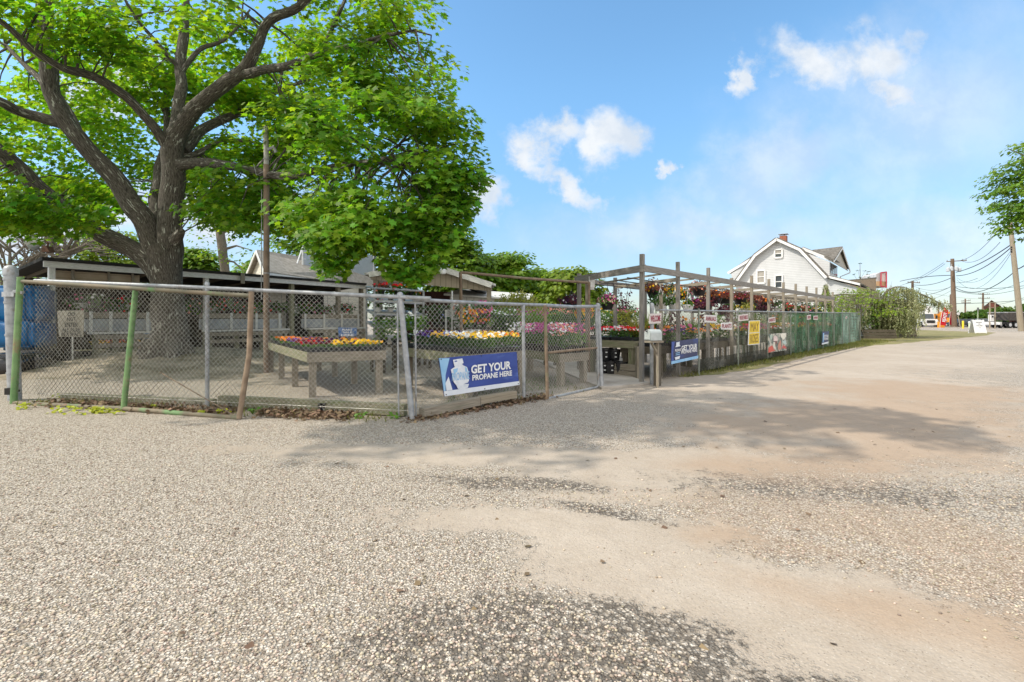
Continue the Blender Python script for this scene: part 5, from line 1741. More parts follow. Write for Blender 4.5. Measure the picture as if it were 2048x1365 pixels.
for z, sx in ((0.08, 0.0), (0.25, 0.10)):
    mb2 = MB()
    mb2.bar(k0 + (0, 0.1, z), k1 * (1 - sx) + k0 * sx + (0, 0.1, z), 0.15, 0.155)
    ob("timber_edging", mb2, wood, None, label="lower landscape timber edging the path by the pergola post" if z < .1 else "upper landscape timber stacked on the edging beside the path", cat="timber", group="stacked timbers beside the path")
mb = MB()
mb.box(k1 + np.array((-0.06, 0.12, 0.40)), (0.16, 0.16, 0.8))
ob("timber_stub", mb, wood, None, label="short square timber stub between the edging and the pergola post", cat="timber post")
# black crates under it
crate_spots = [(1207, 733, 13.0, 0.42, 0.34), (1222, 733, 12.85, 0.36, 0.36), (1243, 735, 12.7, 0.36, 0.36), (1210, 707, 13.05, 0.44, 0.34), (1229, 707, 12.95, 0.36, 0.30)]
for i, (x, y, Y, w, h_) in enumerate(crate_spots):
    q = V3(W(x, y, Y))
    q[2] = 0.02 if i < 3 else (0.37 if i == 3 else 0.385)
    o = empty("plastic_tub", q, ["black nursery tub at the path end of the lower row under the red flower table", "black nursery tub in the middle of the lower row under the red flower table",
                                  "black nursery tub nearest the square timber stub under the red flower table", "black tub stacked on the lower row beside the gate side",
                                  "rounded black tub tilted on the stacked lower tubs"][i], "plastic tub", "black tubs under the red flower table")
    mb = MB()
    mb.lathe(q, [(w * 0.36, 0), (w * 0.46, h_ * 0.9), (w * 0.5, h_ * 0.9), (w * 0.5, h_), (w * 0.44, h_), (w * 0.40, h_ * 0.5)], 12)
    ob("tub", mb, black_film, o, smooth=True)
    mb = MB()
    for dz in (0.35, 0.7):
        mb.box(q + np.array((0.0, -w * 0.43, h_ * dz)), (0.05, 0.012, 0.03))
    ob("label_tag", mb, white_pl, o)
for x, y, Y, s, lab in ((1270, 738, 12.6, 0.16, "flat tan stone lying by the timber stub"), (1268, 716, 12.9, 0.2, "tan plastic bag heaped on black pots behind the stub")):
    mb = MB()
    q = V3(W(x, y, Y))
    r_ = random.Random(x)
    mb.lathe(q - (0, 0, 0.06), [(s * 0.9, 0), (s * 1.05, 0.05), (s * 0.8, 0.11), (s * 0.3, 0.15)], 8)
    mb.v = [(a + r_.uniform(-.02, .02), b + r_.uniform(-.02, .02), c + r_.uniform(-.015, .015)) for a, b, c in mb.v]
    ob("stone" if 'stone' in lab else "plastic_bag", mb, mat("tan_stone", (0.42, 0.33, 0.26), (0.55, 0.45, 0.36), scale=9, rough=0.9), None, label=lab, cat="stone" if 'stone' in lab else "bag")

# tables along the inside of the street fence
tb = [0.55, 2.35, 4.15, 6.0, 7.9, 9.9]
flw = [("pink", "violet", "orange"), ("orange", "white", "yellow"), ("pink", "magenta", "red"), ("white", "salmon", "yellow"), ("yellow", "orange", "red"), ("maroon", "salmon", "red")]
for i, n in enumerate(tb):
    c0 = along(n, -0.10)
    a_ = FD * 1.944 * (1.65 if i < 5 else 1.5)
    lab = "%s long plank bench of flowers from the gate along the inside of the street fence" % ("first", "second", "third", "fourth", "fifth", "sixth")[i]
    table(lab, c0, a_, -FN * 1.1, 0.80, m=wood_dark, group="plank benches inside the street fence", skirt=white_paint if i else None)
    ua, ub = unit(a_), -FN
    for k in range(5):
        col = flw[i][(k * 2) % 3]
        col2 = flw[i][(k + 1) % 3]
        c = c0 + ua * (0.33 + 0.64 * k) + ub * 0.32
        lab = "pots of %s and %s flowers on the %s bench of the street fence" % (col, col2, ("first", "second", "third", "fourth", "fifth", "sixth")[i])
        flat(lab, c, ua, ub, 0.6, 0.55, 0.805, [(col, 0.6), (col2, 0.35)], "flower pots on the street fence benches", leafm=(lf_mid, lf_dark, lf_lite)[k % 3], nl=150, nf=30, fsize=0.10 if i > 1 else 0.085, tall=2.2 + 0.6 * (k % 2))
    for k in range(3):           # taller plants behind
        q = c0 + ua * (0.5 + 1.05 * k) + ub * 0.85
        hgt = 0.5 + 0.35 * frng.random()
        kind = (i + k) % 4
        lab = "%s on the %s street fence bench" % (("tall grassy plant", "tall pale green lily plant", "reddish leafy shrub in a pot", "bushy light green potted plant")[kind], ("first", "second", "third", "fourth", "fifth", "sixth")[i])
        o = empty("potted_plant", (q[0], q[1], 0.805), lab, "potted plant", "taller potted plants on the street fence benches")
        mb = MB()
        mb.lathe((q[0], q[1], 0.805), [(0.09, 0), (0.13, 0.2), (0.14, 0.21), (0.11, 0.19)], 12)
        ob("pot", mb, black_pl, o, smooth=True)
        n_ = 150
        a2 = frng.random(n_) * 6.28
        rr_ = 0.28 * frng.random(n_) ** 0.6
        C = np.column_stack([q[0] + rr_ * np.cos(a2), q[1] + rr_ * np.sin(a2), 1.0 + hgt * frng.random(n_)])
        if kind in (0, 1):
            C[:, 2] = 1.0
            C[:, :2] = q[:2] + (C[:, :2] - q[:2]) * 0.35
            T = np.column_stack([np.cos(a2) * 0.4, np.sin(a2) * 0.4, np.ones(n_)])
            leaf_ob("foliage", C, rnd(frng, n_), T, hgt * 1.1 * (0.6 + 0.5 * frng.random(n_)), BLADE * np.array((0.7, 1)), lf_lite if kind else lf_yel, o)
            if kind == 1:
                C2 = np.column_stack([q[0] + 0.2 * frng.normal(size=9), q[1] + 0.2 * frng.normal(size=9), 1.0 + hgt * (0.7 + 0.4 * frng.random(9))])
                leaf_ob("blossoms", C2, rnd(frng, 9), rnd(frng, 9), 0.12, PETAL, FL['orange' if i % 2 else 'white'], o)
        else:
            leaf_ob("foliage", C, rnd(frng, n_), rnd(frng, n_), 0.10, TRI, lf_plum if kind == 2 else lf_lite, o)

# ------------------------------------------------------------------ hanging baskets under the pergola
def basket(label, px, py, Y, potm, leafm, cols, r=0.26, wide=1.25, trail=0.3, pot=True, nl=420, nf=60):
    c = V3(W(px, py, Y))
    o = empty("hanging_basket", c, label, "hanging basket", "hanging baskets under the pergola")
    if pot:
        mb = MB()
        mb.lathe(c, [(r * 0.55, -0.20), (r * 0.78, -0.05), (r * 0.84, 0.0), (r * 0.9, 0.0), (r * 0.9, 0.03), (r * 0.75, 0.02)], 16)
        ob("pot", mb, potm, o, smooth=True)
    ztop_ = 2.47 if c[2] < 2.40 else c[2] + 0.3
    mb = MB()
    for k in range(3):
        a = k * 2.1 + px
        mb.tube([c + np.array((r * 0.85 * math.cos(a), r * 0.85 * math.sin(a), 0.0)), np.array((c[0], c[1], min(ztop_ - 0.08, c[2] + 0.42)))], 0.007, 5)
    mb.tube([np.array((c[0], c[1], min(ztop_ - 0.08, c[2] + 0.42))), np.array((c[0], c[1], ztop_))], 0.006, 5)
    ob("hanger", mb, white_pl if potm is white_pl else black_pl, o)
    d = rnd(frng, nl)
    d[:, 2] = np.abs(d[:, 2]) * 0.75 - trail * frng.random(nl)
    d = d * (1 + 0.35 * np.sin(np.arctan2(d[:, 1], d[:, 0]) * 3 + px))[:, None]
    R = r * wide * (0.45 + 0.75 * frng.random((nl, 1)))
    C = c + np.array((0, 0, 0.05)) + d * R
    leaf_ob("foliage", C, d + rnd(frng, nl) * 0.6, rnd(frng, nl) + (0, 0, -0.4), 0.072 * (0.7 + 0.6 * frng.random(nl)), TRI, leafm, o)
    for col, sh in cols:
        n = int(nf * sh)
        d = rnd(frng, n)
        d[:, 2] = np.abs(d[:, 2]) * 0.8 - trail * frng.random(n)
        C = c + np.array((0, 0, 0.05)) + d * r * wide * (0.95 + 0.2 * frng.random((n, 1)))
        leaf_ob("blossoms", C, d + rnd(frng, n) * 0.4, rnd(frng, n), 0.075, PETAL, FL[col], o)
def yb_(px, w):
    """Depth at which the column px crosses the line w of the way back under the pergola."""
    q0 = P0 + WV * w
    t = (px - 1024) / F
    n = (t * q0[1] - q0[0]) / (FD[0] - t * FD[1])
    return q0[1] + FD[1] * n
basket("dark plum basket resting at the pergola end over the walk gate", 1143, 607, 15.2, black_pl, lf_plum, [('dark', 0.6), ('white', 0.25)], 0.24, 1.3)
basket("pink and cream flower basket hanging alone beside the pergola back post", 1215, 606, 13.4, black_pl, lf_mid, [('pink', 0.9), ('cream', 1.0), ('magenta', 0.5)], 0.23, 1.15, 0.35, nf=70)
basket("bronze-red leaf basket high beside the pergola corner post", 1309, 582, yb_(1309, .35), black_pl, lf_red, [('yellow', 0.4), ('cream', 0.2)], 0.27)
basket("basket of bright yellow pansies near the corner post", 1346, 588, yb_(1346, .35), white_pl, lf_dark, [('yellow', 1.3), ('orange', 0.5)], 0.25, 1.35, 0.6)
basket("white hanging pot with dark fern leaves low by the first bay", 1321, 608, yb_(1321, .2), white_pl, lf_dark, [], 0.22, 1.5)
basket("white square-sided hanging pot with a low tuft of fresh green", 1350, 610, yb_(1350, .2), white_pl, lf_lite, [('white', 0.1)], 0.22, 0.95, nl=160)
basket("white hanging pot with sparse stems behind the second post", 1376, 612, yb_(1376, .2), white_pl, lf_mid, [('yellow', 0.15)], 0.19, 0.9, nl=120)
basket("coppery red basket above the white pots beside the second post", 1398, 580, yb_(1398, .35), black_pl, lf_red, [('salmon', 0.4)], 0.26)
basket("purple-flowered basket low between the second and third posts", 1388, 614, yb_(1388, .3), black_pl, lf_plum, [('magenta', 0.7), ('yellow', 0.2)], 0.22)
basket("dull plum leaf basket beside the tan burlap wrap", 1410, 612, yb_(1410, .3), black_pl, lf_plum, [('maroon', 0.6)], 0.27)
basket("orange-bronze basket just beyond the third post", 1430, 596, yb_(1430, .35), black_pl, lf_red, [('orange', 0.3)], 0.30)
basket("wide copper leaf basket between third and fourth posts", 1450, 597, yb_(1450, .35), black_pl, lf_red, [('orange', 0.25), ('maroon', 0.3)], 0.30)
basket("drooping plum basket under the copper ones", 1445, 622, yb_(1445, .5), black_pl, lf_plum, [('maroon', 0.3)], 0.24, 1.3, 0.9)
basket("crimson basket beyond the fourth post", 1481, 599, yb_(1481, .35), black_pl, lf_red, [('maroon', 0.6), ('pink', 0.25)], 0.32)
basket("crimson basket close beside the fifth post", 1502, 602, yb_(1502, .35), black_pl, lf_red, [('maroon', 0.5), ('salmon', 0.3)], 0.32)
basket("yellow-green trailing basket under the crimson ones", 1490, 618, yb_(1490, .3), white_pl, lf_yel, [('yellow', 0.2)], 0.27)
basket("orange basket beyond the fifth post", 1524, 607, yb_(1524, .35), black_pl, lf_red, [('orange', 0.6)], 0.34)
basket("dark heather basket under the orange one", 1530, 620, yb_(1530, .3), black_pl, lf_plum, [('dark', 0.4)], 0.32)
basket("silvery basket with white trails near the sixth post", 1551, 616, yb_(1551, .35), white_pl, lf_dark, [('white', 0.5)], 0.34)
for i_, (px_, py_, w_, lf_, cl_, lab_) in enumerate((
        (1573, 618, .3, lf_red, 'red', "small red basket just past the sixth post"), (1588, 620, .35, lf_mid, 'white', "small green and white basket past the seventh post"),
        (1602, 621, .3, lf_red, 'salmon', "small coral basket near the eighth post"), (1618, 622, .4, lf_mid, 'pink', "tiny pink basket far along the pergola"),
        (1630, 623, .4, lf_dark, 'yellow', "tiny yellow-dotted basket far along the pergola"), (1642, 623.5, .5, lf_mid, 'white', "last tiny basket before the pergola end"),
        (1462, 612, .8, lf_mid, 'white', "green basket with white blooms deep under the fourth bay"), (1417, 596, .8, lf_mid, 'cream', "green basket deep under the third bay"),
        (1365, 590, .85, lf_mid, 'pink', "green basket with pink blooms deep behind the white pots"), (1515, 618, .85, lf_mid, 'yellow', "green basket deep behind the orange one"))):
    basket(lab_, px_, py_, yb_(px_, w_), black_pl, lf_, [(cl_, 0.6)], 0.30, 1.2, 0.4, nl=240, nf=36)
mb = MB()
q = V3(W(1408, 606, yb_(1408, .75)))
mb.lathe(q - (0, 0, .3), [(0.20, 0), (0.27, 0.18), (0.25, 0.45), (0.08, 0.62), (0.03, 0.85)], 12)
ob("burlap_bundle", mb, mat("burlap", (0.42, 0.29, 0.17), (0.55, 0.40, 0.26), scale=9, rough=0.95, bump=0.3), None, label="tan burlap-wrapped bundle hanging among the red baskets", cat="bundle")
# ------------------------------------------------------------------ white gambrel house
HE, HR = unit((0.76, -0.65, 0)), unit((0.65, 0.76, 0))         # along the gable, along the ridge (away)
HP = V3(W(1556, 640, 46))
HN = -HR
def hs(px, py, d=0.0):
    """The point of the plane parallel to the gable, d metres behind it, seen at (px, py)."""
    t = np.array(((px - 1024) / F, 1.0, -(py - HZ) / F))
    p0 = HP + HR * d
    s = np.dot(np.array((p0[0], p0[1], 0)) - 0, HR) / np.dot(t, HR)
    return np.array((t[0] * s, t[1] * s, H + t[2] * s))
siding = mat("white_lap_siding", (0.57, 0.575, 0.575), (0.64, 0.645, 0.645), scale=1.2, rough=0.65, bands=(2, 0.16, 0.6), coord='Object')
trim = mat("white_trim_paint", (0.74, 0.73, 0.71), (0.80, 0.79, 0.77), rough=0.5)
shingle = mat("grey_brown_shingle", (0.10, 0.09, 0.075), (0.21, 0.19, 0.165), scale=5, rough=0.95, bump=0.4, bscale=22, bands=(2, 0.12, 0.35))
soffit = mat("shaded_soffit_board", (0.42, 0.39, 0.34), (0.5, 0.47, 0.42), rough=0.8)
glass = mat("window_glass", (0.035, 0.045, 0.055), (0.07, 0.08, 0.09), scale=0.7, rough=0.06, spec=0.9)
blind = mat("window_blind", (0.34, 0.31, 0.27), (0.42, 0.39, 0.34), scale=2, rough=0.3, bands=(2, 0.06, 0.3))
brick = mat("chimney_brick", (0.26, 0.085, 0.05), (0.36, 0.14, 0.085), scale=9, rough=0.9, bands=(2, 0.075, 0.4))
Lh = 9.0
hse = empty("white_house", (HP[0] + HR[0] * 4, HP[1] + HR[1] * 4, 0), "white clapboard house with a gambrel roof beyond the pergola", "house")
pf = [hs(1472, 566), hs(1511, 512), hs(1555, 479), hs(1602, 500), hs(1655, 556)]
g0 = [np.array((pf[0][0], pf[0][1], 0.0)), *pf, np.array((pf[4][0], pf[4][1], 0.0))]
mb = MB()
mb.prism(g0, HR * Lh)
ob("wall", mb, siding, hse)
mb = MB()
def slab(mb, a, b, d0, d1, th=0.16, over=0.0):
    a, b = V3(a), V3(b)
    dn = unit(np.cross(b - a, HR))
    dn = dn if dn[2] > 0 else -dn
    mb.prism([a + HR * d0 + dn * 0.02, b + HR * d0 + dn * 0.02, b + HR * d0 + dn * th, a + HR * d0 + dn * th], HR * (d1 - d0))
lo0 = pf[0] + (pf[0] - pf[1]) * 0.12
for a, b in ((pf[1], pf[2]), (pf[2], pf[3])):
    slab(mb, a, b, -0.42, Lh + 0.4)
slab(mb, lo0, pf[1], -0.42, Lh + 0.4)
slab(mb, pf[3], pf[4] + (pf[4] - pf[3]) * 0.02, -0.42, Lh + 0.4)
# shed dormer behind, at the far side of the ridge
de0 = hs(1455.5, 546, 0.6)
slab(mb, hs(1511, 509, 0.0) + (0, 0, 0.05), de0, 0.45, Lh - 0.4, 0.14)
# front dormer and its own cross gable
d1 = hs(1602, 496.5)
d2 = hs(1668, 521.5, 0.6)
slab(mb, d1 + (0, 0, 0.05), d2, 0.45, 6.2, 0.14)
ob("roof", mb, shingle, hse)
rk = MB()
for a, b in ((lo0, pf[1]), (pf[1], pf[2]), (pf[2], pf[3]), (pf[3], pf[4])):
    dn = unit(np.cross(b - a, HR))
    dn = dn if dn[2] > 0 else -dn
    rk.bar(a - HR * 0.44 - dn * 0.06, b - HR * 0.44 - dn * 0.06, 0.05, 0.22, up=dn)
rk.bar(d1 + HR * 0.42, d2 + HR * 0.42 - (0, 0, .05), 0.05, 0.26)
rk.bar(hs(1511, 511) + HR * 0.42, de0 + HR * 0.0 - (0, 0, .05), 0.05, 0.24)
# porch roof edge
pr0, pr1 = hs(1655, 554), hs(1722, 570)
rk.bar(pr0 - HR * 0.3, pr1 - HR * 0.3, 0.05, 0.18)
ob("rake_trim", rk, trim, hse)
mb = MB()
slab(mb, pr0, pr1, -0.28, Lh, 0.14)
ob("porch_roof", mb, shingle, hse)
mb = MB()
pw = [pr0 - (0, 0, .15), pr1 - (0, 0, .35), np.array((pr1[0], pr1[1], 0.0)), np.array((pr0[0], pr0[1], 0.0))]
mb.prism([p + HR * 0.05 for p in pw], HR * (Lh - 0.3))
ob("porch_wall", mb, siding, hse)
mb = MB()
dl = [hs(1510, 516, 0.6), hs(1462, 548, 0.6), hs(1466, 566, 0.6), hs(1474, 566, .6)]
mb.prism(dl, HR * (Lh - 1.6))
ob("dormer_wall", mb, siding, hse)
mb = MB()
dr = [hs(1605, 503, 0.6), hs(1659, 524, 0.6), hs(1659, 554, 0.6), hs(1652, 554, 0.6)]
mb.prism(dr, HR * 5.2)
ob("dormer_wall", mb, siding, hse)
# windows of the dormer front, seen edge-on
fc = hs(1659, 527, 0.6)
fc2 = hs(1659, 552, 0.6)
mb = MB()
wn_ = MB()
for k in range(4):
    a = fc + HR * (0.5 + 1.2 * k) + HE * 0.012
    b = fc2 + HR * (0.5 + 1.2 * k) + HE * 0.012
    wn_.prism([a, a + HR * 0.75, b + HR * 0.75 + (0, 0, 0.3), b + (0, 0, 0.3)], HE * 0.02)
ob("window", wn_, glass, hse)
# cross gable over the dormer: ridge runs out of the main roof to a peak
pk = hs(1685, 496, 4.0)
e1, e2 = hs(1668, 523, 0.6), hs(1700, 541, 7.6)
rdg0 = hs(1625, 503, 3.2)
mb = MB()
mb.prism([rdg0, pk, e1 + (0, 0, .02), hs(1640, 512, 0.9)], (0, 0, 0.14))
mb.prism([rdg0, pk, e2, hs(1660, 520, 7)], (0, 0, 0.14))
ob("cross_gable_roof", mb, shingle, hse)
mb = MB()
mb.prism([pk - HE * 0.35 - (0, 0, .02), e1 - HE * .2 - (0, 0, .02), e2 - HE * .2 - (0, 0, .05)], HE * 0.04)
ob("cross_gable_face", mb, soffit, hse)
mb = MB()
mb.bar(pk - (0, 0, .03), e2 - (0, 0, .05), 0.06, 0.18)
mb.bar(pk - (0, 0, .03), e1 - (0, 0, .03), 0.06, 0.14)
ob("cross_gable_trim", mb, trim, hse)
mb = MB()
mb.tube([e2, e2 + (0, 0, -0.25), e2 - HE * 0.8 + (0, 0, -0.6), e2 - HE * 0.9 + (0, 0, -2.4)], 0.05, 7)
ob("downspout", mb, trim, hse)
mb = MB()
mb.tube([de0, de0 + HR * 6], 0.06, 7)
ob("gutter", mb, trim, hse)
def house_window(x0, y0, x1, y1, up_m, lo_m):
    w = MB()
    c = [hs(x0, y0), hs(x1, y0 - 1), hs(x1, y1 - 1), hs(x0, y1)]
    fw = 0.13
    for i in range(4):
        a, b = c[i], c[(i + 1) % 4]
        w.bar(a + HN * 0.05, b + HN * 0.05, 0.09, fw * (1.2 if i == 2 else 1), up=(0, 0, 1) if i % 2 == 0 else HE)
    fr = ob("window", w, trim, hse)
    m_ = [(c[0] + c[3]) / 2, (c[1] + c[2]) / 2]
    s = MB()
    s.bar(m_[0] + HN * 0.04, m_[1] + HN * 0.04, 0.05, 0.07)
    ob("sash_bar", s, trim, fr)
    p = MB()
    p.face([c[0] + HN * 0.015, c[1] + HN * 0.015, m_[1] + HN * 0.015, m_[0] + HN * 0.015][::-1])
    ob("pane", p, up_m, fr)
    p = MB()
    p.face([m_[0] + HN * 0.015, m_[1] + HN * 0.015, c[2] + HN * 0.015, c[3] + HN * 0.015][::-1])
    ob("pane", p, lo_m, fr)
house_window(1549.5, 500, 1564.5, 516.5, blind, glass)
house_window(1514, 542, 1530, 567.5, blind, blind)
house_window(1550, 551.5, 1565, 577, glass, glass)
ch = MB()
cq = hs(1567, 478, 3.5)
ch.box(cq + np.array((0, 0, -0.2)), (0.6, 0.6, 0.95), 0.85)
cho = ob("chimney", ch, brick, hse)
cc_ = MB()
cc_.box(cq + np.array((0, 0, 0.44)), (0.8, 0.8, 0.05), 0.85)
for sx in (-0.3, 0.3):
    cc_.box(cq + np.array((sx * 0.66, sx * 0.75, 0.35)), (0.05, 0.05, 0.16), 0.85)
ob("chimney_cap", cc_, galv, hse)
# building with a red and white panel behind
rbq = lambda x, y: V3(W(x, y, 62))
mb = MB()
mb.prism([rbq(1700, 640), rbq(1700, 562), rbq(1752, 558), rbq(1752, 640)], (3, 8, 0))
ro = ob("shop_building", mb, mat("dull_brown_wall", (0.22, 0.17, 0.12), (0.3, 0.24, 0.18), rough=0.9), None, label="dark roofed building with a red and white parapet behind the cedar", cat="building")
mb = MB()
mb.prism([rbq(1698, 562), rbq(1698, 560), rbq(1753, 555), rbq(1753, 558)], (3, 9, 0))
ob("roof", mb, shingle, ro)
mb = MB()
mb.prism([rbq(1752, 566), rbq(1752, 549), rbq(1760, 545), rbq(1773, 545), rbq(1773, 575), rbq(1752, 572)], (1, 4, 0))
par = ob("parapet", mb, mat("grey_cladding", (0.5, 0.5, 0.5), (0.6, 0.6, 0.6), bands=(0, 0.3, .3)), ro)
mb = MB()
rw = [(1762, 546), (1773, 544.5), (1773, 575), (1762, 573)]
for i in range(4):
    mb.bar(V3(W(*rw[i], 61.8)), V3(W(*rw[(i + 1) % 4], 61.8)), 0.12, 0.16)
pk2 = MB()
pk2.prism([V3(W(1763, 548, 61.85)), V3(W(1772, 547, 61.85)), V3(W(1772, 564, 61.85)), V3(W(1763, 563, 61.85))], (0, 0.04, 0))
ob("pale_panel", pk2, mat("pale_pink_panel", (0.66, 0.52, 0.50), (0.74, 0.62, 0.60), rough=0.6), ro)
ob("red_border", mb, mat("red_sign_paint", (0.42, 0.03, 0.06), rough=0.5), ro)
mb = MB()
mb.prism([V3(W(1753, 563, 61.9)), V3(W(1772, 563, 61.9)), V3(W(1772, 574, 61.9)), V3(W(1753, 572, 61.9))], (0, 0.05, 0))
ob("tan_panel", mb, mat("tan_panel_paint", (0.55, 0.36, 0.2), rough=0.7), ro)

# ------------------------------------------------------------------ the long open shed and its benches
shed = empty("open_shed", (-11.5, 21.5, 0), "long low open-fronted shed with a dark roof edge behind the maple", "shed")
SA, SB = V3(W(96, 640, 15.6)), V3(W(727, 640, 26.5))
SA[2] = SB[2] = 0
SD = unit(SB - SA)
SNb = np.array((-SD[1], SD[0], 0))            # to the back
SL = np.linalg.norm(SB - SA)
def sp_(s, b, z):
    q = SA + SD * s + SNb * b
    return np.array((q[0], q[1], z))
def s_at(px):
    t = (px - 1024) / F
    return (t * SA[1] - SA[0]) / (SD[0] - t * SD[1])
roofm = mat("black_roll_roofing", (0.018, 0.017, 0.016), (0.035, 0.033, 0.03), scale=5, rough=0.95)
mb = MB()
mb.prism([sp_(-0.2, -0.25, 3.36), sp_(SL, -0.25, 3.34), sp_(SL, 3.6, 3.05), sp_(-0.2, 3.6, 3.05)], (0, 0, 0.10))
ob("roof", mb, roofm, shed)
mb = MB()
mb.bar(sp_(-0.15, -0.15, 3.25), sp_(SL, -0.15, 3.23), 0.05, 0.20)
ob("fascia", mb, white_paint, shed)
mb = MB()
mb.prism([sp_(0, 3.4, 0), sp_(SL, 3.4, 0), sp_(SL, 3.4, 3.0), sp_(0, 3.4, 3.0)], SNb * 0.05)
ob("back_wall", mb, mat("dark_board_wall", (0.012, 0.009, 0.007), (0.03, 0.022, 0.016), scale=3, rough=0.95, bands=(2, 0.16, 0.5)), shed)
mb = MB()
mb.prism([sp_(0.1, 0.25, 2.55), sp_(s_at(285), 0.25, 2.55), sp_(s_at(285), 0.25, 3.1), sp_(0.1, 0.25, 3.1)], SNb * 0.03)
ob("upper_panel", mb, mat("tan_plywood", (0.36, 0.28, 0.19), (0.48, 0.39, 0.28), scale=2, rough=0.85, bands=(2, 0.19, 0.4)), shed)
mb = MB()
for px in (150, 222, 270):
    s = s_at(px)
    mb = MB()
    mb.bar(sp_(s, 0.2, 2.5), sp_(s, 0.2, 3.15), 0.10, 0.06)
    ob("batten", mb, wood, shed)
mb = MB()
mb.bar(sp_(s_at(145), 0.1, 3.0), sp_(s_at(160), 0.15, 2.55), 0.06, 0.05)
ob("brace", mb, wood, shed)
mb = MB()
for i in range(10):
    s = 0.3 + i * (SL - 0.6) / 9
    mb.bar(sp_(s, -0.1, 3.28), sp_(s, 3.5, 3.0), 0.05, 0.12)
ob("rafters", mb, wood_dark, shed)
for px, mm in ((103, white_paint), (412, white_paint), (583, wood_moss), (676, wood), (722, wood)):
    s = s_at(px)
    mb = MB()
    if mm is white_paint:
        mb.bar(sp_(s, 0, 1.15), sp_(s, 0, 3.16), 0.17, 0.15, up=SD)
        ob("post", mb, white_paint, shed)
        mb = MB()
        mb.bar(sp_(s, 0, 0), sp_(s, 0, 1.15), 0.19, 0.17, up=SD)
        ob("post_foot", mb, wood_moss, shed)
    else:
        mb.bar(sp_(s, 0, 0), sp_(s, 0, 3.16), 0.19, 0.17, up=SD)
        ob("post", mb, mm, shed)
mb = MB()
mb.bar(sp_(s_at(482) - .1, -0.32, 3.0), sp_(s_at(482) - .1, -0.32, 3.45), 0.16, 0.05, up=SNb)
ob("patch_board", mb, wood, shed)
# benches: grey-white boards with plants behind
for i, (x0, x1) in enumerate(((166, 300), (395, 560), (600, 716))):
    s0, s1 = s_at(x0), s_at(x1)
    o = empty("plant_bench", sp_((s0 + s1) / 2, -0.5, 0), ("weathered bench with white back boards in front of the shed beside the trunk", "long weathered bench with white boards between trunk and rusty pole",
                                                          "weathered bench with white boards behind the corner table")[i], "bench", "benches along the open shed")
    mb = MB()
    mb.bar(sp_(s0, -0.55, 1.02), sp_(s1, -0.55, 1.02), 0.42, 0.07)
    ob("seat", mb, white_paint, o)
    mb = MB()
    mb.bar(sp_(s0 + .1, -0.75, 0.88), sp_(s1 - .1, -0.75, 0.88), 0.05, 0.15)
    mb.bar(sp_(s0 + .1, -0.75, 0.60), sp_(s1 - .1, -0.75, 0.60), 0.05, 0.14)
    ob("front_rail", mb, wood, o)
    mb = MB()
    mb.bar(sp_(s0, -0.12, 1.28), sp_(s1, -0.12, 1.28), 0.04, 0.42)
    ob("back_board", mb, white_board, o)
    mb = MB()
    mb.bar(sp_(s0, -0.16, 1.62), sp_(s1, -0.16, 1.62), 0.05, 0.20)
    ob("top_rail", mb, wood, o)
    for s in np.linspace(s0 + .15, s1 - .15, 4):
        mb = MB()
        mb.bar(sp_(s, -0.20, 1.05), sp_(s, -0.20, 1.75), 0.09, 0.03, up=SNb)
        ob("back_slat", mb, white_paint, o)
        mb = MB()
        mb.bar(sp_(s, -0.6, 0), sp_(s, -0.6, 0.98), 0.15, 0.13, up=SD)
        ob("leg", mb, wood_moss, o)
srng = np.random.default_rng(8)
for i, px in enumerate((168, 205, 236, 262, 375, 398, 432, 462, 490, 520, 548, 572, 600, 622, 645, 664, 690, 706)):
    s = s_at(px)
    c = sp_(s, 0.35, 2.02 + 0.08 * math.sin(i * 2))
    col = ('pink', 'white', 'pink', 'red', 'pink', 'salmon', 'salmon', 'red', 'red', 'salmon', 'red', 'maroon', 'white', 'maroon', 'pink', 'maroon', 'maroon', 'red')[i]
    lab = "basket of %s blooms hanging in the open shed %s" % (col, "near its corner post" if px < 250 else "behind the maple trunk" if px < 420 else "by the rusty pole" if px < 560 else "over the bench behind the corner table")
    o = empty("shade_basket", c, lab, "hanging basket", "baskets hanging in the open shed")
    mb = MB()
    mb.lathe(c, [(0.13, -0.16), (0.19, 0.0), (0.21, 0.02), (0.17, 0.0)], 10)
    ob("pot", mb, black_pl if i % 3 else white_pl, o)
    mb = MB()
    mb.tube([c, c + (0, 0, 0.9)], 0.007, 4)
    ob("hanger", mb, black_pl, o)
    d = rnd(srng, 150)
    d[:, 2] *= 0.7
    leaf_ob("foliage", c + d * 0.42 * (0.5 + 0.6 * srng.random((150, 1))), d + rnd(srng, 150) * .5, rnd(srng, 150), 0.11, TRI, lf_mid if i % 2 else lf_dark, o)
    d = rnd(srng, 16) - np.array((0.3, 0.8, 0))
    leaf_ob("blossoms", c + norm_rows(d) * 0.36, d, rnd(srng, 16), 0.10, PETAL, FL[col], o)
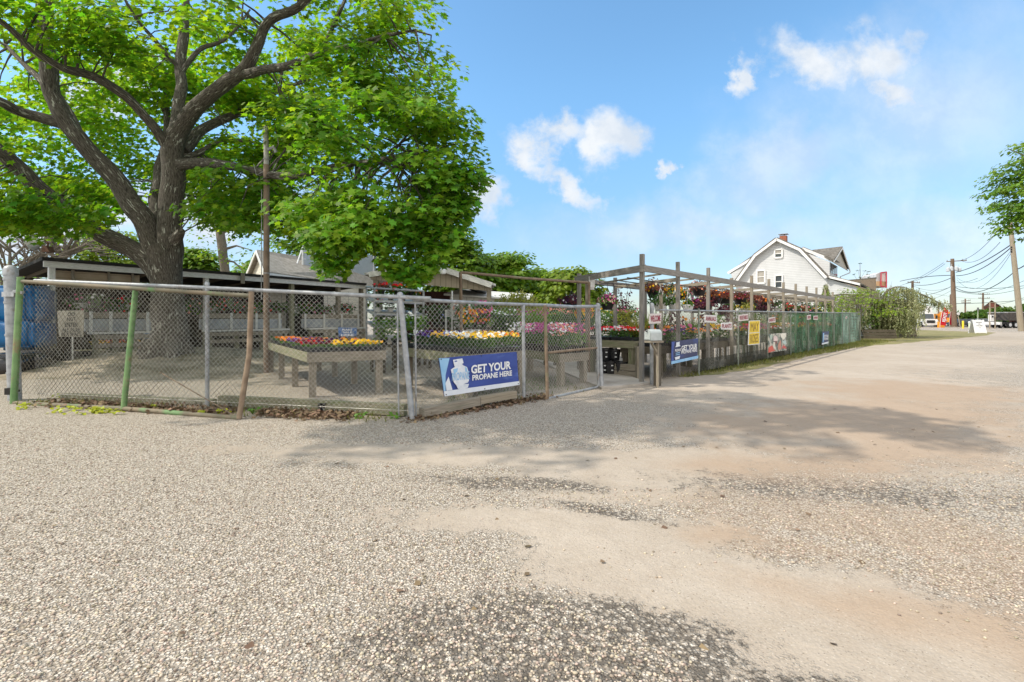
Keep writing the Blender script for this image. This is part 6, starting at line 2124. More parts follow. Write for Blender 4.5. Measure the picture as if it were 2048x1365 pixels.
# corner lamp of the shed
lp = empty("flood_lamp", W(97, 506, 15.4), "rusty flood lamp with a ribbed grey shade on the shed corner", "lamp")
mb = MB()
q = V3(W(97, 506, 15.4))
mb.tube([q, q + (-0.02, 0, 0.32), q + (-0.15, 0, 0.42)], 0.025, 6)
mb.prism([q + (-0.14, -.1, 0.02), q + (0.12, -.1, 0.02), q + (0.02, -.1, 0.2), q + (-0.08, -.1, 0.2)], (0, 0.22, 0))
ob("bracket", mb, mat("brown_rust", (0.10, 0.05, 0.035), (0.17, 0.09, 0.06), scale=6, rough=0.9), lp)
mb = MB()
cd = unit((-1, 0, -0.1))
c0 = q + (-0.10, 0, 0.36)
mb.tube([c0, c0 + cd * 0.12, c0 + cd * 0.42], [0.06, 0.09, 0.24], 12)
ob("lamp_shade", mb, mat("ribbed_glass", (0.42, 0.42, 0.38), (0.55, 0.55, 0.5), scale=12, rough=0.3), lp)

# ------------------------------------------------------------------ shop house, its billboard, and the tan carport
sh = empty("shop_house", (-8.5, 30, 0), "low white sided shop with a grey shingle roof behind the shed", "house")
R0, R1 = V3(W(514, 504, 27)), V3(W(760, 541, 36))
Ea, Eb = V3(W(530, 547, 25.0)), V3(W(748, 578, 33.5))
Ba = V3(W(494, 552, 28.6))
Bb = Ba + (Eb - Ea)
mb = MB()
mb.prism([R0, R1, Eb, Ea], (0, 0, 0.12))
mb.prism([R0, R1, Bb, Ba], (0, 0, 0.12))
ob("roof", mb, mat("pale_weathered_shingle", (0.25, 0.225, 0.19), (0.36, 0.33, 0.29), scale=4, rough=0.95, bump=0.4, bscale=20, bands=(2, 0.10, 0.4)), sh)
mb = MB()
off = unit(Eb - Ea) * 0.25
mb.prism([R0 + off - (0, 0, .06), Ba + off - (0, 0, .06), np.array((*(Ba + off)[:2], 0)), np.array((*(Ea + off)[:2], 0)), Ea + off - (0, 0, .06)], unit(Eb - Ea) * 8)
ob("wall", mb, mat("cream_lap_siding", (0.68, 0.62, 0.52), (0.76, 0.71, 0.61), scale=1, rough=0.7, bands=(2, 0.17, 0.45)), sh)
mb = MB()
mb.bar(R0 - off * .3, Ea - off * .3, 0.05, 0.16)
mb.bar(R0 - off * .3, Ba - off * .3, 0.05, 0.16)
mb.bar(Ea - (0, 0, .02), Eb - (0, 0, .02), 0.14, 0.13)
ob("eave_trim", mb, trim, sh)
# billboard back
bf = empty("billboard_frame", W(690, 545, 31), "grey panelled back of a rooftop billboard with white battens", "billboard")
q4 = [V3(W(608, 492, 29)), V3(W(748, 512, 34.5)), V3(W(748, 552, 34.5)), V3(W(608, 545, 29))]
mb = MB()
mb.prism(q4, (0.1, 0.1, 0))
ob("panel", mb, mat("grey_metal_panel", (0.30, 0.34, 0.38), (0.40, 0.44, 0.48), scale=1, rough=0.5, metal=0.2), bf)
mb = MB()
for v in (0.02, 0.26, 0.5, 0.74, 0.97):
    mb.bar(on_sheet(*q4, 0, v) - (0.02, 0.06, 0), on_sheet(*q4, 1, v) - (0.02, 0.06, 0), 0.05, 0.06)
for u in (0.0, 0.33, 0.66, 1.0):
    mb.bar(on_sheet(*q4, u, -0.02) - (0.02, 0.14, 0), on_sheet(*q4, u, 1.0) - (0.02, 0.14, 0), 0.09, 0.07)
mb.bar(W(606, 492, 28.9), W(594, 528, 27.6), 0.06, 0.06)
ob("battens", mb, mat("whitish_steel", (0.55, 0.56, 0.57), (0.66, 0.67, 0.68), rough=0.5), bf)
# tan gabled carport
cp_ = empty("gabled_carport", (-3.5, 25, 0), "tan vertical-sided gabled carport with a white sloping roof edge", "carport")
YC, YD = 24.0, 23.2
gpts = [V3(W(742, 560, YC)), V3(W(742, 550, YC)), V3(W(862, 531, (YC + YD) / 2)), V3(W(984, 571, YD)), V3(W(984, 583, YD))]
mb = MB()
mb.prism(gpts, (0, 0.06, 0))
ob("gable_wall", mb, mat("tan_vertical_siding", (0.42, 0.35, 0.26), (0.50, 0.42, 0.32), scale=1.2, rough=0.7, bands=(0, 0.27, 0.55)), cp_)
BD = np.array((-1.0, 8.0, 0))
mb = MB()
for a, b in ((gpts[1], gpts[2]), (gpts[2], gpts[3])):
    e = unit(b - a)
    a2, b2 = a - (e * 0.25 if a is gpts[1] else 0), b + (e * 0.2 if b is gpts[3] else 0)
    mb.prism([a2 - (0, 0.3, 0), b2 - (0, 0.3, 0), b2 + BD, a2 + BD], (0, 0, 0.10))
ob("roof", mb, mat("pale_grey_roof", (0.45, 0.45, 0.45), (0.55, 0.55, 0.55), scale=2, rough=0.7), cp_)
mb = MB()
for a, b in ((gpts[1], gpts[2]), (gpts[2], gpts[3])):
    mb.bar(a - (0, 0.33, 0.02), b - (0, 0.33, 0.02), 0.05, 0.26)
ob("rake_trim", mb, white_paint, cp_)
for x, y, Y in ((978, 583, YD), (752, 562, YC), (752, 562, YC + 7), (985, 590, YD + 7)):
    p = V3(W(x, y, Y))
    mb = MB()
    mb.bar((p[0], p[1], 0), p + (0, 0, 0.05), 0.22, 0.22, up=(1, 0, 0))
    ob("post", mb, wood, cp_)
mb = MB()
mb.prism([np.array((gpts[0][0], YC + 7.5, 0.0)), np.array((gpts[4][0] - 1.6, YD + 7.5, 0.0)), np.array((gpts[4][0] - 1.6, YD + 7.5, 3.2)), np.array((gpts[0][0], YC + 7.5, 3.3))], (0, 0.05, 0))
ob("back_wall", mb, mat("maroon_wall", (0.05, 0.022, 0.018), (0.09, 0.04, 0.033), rough=0.9), cp_)
fl_ = empty("flood_light", W(886, 541, YD + 0.1), "round white flood light fixed to the carport gable", "lamp")
mb = MB()
q = V3(W(886, 541, YD + 0.1))
mb.lathe(q - (0, 0.25, 0.22), [(0.10, 0.0), (0.16, 0.02), (0.17, 0.18), (0.10, 0.28), (0.03, 0.30)], 14)
ob("lamp_head", mb, mat("milky_lens", (0.6, 0.6, 0.56), (0.7, 0.7, 0.66), rough=0.3), fl_, smooth=True)
mb = MB()
mb.box(q + np.array((0, -0.15, 0.12)), (0.14, 0.2, 0.18))
ob("housing", mb, galv, fl_)
# pale low shed to the side
ps_ = empty("pale_shed", (-0.2, 30, 0), "low whitish shed with a flat pale roof beyond the carport post", "shed")
mb = MB()
a4 = [V3(W(900, 592, 27)), V3(W(1046, 602, 29)), V3(W(1046, 641, 29)), V3(W(900, 645, 27))]
mb.prism([a4[0], a4[1], np.array((*a4[1][:2], 0)), np.array((*a4[0][:2], 0))], (0.3, 4, 0))
ob("wall", mb, mat("whitewashed_wall", (0.48, 0.46, 0.43), (0.60, 0.58, 0.54), scale=2, rough=0.8, bands=(0, 0.4, 0.4)), ps_)
mb = MB()
mb.prism([a4[0] + (-.3, -.4, 0), a4[1] + (.3, -.4, 0), a4[1] + (0.8, 4.4, 0.55), a4[0] + (0, 4.4, 0.55)], (0, 0, 0.09))
ob("roof", mb, mat("light_corrugated_roof", (0.5, 0.49, 0.45), (0.62, 0.61, 0.58), scale=2, rough=0.7), ps_)

# ------------------------------------------------------------------ galvanised rack with plants
rk_ = empty("pipe_rack", W(812, 650, 15.5), "tall galvanised pipe rack of potted plants behind the corner post", "rack")
rc = [V3(W(749, 577, 15.0)), V3(W(847, 583, 16.0)), V3(W(733, 574, 16.6)), V3(W(832, 580, 17.6))]
for p in rc:
    pipe("upright", [(p[0], p[1], 0), p], 0.033, galv, rk_, 8)
rail = MB()
for a, b in ((0, 1), (2, 3), (0, 2), (1, 3)):
    rail.tube([rc[a], rc[b]], 0.03, 8)
    for dz in (-0.42, -0.82, -1.22):
        rail.tube([rc[a] + (0, 0, dz), rc[b] + (0, 0, dz)], 0.026, 8)
ob("rails", rail, galv, rk_, smooth=True)
for k, dz in enumerate((-0.42, -0.82, -1.22)):
    mb = MB()
    mb.prism([rc[0] + (0, 0, dz + .03), rc[1] + (0, 0, dz + .03), rc[3] + (0, 0, dz + .03), rc[2] + (0, 0, dz + .03)], (0, 0, 0.02))
    ob("shelf", mb, galv_wire, rk_)
    for j in range(4):
        u = 0.13 + 0.25 * j
        c = (rc[0] * (1 - u) + rc[1] * u) * 0.6 + (rc[2] * (1 - u) + rc[3] * u) * 0.4 + np.array((0, 0, dz + 0.05))
        col = ('salmon', 'red', 'white', 'orange')[(j + k) % 4]
        o = empty("potted_plant", c, "potted plant with %s flowers on the %s shelf of the pipe rack" % (col, ("top", "middle", "lowest")[k]), "potted plant", "plants on the pipe rack")
        mb = MB()
        mb.lathe(c, [(0.08, 0), (0.12, 0.14), (0.13, 0.15), (0.1, 0.14)], 10)
        ob("pot", mb, white_pl if k == 1 else black_pl, o)
        flowerbed(o, srng, (c[0], c[1], 0), (1, 0, 0), (0, 1, 0), 0.36, 0.36, c[2], [(col, 1.0)], lf_mid, 100, 16, 0.07, 0.1, 0.32, 0.08)
for j in range(3):
    u = 0.2 + 0.3 * j
    c = (rc[0] * (1 - u) + rc[1] * u) * 0.6 + (rc[2] * (1 - u) + rc[3] * u) * 0.4 - np.array((0, 0, 0.10))
    o = empty("potted_plant", c, ("red-leaved plant high in the pipe rack at its near side", "red-flowered plant high in the middle of the pipe rack", "yellow-red leafy plant high in the pipe rack beside the post")[j], "potted plant", "plants on the pipe rack")
    mb = MB()
    mb.lathe(c, [(0.08, -.1), (0.12, 0.02), (0.13, 0.03), (0.1, 0.02)], 10)
    ob("pot", mb, black_pl, o)
    flowerbed(o, srng, (c[0], c[1], 0), (1, 0, 0), (0, 1, 0), 0.42, 0.4, c[2], [('red', 1.0)] if j < 2 else [('orange', .5)], lf_red if j == 0 else lf_mid, 120, 22, 0.08, 0.0, 0.22, 0.09)
# mid-ground stands of green plants
for i, (x0, x1, y, Y, col, lf, lab) in enumerate((
        (768, 812, 662, 13.2, None, lf_lite, "row of fresh lettuce-green seedlings behind the pansies"),
        (815, 860, 655, 14.2, 'white', lf_lite, "light green bedding plants behind the corner post"),
        (850, 905, 630, 15.6, None, lf_dark, "dark leafy shrubs in pots behind the facing fence"),
        (905, 930, 652, 16.5, 'blue', lf_dark, "dark pots with blue flowers beside the price boards"),
        (930, 985, 630, 15.0, None, lf_mid, "green hedge-like row of pots under the yellow blooms"),
        (985, 1045, 636, 16.0, None, lf_lite, "long row of pale green grasses in pots on a raised rack"),
        (1045, 1100, 636, 17.0, None, lf_yel, "yellowish grasses in pots on a raised rack behind the gate"),
        (1010, 1040, 650, 14.5, 'white', lf_dark, "white-flowered pots beside the purple flowers"),
        (768, 850, 632, 18.5, None, lf_dark, "dark green leafy row behind the pipe rack"),
        (905, 1000, 618, 19.5, None, lf_mid, "tall green row of shrubs near the pale shed wall"),
        (1042, 1110, 648, 14.6, 'magenta', lf_lite, "row of purple-topped plants beyond the low table"),
        (1110, 1188, 646, 15.2, 'salmon', lf_mid, "row of pale coral flowers beyond the low table near the pergola end"),
        (1190, 1245, 640, 18.0, 'yellow', lf_lite, "golden-flowered plants on a dark rack behind the red petunias"),
        (1250, 1282, 640, 16.5, 'pink', lf_yel, "yellow-green shrubs with a pink bloom behind the corner post"),
        (1100, 1190, 634, 17.5, 'salmon', lf_dark, "dark green shrubs with salmon tips on a bench behind the walk gate"))):
    a, b = V3(W(x0, y, Y)), V3(W(x1, y, Y + 0.5))
    d = b - a
    d[2] = 0
    Ld = np.linalg.norm(d)
    ud = unit(d)
    ub = np.array((-ud[1], ud[0], 0))
    zt1 = a[2] - 0.45
    o = empty("plant_row", (*((a + b) / 2)[:2], 0), lab, "potted plants", "rows of potted plants in the yard")
    mb = MB()
    mb.prism([np.array((*(a - ub * .0)[:2], zt1)), np.array((*b[:2], zt1)), np.array((*(b + ub * .7)[:2], zt1)), np.array((*(a + ub * .7)[:2], zt1))], (0, 0, 0.05))
    for p in (a, b, a + ub * .65, b + ub * .65):
        mb.bar((p[0], p[1], 0), (p[0], p[1], zt1), 0.07, 0.07)
    ob("stand", mb, wood_dark, o)
    k = max(2, int(Ld / 0.3))
    mb = MB()
    for j in range(k):
        p = a + ud * Ld * (j + .5) / k + ub * 0.3
        mb.lathe((p[0], p[1], zt1 + .05), [(0.08, 0), (0.12, 0.16), (0.13, 0.17), (0.1, 0.16)], 8)
    ob("pots", mb, black_pl, o)
    c = (a + b) / 2 + ub * 0.35
    flowerbed(o, srng, (c[0], c[1], 0), ud, ub, Ld * 1.05, 0.7, zt1 + 0.15, [(col, 1.0)] if col else [], lf, int(300 * Ld) + 140, int(30 * Ld), 0.085, 0.02, 0.62, 0.105)
for x, y, Y, cols, lab in ((935, 632, 14.6, ('yellow', 'orange'), "cluster of golden flowers standing above the green pots"), (962, 632, 15, ('orange', 'pink'), "orange and pink flower cluster near the carport post"),
                           (925, 617, 15.4, ('white', 'salmon'), "pale pink and white bouquet by the rusty pipe"), (966, 616, 15.6, ('pink', 'magenta'), "pink flower head high beside the carport post"),
                           (1168, 626, 15.5, ('orange', 'yellow'), "bright orange flowers standing tall behind the walk gate post")):
    c = V3(W(x, y, Y))
    o = empty("flower_cluster", (c[0], c[1], 0.8), lab, "potted flowers", "tall flower clusters in the yard")
    mb = MB()
    mb.lathe((c[0], c[1], 0.8), [(0.1, 0), (0.15, 0.22), (0.16, 0.23), (0.1, 0.22)], 10)
    mb.tube([(c[0], c[1], 0), (c[0], c[1], 0.82)], 0.05, 6)
    ob("pot", mb, black_pl, o)
    d = rnd(srng, 120)
    leaf_ob("foliage", c - np.array((0, 0, .15)) + d * 0.28 * srng.random((120, 1)) ** .4, d, rnd(srng, 120), 0.09, TRI, lf_mid, o)
    for cl in cols:
        d = rnd(srng, 34) * np.array((1, 1, 0.8))
        leaf_ob("blossoms", c + d * 0.30, d + np.array((0, -.5, .4)), rnd(srng, 34), 0.10, PETAL, FL[cl], o)
# price boards
for (x0, y0, x1, y1, Y), txt, lab in (((905, 607, 914, 640, 15.5), "PLANT\nFOOD\nSALE\nNOW", "tall narrow white board with black letters hanging from a dark post"), ((893, 620, 901, 634, 15.6), "3 FOR", "small white price card beside the tall narrow board")):
    mb = MB()
    mb.prism([V3(W(x0, y0, Y)), V3(W(x1, y0, Y)), V3(W(x1, y1, Y)), V3(W(x0, y1, Y))], (0, 0.015, 0))
    mb.bar(W(x0 - 1, y0 - 25 if x0 > 900 else y0, Y + .03), W(x0 - 1, 680, Y + .03), 0.04, 0.04)
    o = ob("price_board", mb, sign_white, None, label=lab, cat="sign")
    letters("lettering", txt, W((x0 + x1) / 2, (y0 + y1) / 2, Y - 0.004), (1, 0, 0), (x1 - x0) * 0.8 * Y / F, (y1 - y0) * 0.85 * Y / F, black_ink, o, (0, -1, 0), 0.01)

# ------------------------------------------------------------------ rusty poles
op = empty("rusty_pole", (*W(533, 640, 13.2)[:2], 0), "tall rusty steel pole rising beside the corner table into the maple", "pole")
mb = MB()
x_, y_ = W(533, 640, 13.2)[:2]
mb.tube([(x_, y_, 0), (x_, y_, topz(330, 13.2))], 0.078, 14)
ob("lower_tube", mb, mat("red_brown_rust", (0.17, 0.12, 0.085), (0.27, 0.20, 0.15), scale=4, rough=0.85, bump=0.15), op, smooth=True)
mb = MB()
mb.tube([(x_, y_, topz(330, 13.2)), (x_ - .02, y_, topz(247, 13.2))], 0.066, 14)
ob("upper_tube", mb, mat("greyish_steel", (0.30, 0.29, 0.26), (0.40, 0.39, 0.35), rough=0.7), op, smooth=True)
mb = MB()
for py in (430, 548, 320, 262):
    mb.tube([(x_, y_, topz(py, 13.2)), (x_, y_, topz(py - 2, 13.2))], 0.085, 12)
mb.tube([(x_ + .06, y_ - .03, topz(300, 13.2)), (x_ + .22, y_ - .05, topz(296, 13.2)), (x_ + .26, y_, topz(305, 13.2))], 0.05, 8)
mb.tube([(x_ - .07, y_ - .05, topz(345, 13.2)), (x_ - .25, y_ - .05, topz(352, 13.2)), (x_ - .32, y_ - .05, topz(330, 13.2))], 0.008, 5)
mb.tube([(x_ - .13, y_ - .02, topz(600, 13.2)), (x_ - .12, y_ - .02, topz(380, 13.2))], 0.012, 5)
ob("fittings", mb, galv, op)
rf = empty("pipe_arch", (*W(925, 700, 12)[:2], 0), "rusty pipe frame with a long bar reaching towards the pergola", "frame")
pA, pB = V3(W(921, 545, 12.2)), V3(W(1178, 566, 13.2))
pipe("upright", [(pA[0] + 0.04, pA[1], 0), pA], 0.040, rust, rf)
pipe("top_bar", [pA, (pA + pB) / 2 - (0, 0, 0.02), pB], 0.036, rust, rf)
pipe("upright", [(pB[0], pB[1], 0), pB + (0, 0, 0.02)], 0.036, rust, rf)
mb = MB()
for a in ((1176, 560, 13.4), ):
    q = V3(W(1183, 566, 13.3))
    mb.box(q + np.array((0, 0, 0.02)), (0.16, 0.16, 0.30))
    mb.box(q + np.array((0, 0, -0.16)), (0.13, 0.13, 0.06))
ob("speaker_box", mb, white_paint, rf)
mb = MB()
q = V3(W(1175, 640, 14.2))
mb.bar((q[0], q[1], 0), (q[0], q[1], topz(566, 14.2)), 0.1, 0.1)
ob("timber_post", mb, wood, None, label="plain pale timber post beside the pipe frame end", cat="post")
mb = MB()
q = V3(W(1322, 640, 12.6))
mb.bar((q[0], q[1], 0), (q[0], q[1], topz(590, 12.6)), 0.075, 0.075)
ob("timber_post", mb, wood, None, label="short pale timber post inside the fence under the yellow pansy basket", cat="post")
# logs at the fence foot
mb = MB()
mb.bar(on_b(0.06, 0.09) + (0.04, -0.10, 0), on_b(0.42, 0.13) + (0.04, -0.10, 0), 0.14, 0.13)
ob("timber_log", mb, wood, None, label="first weathered timber at the foot of the banner fence, beside the corner post", cat="timber", group="timbers at the foot of the facing fence")
mb = MB()
mb.bar(on_b(0.425, 0.14) + (0.04, -0.10, 0), on_b(0.70, 0.15) + (0.04, -0.10, 0), 0.13, 0.12)
ob("timber_log", mb, pole_pale, None, label="paler timber at the fence foot right under the blue banner", cat="timber", group="timbers at the foot of the facing fence")
mb = MB()
mb.bar(on_a(0.52, 0.12) + (0, 0.22, 0), on_a(0.985, 0.10) + (0, 0.16, 0), 0.12, 0.17)
ob("timber_log", mb, wood_moss, None, label="long mossy timber behind the mesh at the fence foot by the corner post", cat="timber", group="timbers at the foot of the facing fence")
mb = MB()
mb.bar(on_a(0.05, 0.07) + (0, 0.24, 0), on_a(0.5, 0.07) + (0, 0.24, 0), 0.12, 0.12)
ob("timber_log", mb, wood_moss, None, label="long low timber behind the green gate at the fence foot", cat="timber", group="timbers at the foot of the facing fence")
pc_ = [on_a(0.02 + 0.965 * t, 0) + np.array((rng.normal() * .05, rng.normal() * 0.16 - 0.10, 0.01 + 0.07 * rng.random())) for t in rng.random(2600) ** 0.6 if mnoise.noise(Vector((t * 9, 2.2, 0))) > -0.12]
leaf_ob("leaf_litter", pc_, rnd(rng, len(pc_)) * .8 + (0, 0, 1), rnd(rng, len(pc_)), 0.07, MAPLE, lf_dead, label="drift of dry brown leaves along the foot of the facing fence", cat="leaves", kind='stuff', curl=0.3)
pc_ = [on_b(t, 0) + np.array((0.05 + rng.normal() * .08, rng.normal() * 0.12 - 0.12, 0.01 + 0.04 * rng.random())) for t in rng.random(900)]
leaf_ob("leaf_litter", pc_, rnd(rng, len(pc_)) * .8 + (0, 0, 1), rnd(rng, len(pc_)), 0.06, MAPLE, lf_dead, label="scattered dry leaves under the banner fence", cat="leaves", kind='stuff', curl=0.3)
for i, (x, y) in enumerate(((50, 816), (38, 820), (112, 826), (148, 822), (162, 830), (186, 826), (197, 827), (213, 826), (237, 830), (122, 797), (508, 828), (400, 832), (445, 830), (718, 838), (790, 838), (305, 820))):
    q = V3(G(x, y))
    n_ = 26 if x in (186, 197) else 12
    C = q + np.column_stack([srng.normal(size=n_) * 0.045, srng.normal(size=n_) * 0.03, 0.02 + 0.07 * srng.random(n_)])
    o = leaf_ob("weed", C, rnd(srng, n_) * .5 + (0, -.4, 1), rnd(srng, n_), 0.06, OVAL * np.array((2, 1)), lf_weed if x < 480 else lf_lite, label="small yellow-green weed sprouting along the foot of the fence", cat="weed", group="weeds along the fence foot", curl=0.2)
mb = MB()
q = V3(W(645, 814, 7.7))
mb.lathe(q - (0, 0, 0.06), [(0.05, 0), (0.075, 0.12), (0.082, 0.13), (0.06, 0.12)], 10)
ob("nursery_pot", mb, black_pl, None, label="small black pot lying among the dry leaves behind the mesh", cat="pot")

# the raised bank of bare earth and roots round the maple
def bank():
    nx, ny = 60, 46
    x0, x1, y0, y1 = -17.5, -5.5, 11.2, 20.5
    v = []
    for j in range(ny + 1):
        for i in range(nx + 1):
            x, y = x0 + (x1 - x0) * i / nx, y0 + (y1 - y0) * j / ny
            e = min(1, min(i, nx - i) / 9, min(j, ny - j) / 9)
            d = math.hypot((x + 10.9) / 4.2, (y - 15.6) / 3.4)
            z = 0.40 * math.exp(-d * d * 1.3) + 0.16 * math.exp(-((y - 17.8) / 2.2) ** 2) + 0.07 * mnoise.noise(Vector((x * .9, y * .9, 0))) + 0.035 * mnoise.noise(Vector((x * 2.7, y * 2.7, 4)))
            v.append((x, y, max(-0.05, z * e - 0.045 + 0.04 * e)))
    f = [(j * (nx + 1) + i, j * (nx + 1) + i + 1, (j + 1) * (nx + 1) + i + 1, (j + 1) * (nx + 1) + i) for j in range(ny) for i in range(nx)]
    m = mat("bare_earth", (0.20, 0.165, 0.12), (0.42, 0.36, 0.28), scale=1.6, rough=1, bump=0.6, bscale=30, col3=(0.14, 0.12, 0.07), scale3=0.9, t3=(0.48, 0.66), detail=9, coord='Object')
    tag(put("earth_bank", np_mesh("earth_bank", np.array(v), [np.array(f)], True), m), kind='structure')
bank()

# ------------------------------------------------------------------ things by the tall gate post
blue_wrap = mat("blue_tarp", (0.010, 0.10, 0.30), (0.02, 0.19, 0.44), scale=2.5, rough=0.3, bump=0.35, bscale=5, col3=(0.25, 0.5, 0.75), scale3=3, t3=(0.62, 0.7))
blue_dark = mat("dark_blue_tarp", (0.01, 0.07, 0.16), (0.02, 0.13, 0.25), scale=2.5, rough=0.35, bump=0.35, bscale=5)
def lumpy(name, c, s, m, label, cat, seed=0, group=None, rz=0.3):
    import bmesh
    bm = bmesh.new()
    bmesh.ops.create_cube(bm, size=1)
    bmesh.ops.bevel(bm, geom=bm.edges[:] + bm.verts[:], offset=0.07, segments=2, affect='EDGES')
    bmesh.ops.subdivide_edges(bm, edges=bm.edges[:], cuts=2, use_grid_fill=True)
    for v in bm.verts:
        n = mnoise.noise(v.co * 3.1 + Vector((seed, 0, 0)))
        n2 = mnoise.noise(v.co * 8.0 + Vector((seed, 5, 0)))
        v.co += v.co.normalized() * (0.06 * n + 0.025 * n2)
        x, y, z = v.co.x * s[0], v.co.y * s[1], (v.co.z + 0.5) * s[2]
        v.co = Vector((c[0] + x * math.cos(rz) - y * math.sin(rz), c[1] + x * math.sin(rz) + y * math.cos(rz), max(0.0, c[2] + z)))
    me = bpy.data.meshes.new(name)
    bm.to_mesh(me)
    bm.free()
    me.polygons.foreach_set('use_smooth', np.ones(len(me.polygons), bool))
    return tag(put(name, me, m), label, cat, group)
lumpy("wrapped_pallet", (W(28, 640, 14.5)[0], 14.5, 0.66), (1.5, 1.3, 0.75), blue_wrap, "lower blue-wrapped pallet behind the tall gate post", "pallet", 1, "blue wrapped pallets")
lumpy("wrapped_pallet", (W(20, 640, 14.6)[0], 14.6, 1.40), (1.6, 1.3, 1.05), blue_wrap, "upper blue-wrapped pallet stacked behind the tall gate post", "pallet", 2, "blue wrapped pallets")
lumpy("tarped_stack", (W(58, 640, 15.2)[0], 15.2, 0.5), (0.9, 1.2, 2.0), blue_dark, "dark blue tarped stack between pallets and shed post", "stack", 3)
for i, (x, Y, s) in enumerate(((8, 12.9, (1.2, .9, .5)), (40, 13.4, (1.3, 1.0, .55)), (70, 14.2, (1.0, .9, .6)))):
    lumpy("soil_bag", (W(x, 640, Y)[0], Y, 0.0), s, black_film, ("black plastic soil bag nearest the edge behind the gate post", "black plastic soil bag in the middle of the pile by the gate post", "black plastic soil bag by the shed corner post")[i], "bag", 5 + i, "black soil bags")
ns = empty("notice_board", (*W(140, 700, 14.6)[:2], 0), "hand-lettered DO NOT ENTER board on a thin stake before the shed", "sign")
n4 = [V3(W(114, 622, 14.6)), V3(W(168, 621, 14.7)), V3(W(166, 674, 14.7)), V3(W(118, 674, 14.6))]
mb = MB()
mb.prism(n4, (0, 0.02, 0))
ob("board", mb, mat("faded_board", (0.36, 0.33, 0.27), (0.46, 0.43, 0.36), scale=3, rough=0.8), ns)
mb = MB()
mb.bar(W(145, 674, 14.65), (*W(145, 716, 14.65)[:2], 0), 0.035, 0.035)
ob("stake", mb, white_paint, ns)
for body, y, wd, hh in (("DO", 629, 14, 8), ("NOT", 639, 17, 8), ("ENTER", 650, 26, 8.5), ("ALL PARK", 661, 38, 7.5), ("IN A SPACE", 669, 40, 7)):
    letters("lettering", body, W(143, y, 14.585), (1, 0, 0), wd * 14.6 / F, hh * 14.6 / F, black_ink, ns, (0, -1, 0), 0.02)
cs = [G(x, y)[:2] for x, y in ((120, 712), (150, 712))]
for i, (x, y, Y) in enumerate(((128, 712, 15.2), (160, 712, 15.8))):
    mb = MB()
    q = V3((W(x, y, Y)[0], Y, 0))
    mb.lathe(q, [(0.22, 0), (0.30, 0.42), (0.32, 0.44), (0.25, 0.42)], 14)
    ob("nursery_pot", mb, black_pl, None, label=("large black pot under the DO NOT ENTER board", "large black pot beside the weathered bench leg")[i], cat="pot", smooth=True)
go = V3((W(293, 697, 18)[0], 18, 0.28))
mb = MB()
mb.lathe(go, [(0.20, 0), (0.26, 0.12), (0.22, 0.30), (0.14, 0.42), (0.10, 0.5)], 12)
gn = ob("garden_figure", mb, mat("tan_plaster", (0.42, 0.32, 0.22), (0.55, 0.44, 0.32), scale=6, rough=0.9), None, label="squat tan garden ornament with a blue top at the trunk foot", cat="ornament", smooth=True)
mb = MB()
mb.lathe(go + np.array((0.05, 0, 0.48)), [(0.12, 0), (0.15, 0.1), (0.12, 0.2), (0.03, 0.26)], 12)
ob("blue_top", mb, mat("blue_glaze", (0.05, 0.12, 0.3), (0.08, 0.2, 0.42), rough=0.3), gn, smooth=True)
for i, (x, Y, col) in enumerate(((205, 18.2, 'yellow'), (232, 18.4, 'salmon'), (258, 18.5, 'orange'), (278, 18.6, 'yellow'))):
    c = V3((W(x, 640, Y)[0], Y, 0.0))
    o = empty("flower_pots", c, "pots of %s blooms under the bench by the trunk, %s" % (col, ("nearest the board", "second along", "third along", "by the ornament")[i]), "potted flowers", "ground pots under the shed bench")
    mb = MB()
    mb.lathe(c, [(0.12, 0), (0.18, 0.25), (0.19, 0.26), (0.14, 0.25)], 10)
    ob("pot", mb, black_pl, o)
    flowerbed(o, srng, (c[0], c[1], 0), (1, 0, 0), (0, 1, 0), 0.6, 0.5, 0.2, [(col, 1.0)], lf_yel, 90, 26, 0.09, 0.05, 0.4, 0.1)
# earth bank and stones in front of the benches
mb = MB()
mb.tube([W(150, 708, 16.2), W(215, 708, 17.2), W(300, 705, 18.4)], [0.13, 0.17, 0.14], 8)
ob("timber_log", mb, wood_moss, None, label="mossy round log lying before the bench by the maple trunk", cat="timber")

# a few fallen leaves blown over the lot
lp_ = []
for i in range(60):
    Y_ = 2.2 + 7.5 * srng.random() ** 1.2
    lp_.append(((srng.random() * 2.1 - 1.05) * Y_, min(Y_, 8.0 if srng.random() < .9 else Y_), 0.012))
lp_ = [p for p in lp_ if p[1] < 6.6 or p[0] > 1.5]
leaf_ob("fallen_leaves", np.array(lp_), rnd(srng, len(lp_)) * .35 + (0, 0, 1), rnd(srng, len(lp_)), 0.035 + 0.03 * srng.random(len(lp_)), OVAL * np.array((1.6, 1)), lf_dead,
        label="a few dry leaves and scraps blown across the open lot", cat="leaves", kind='stuff', curl=0.3)
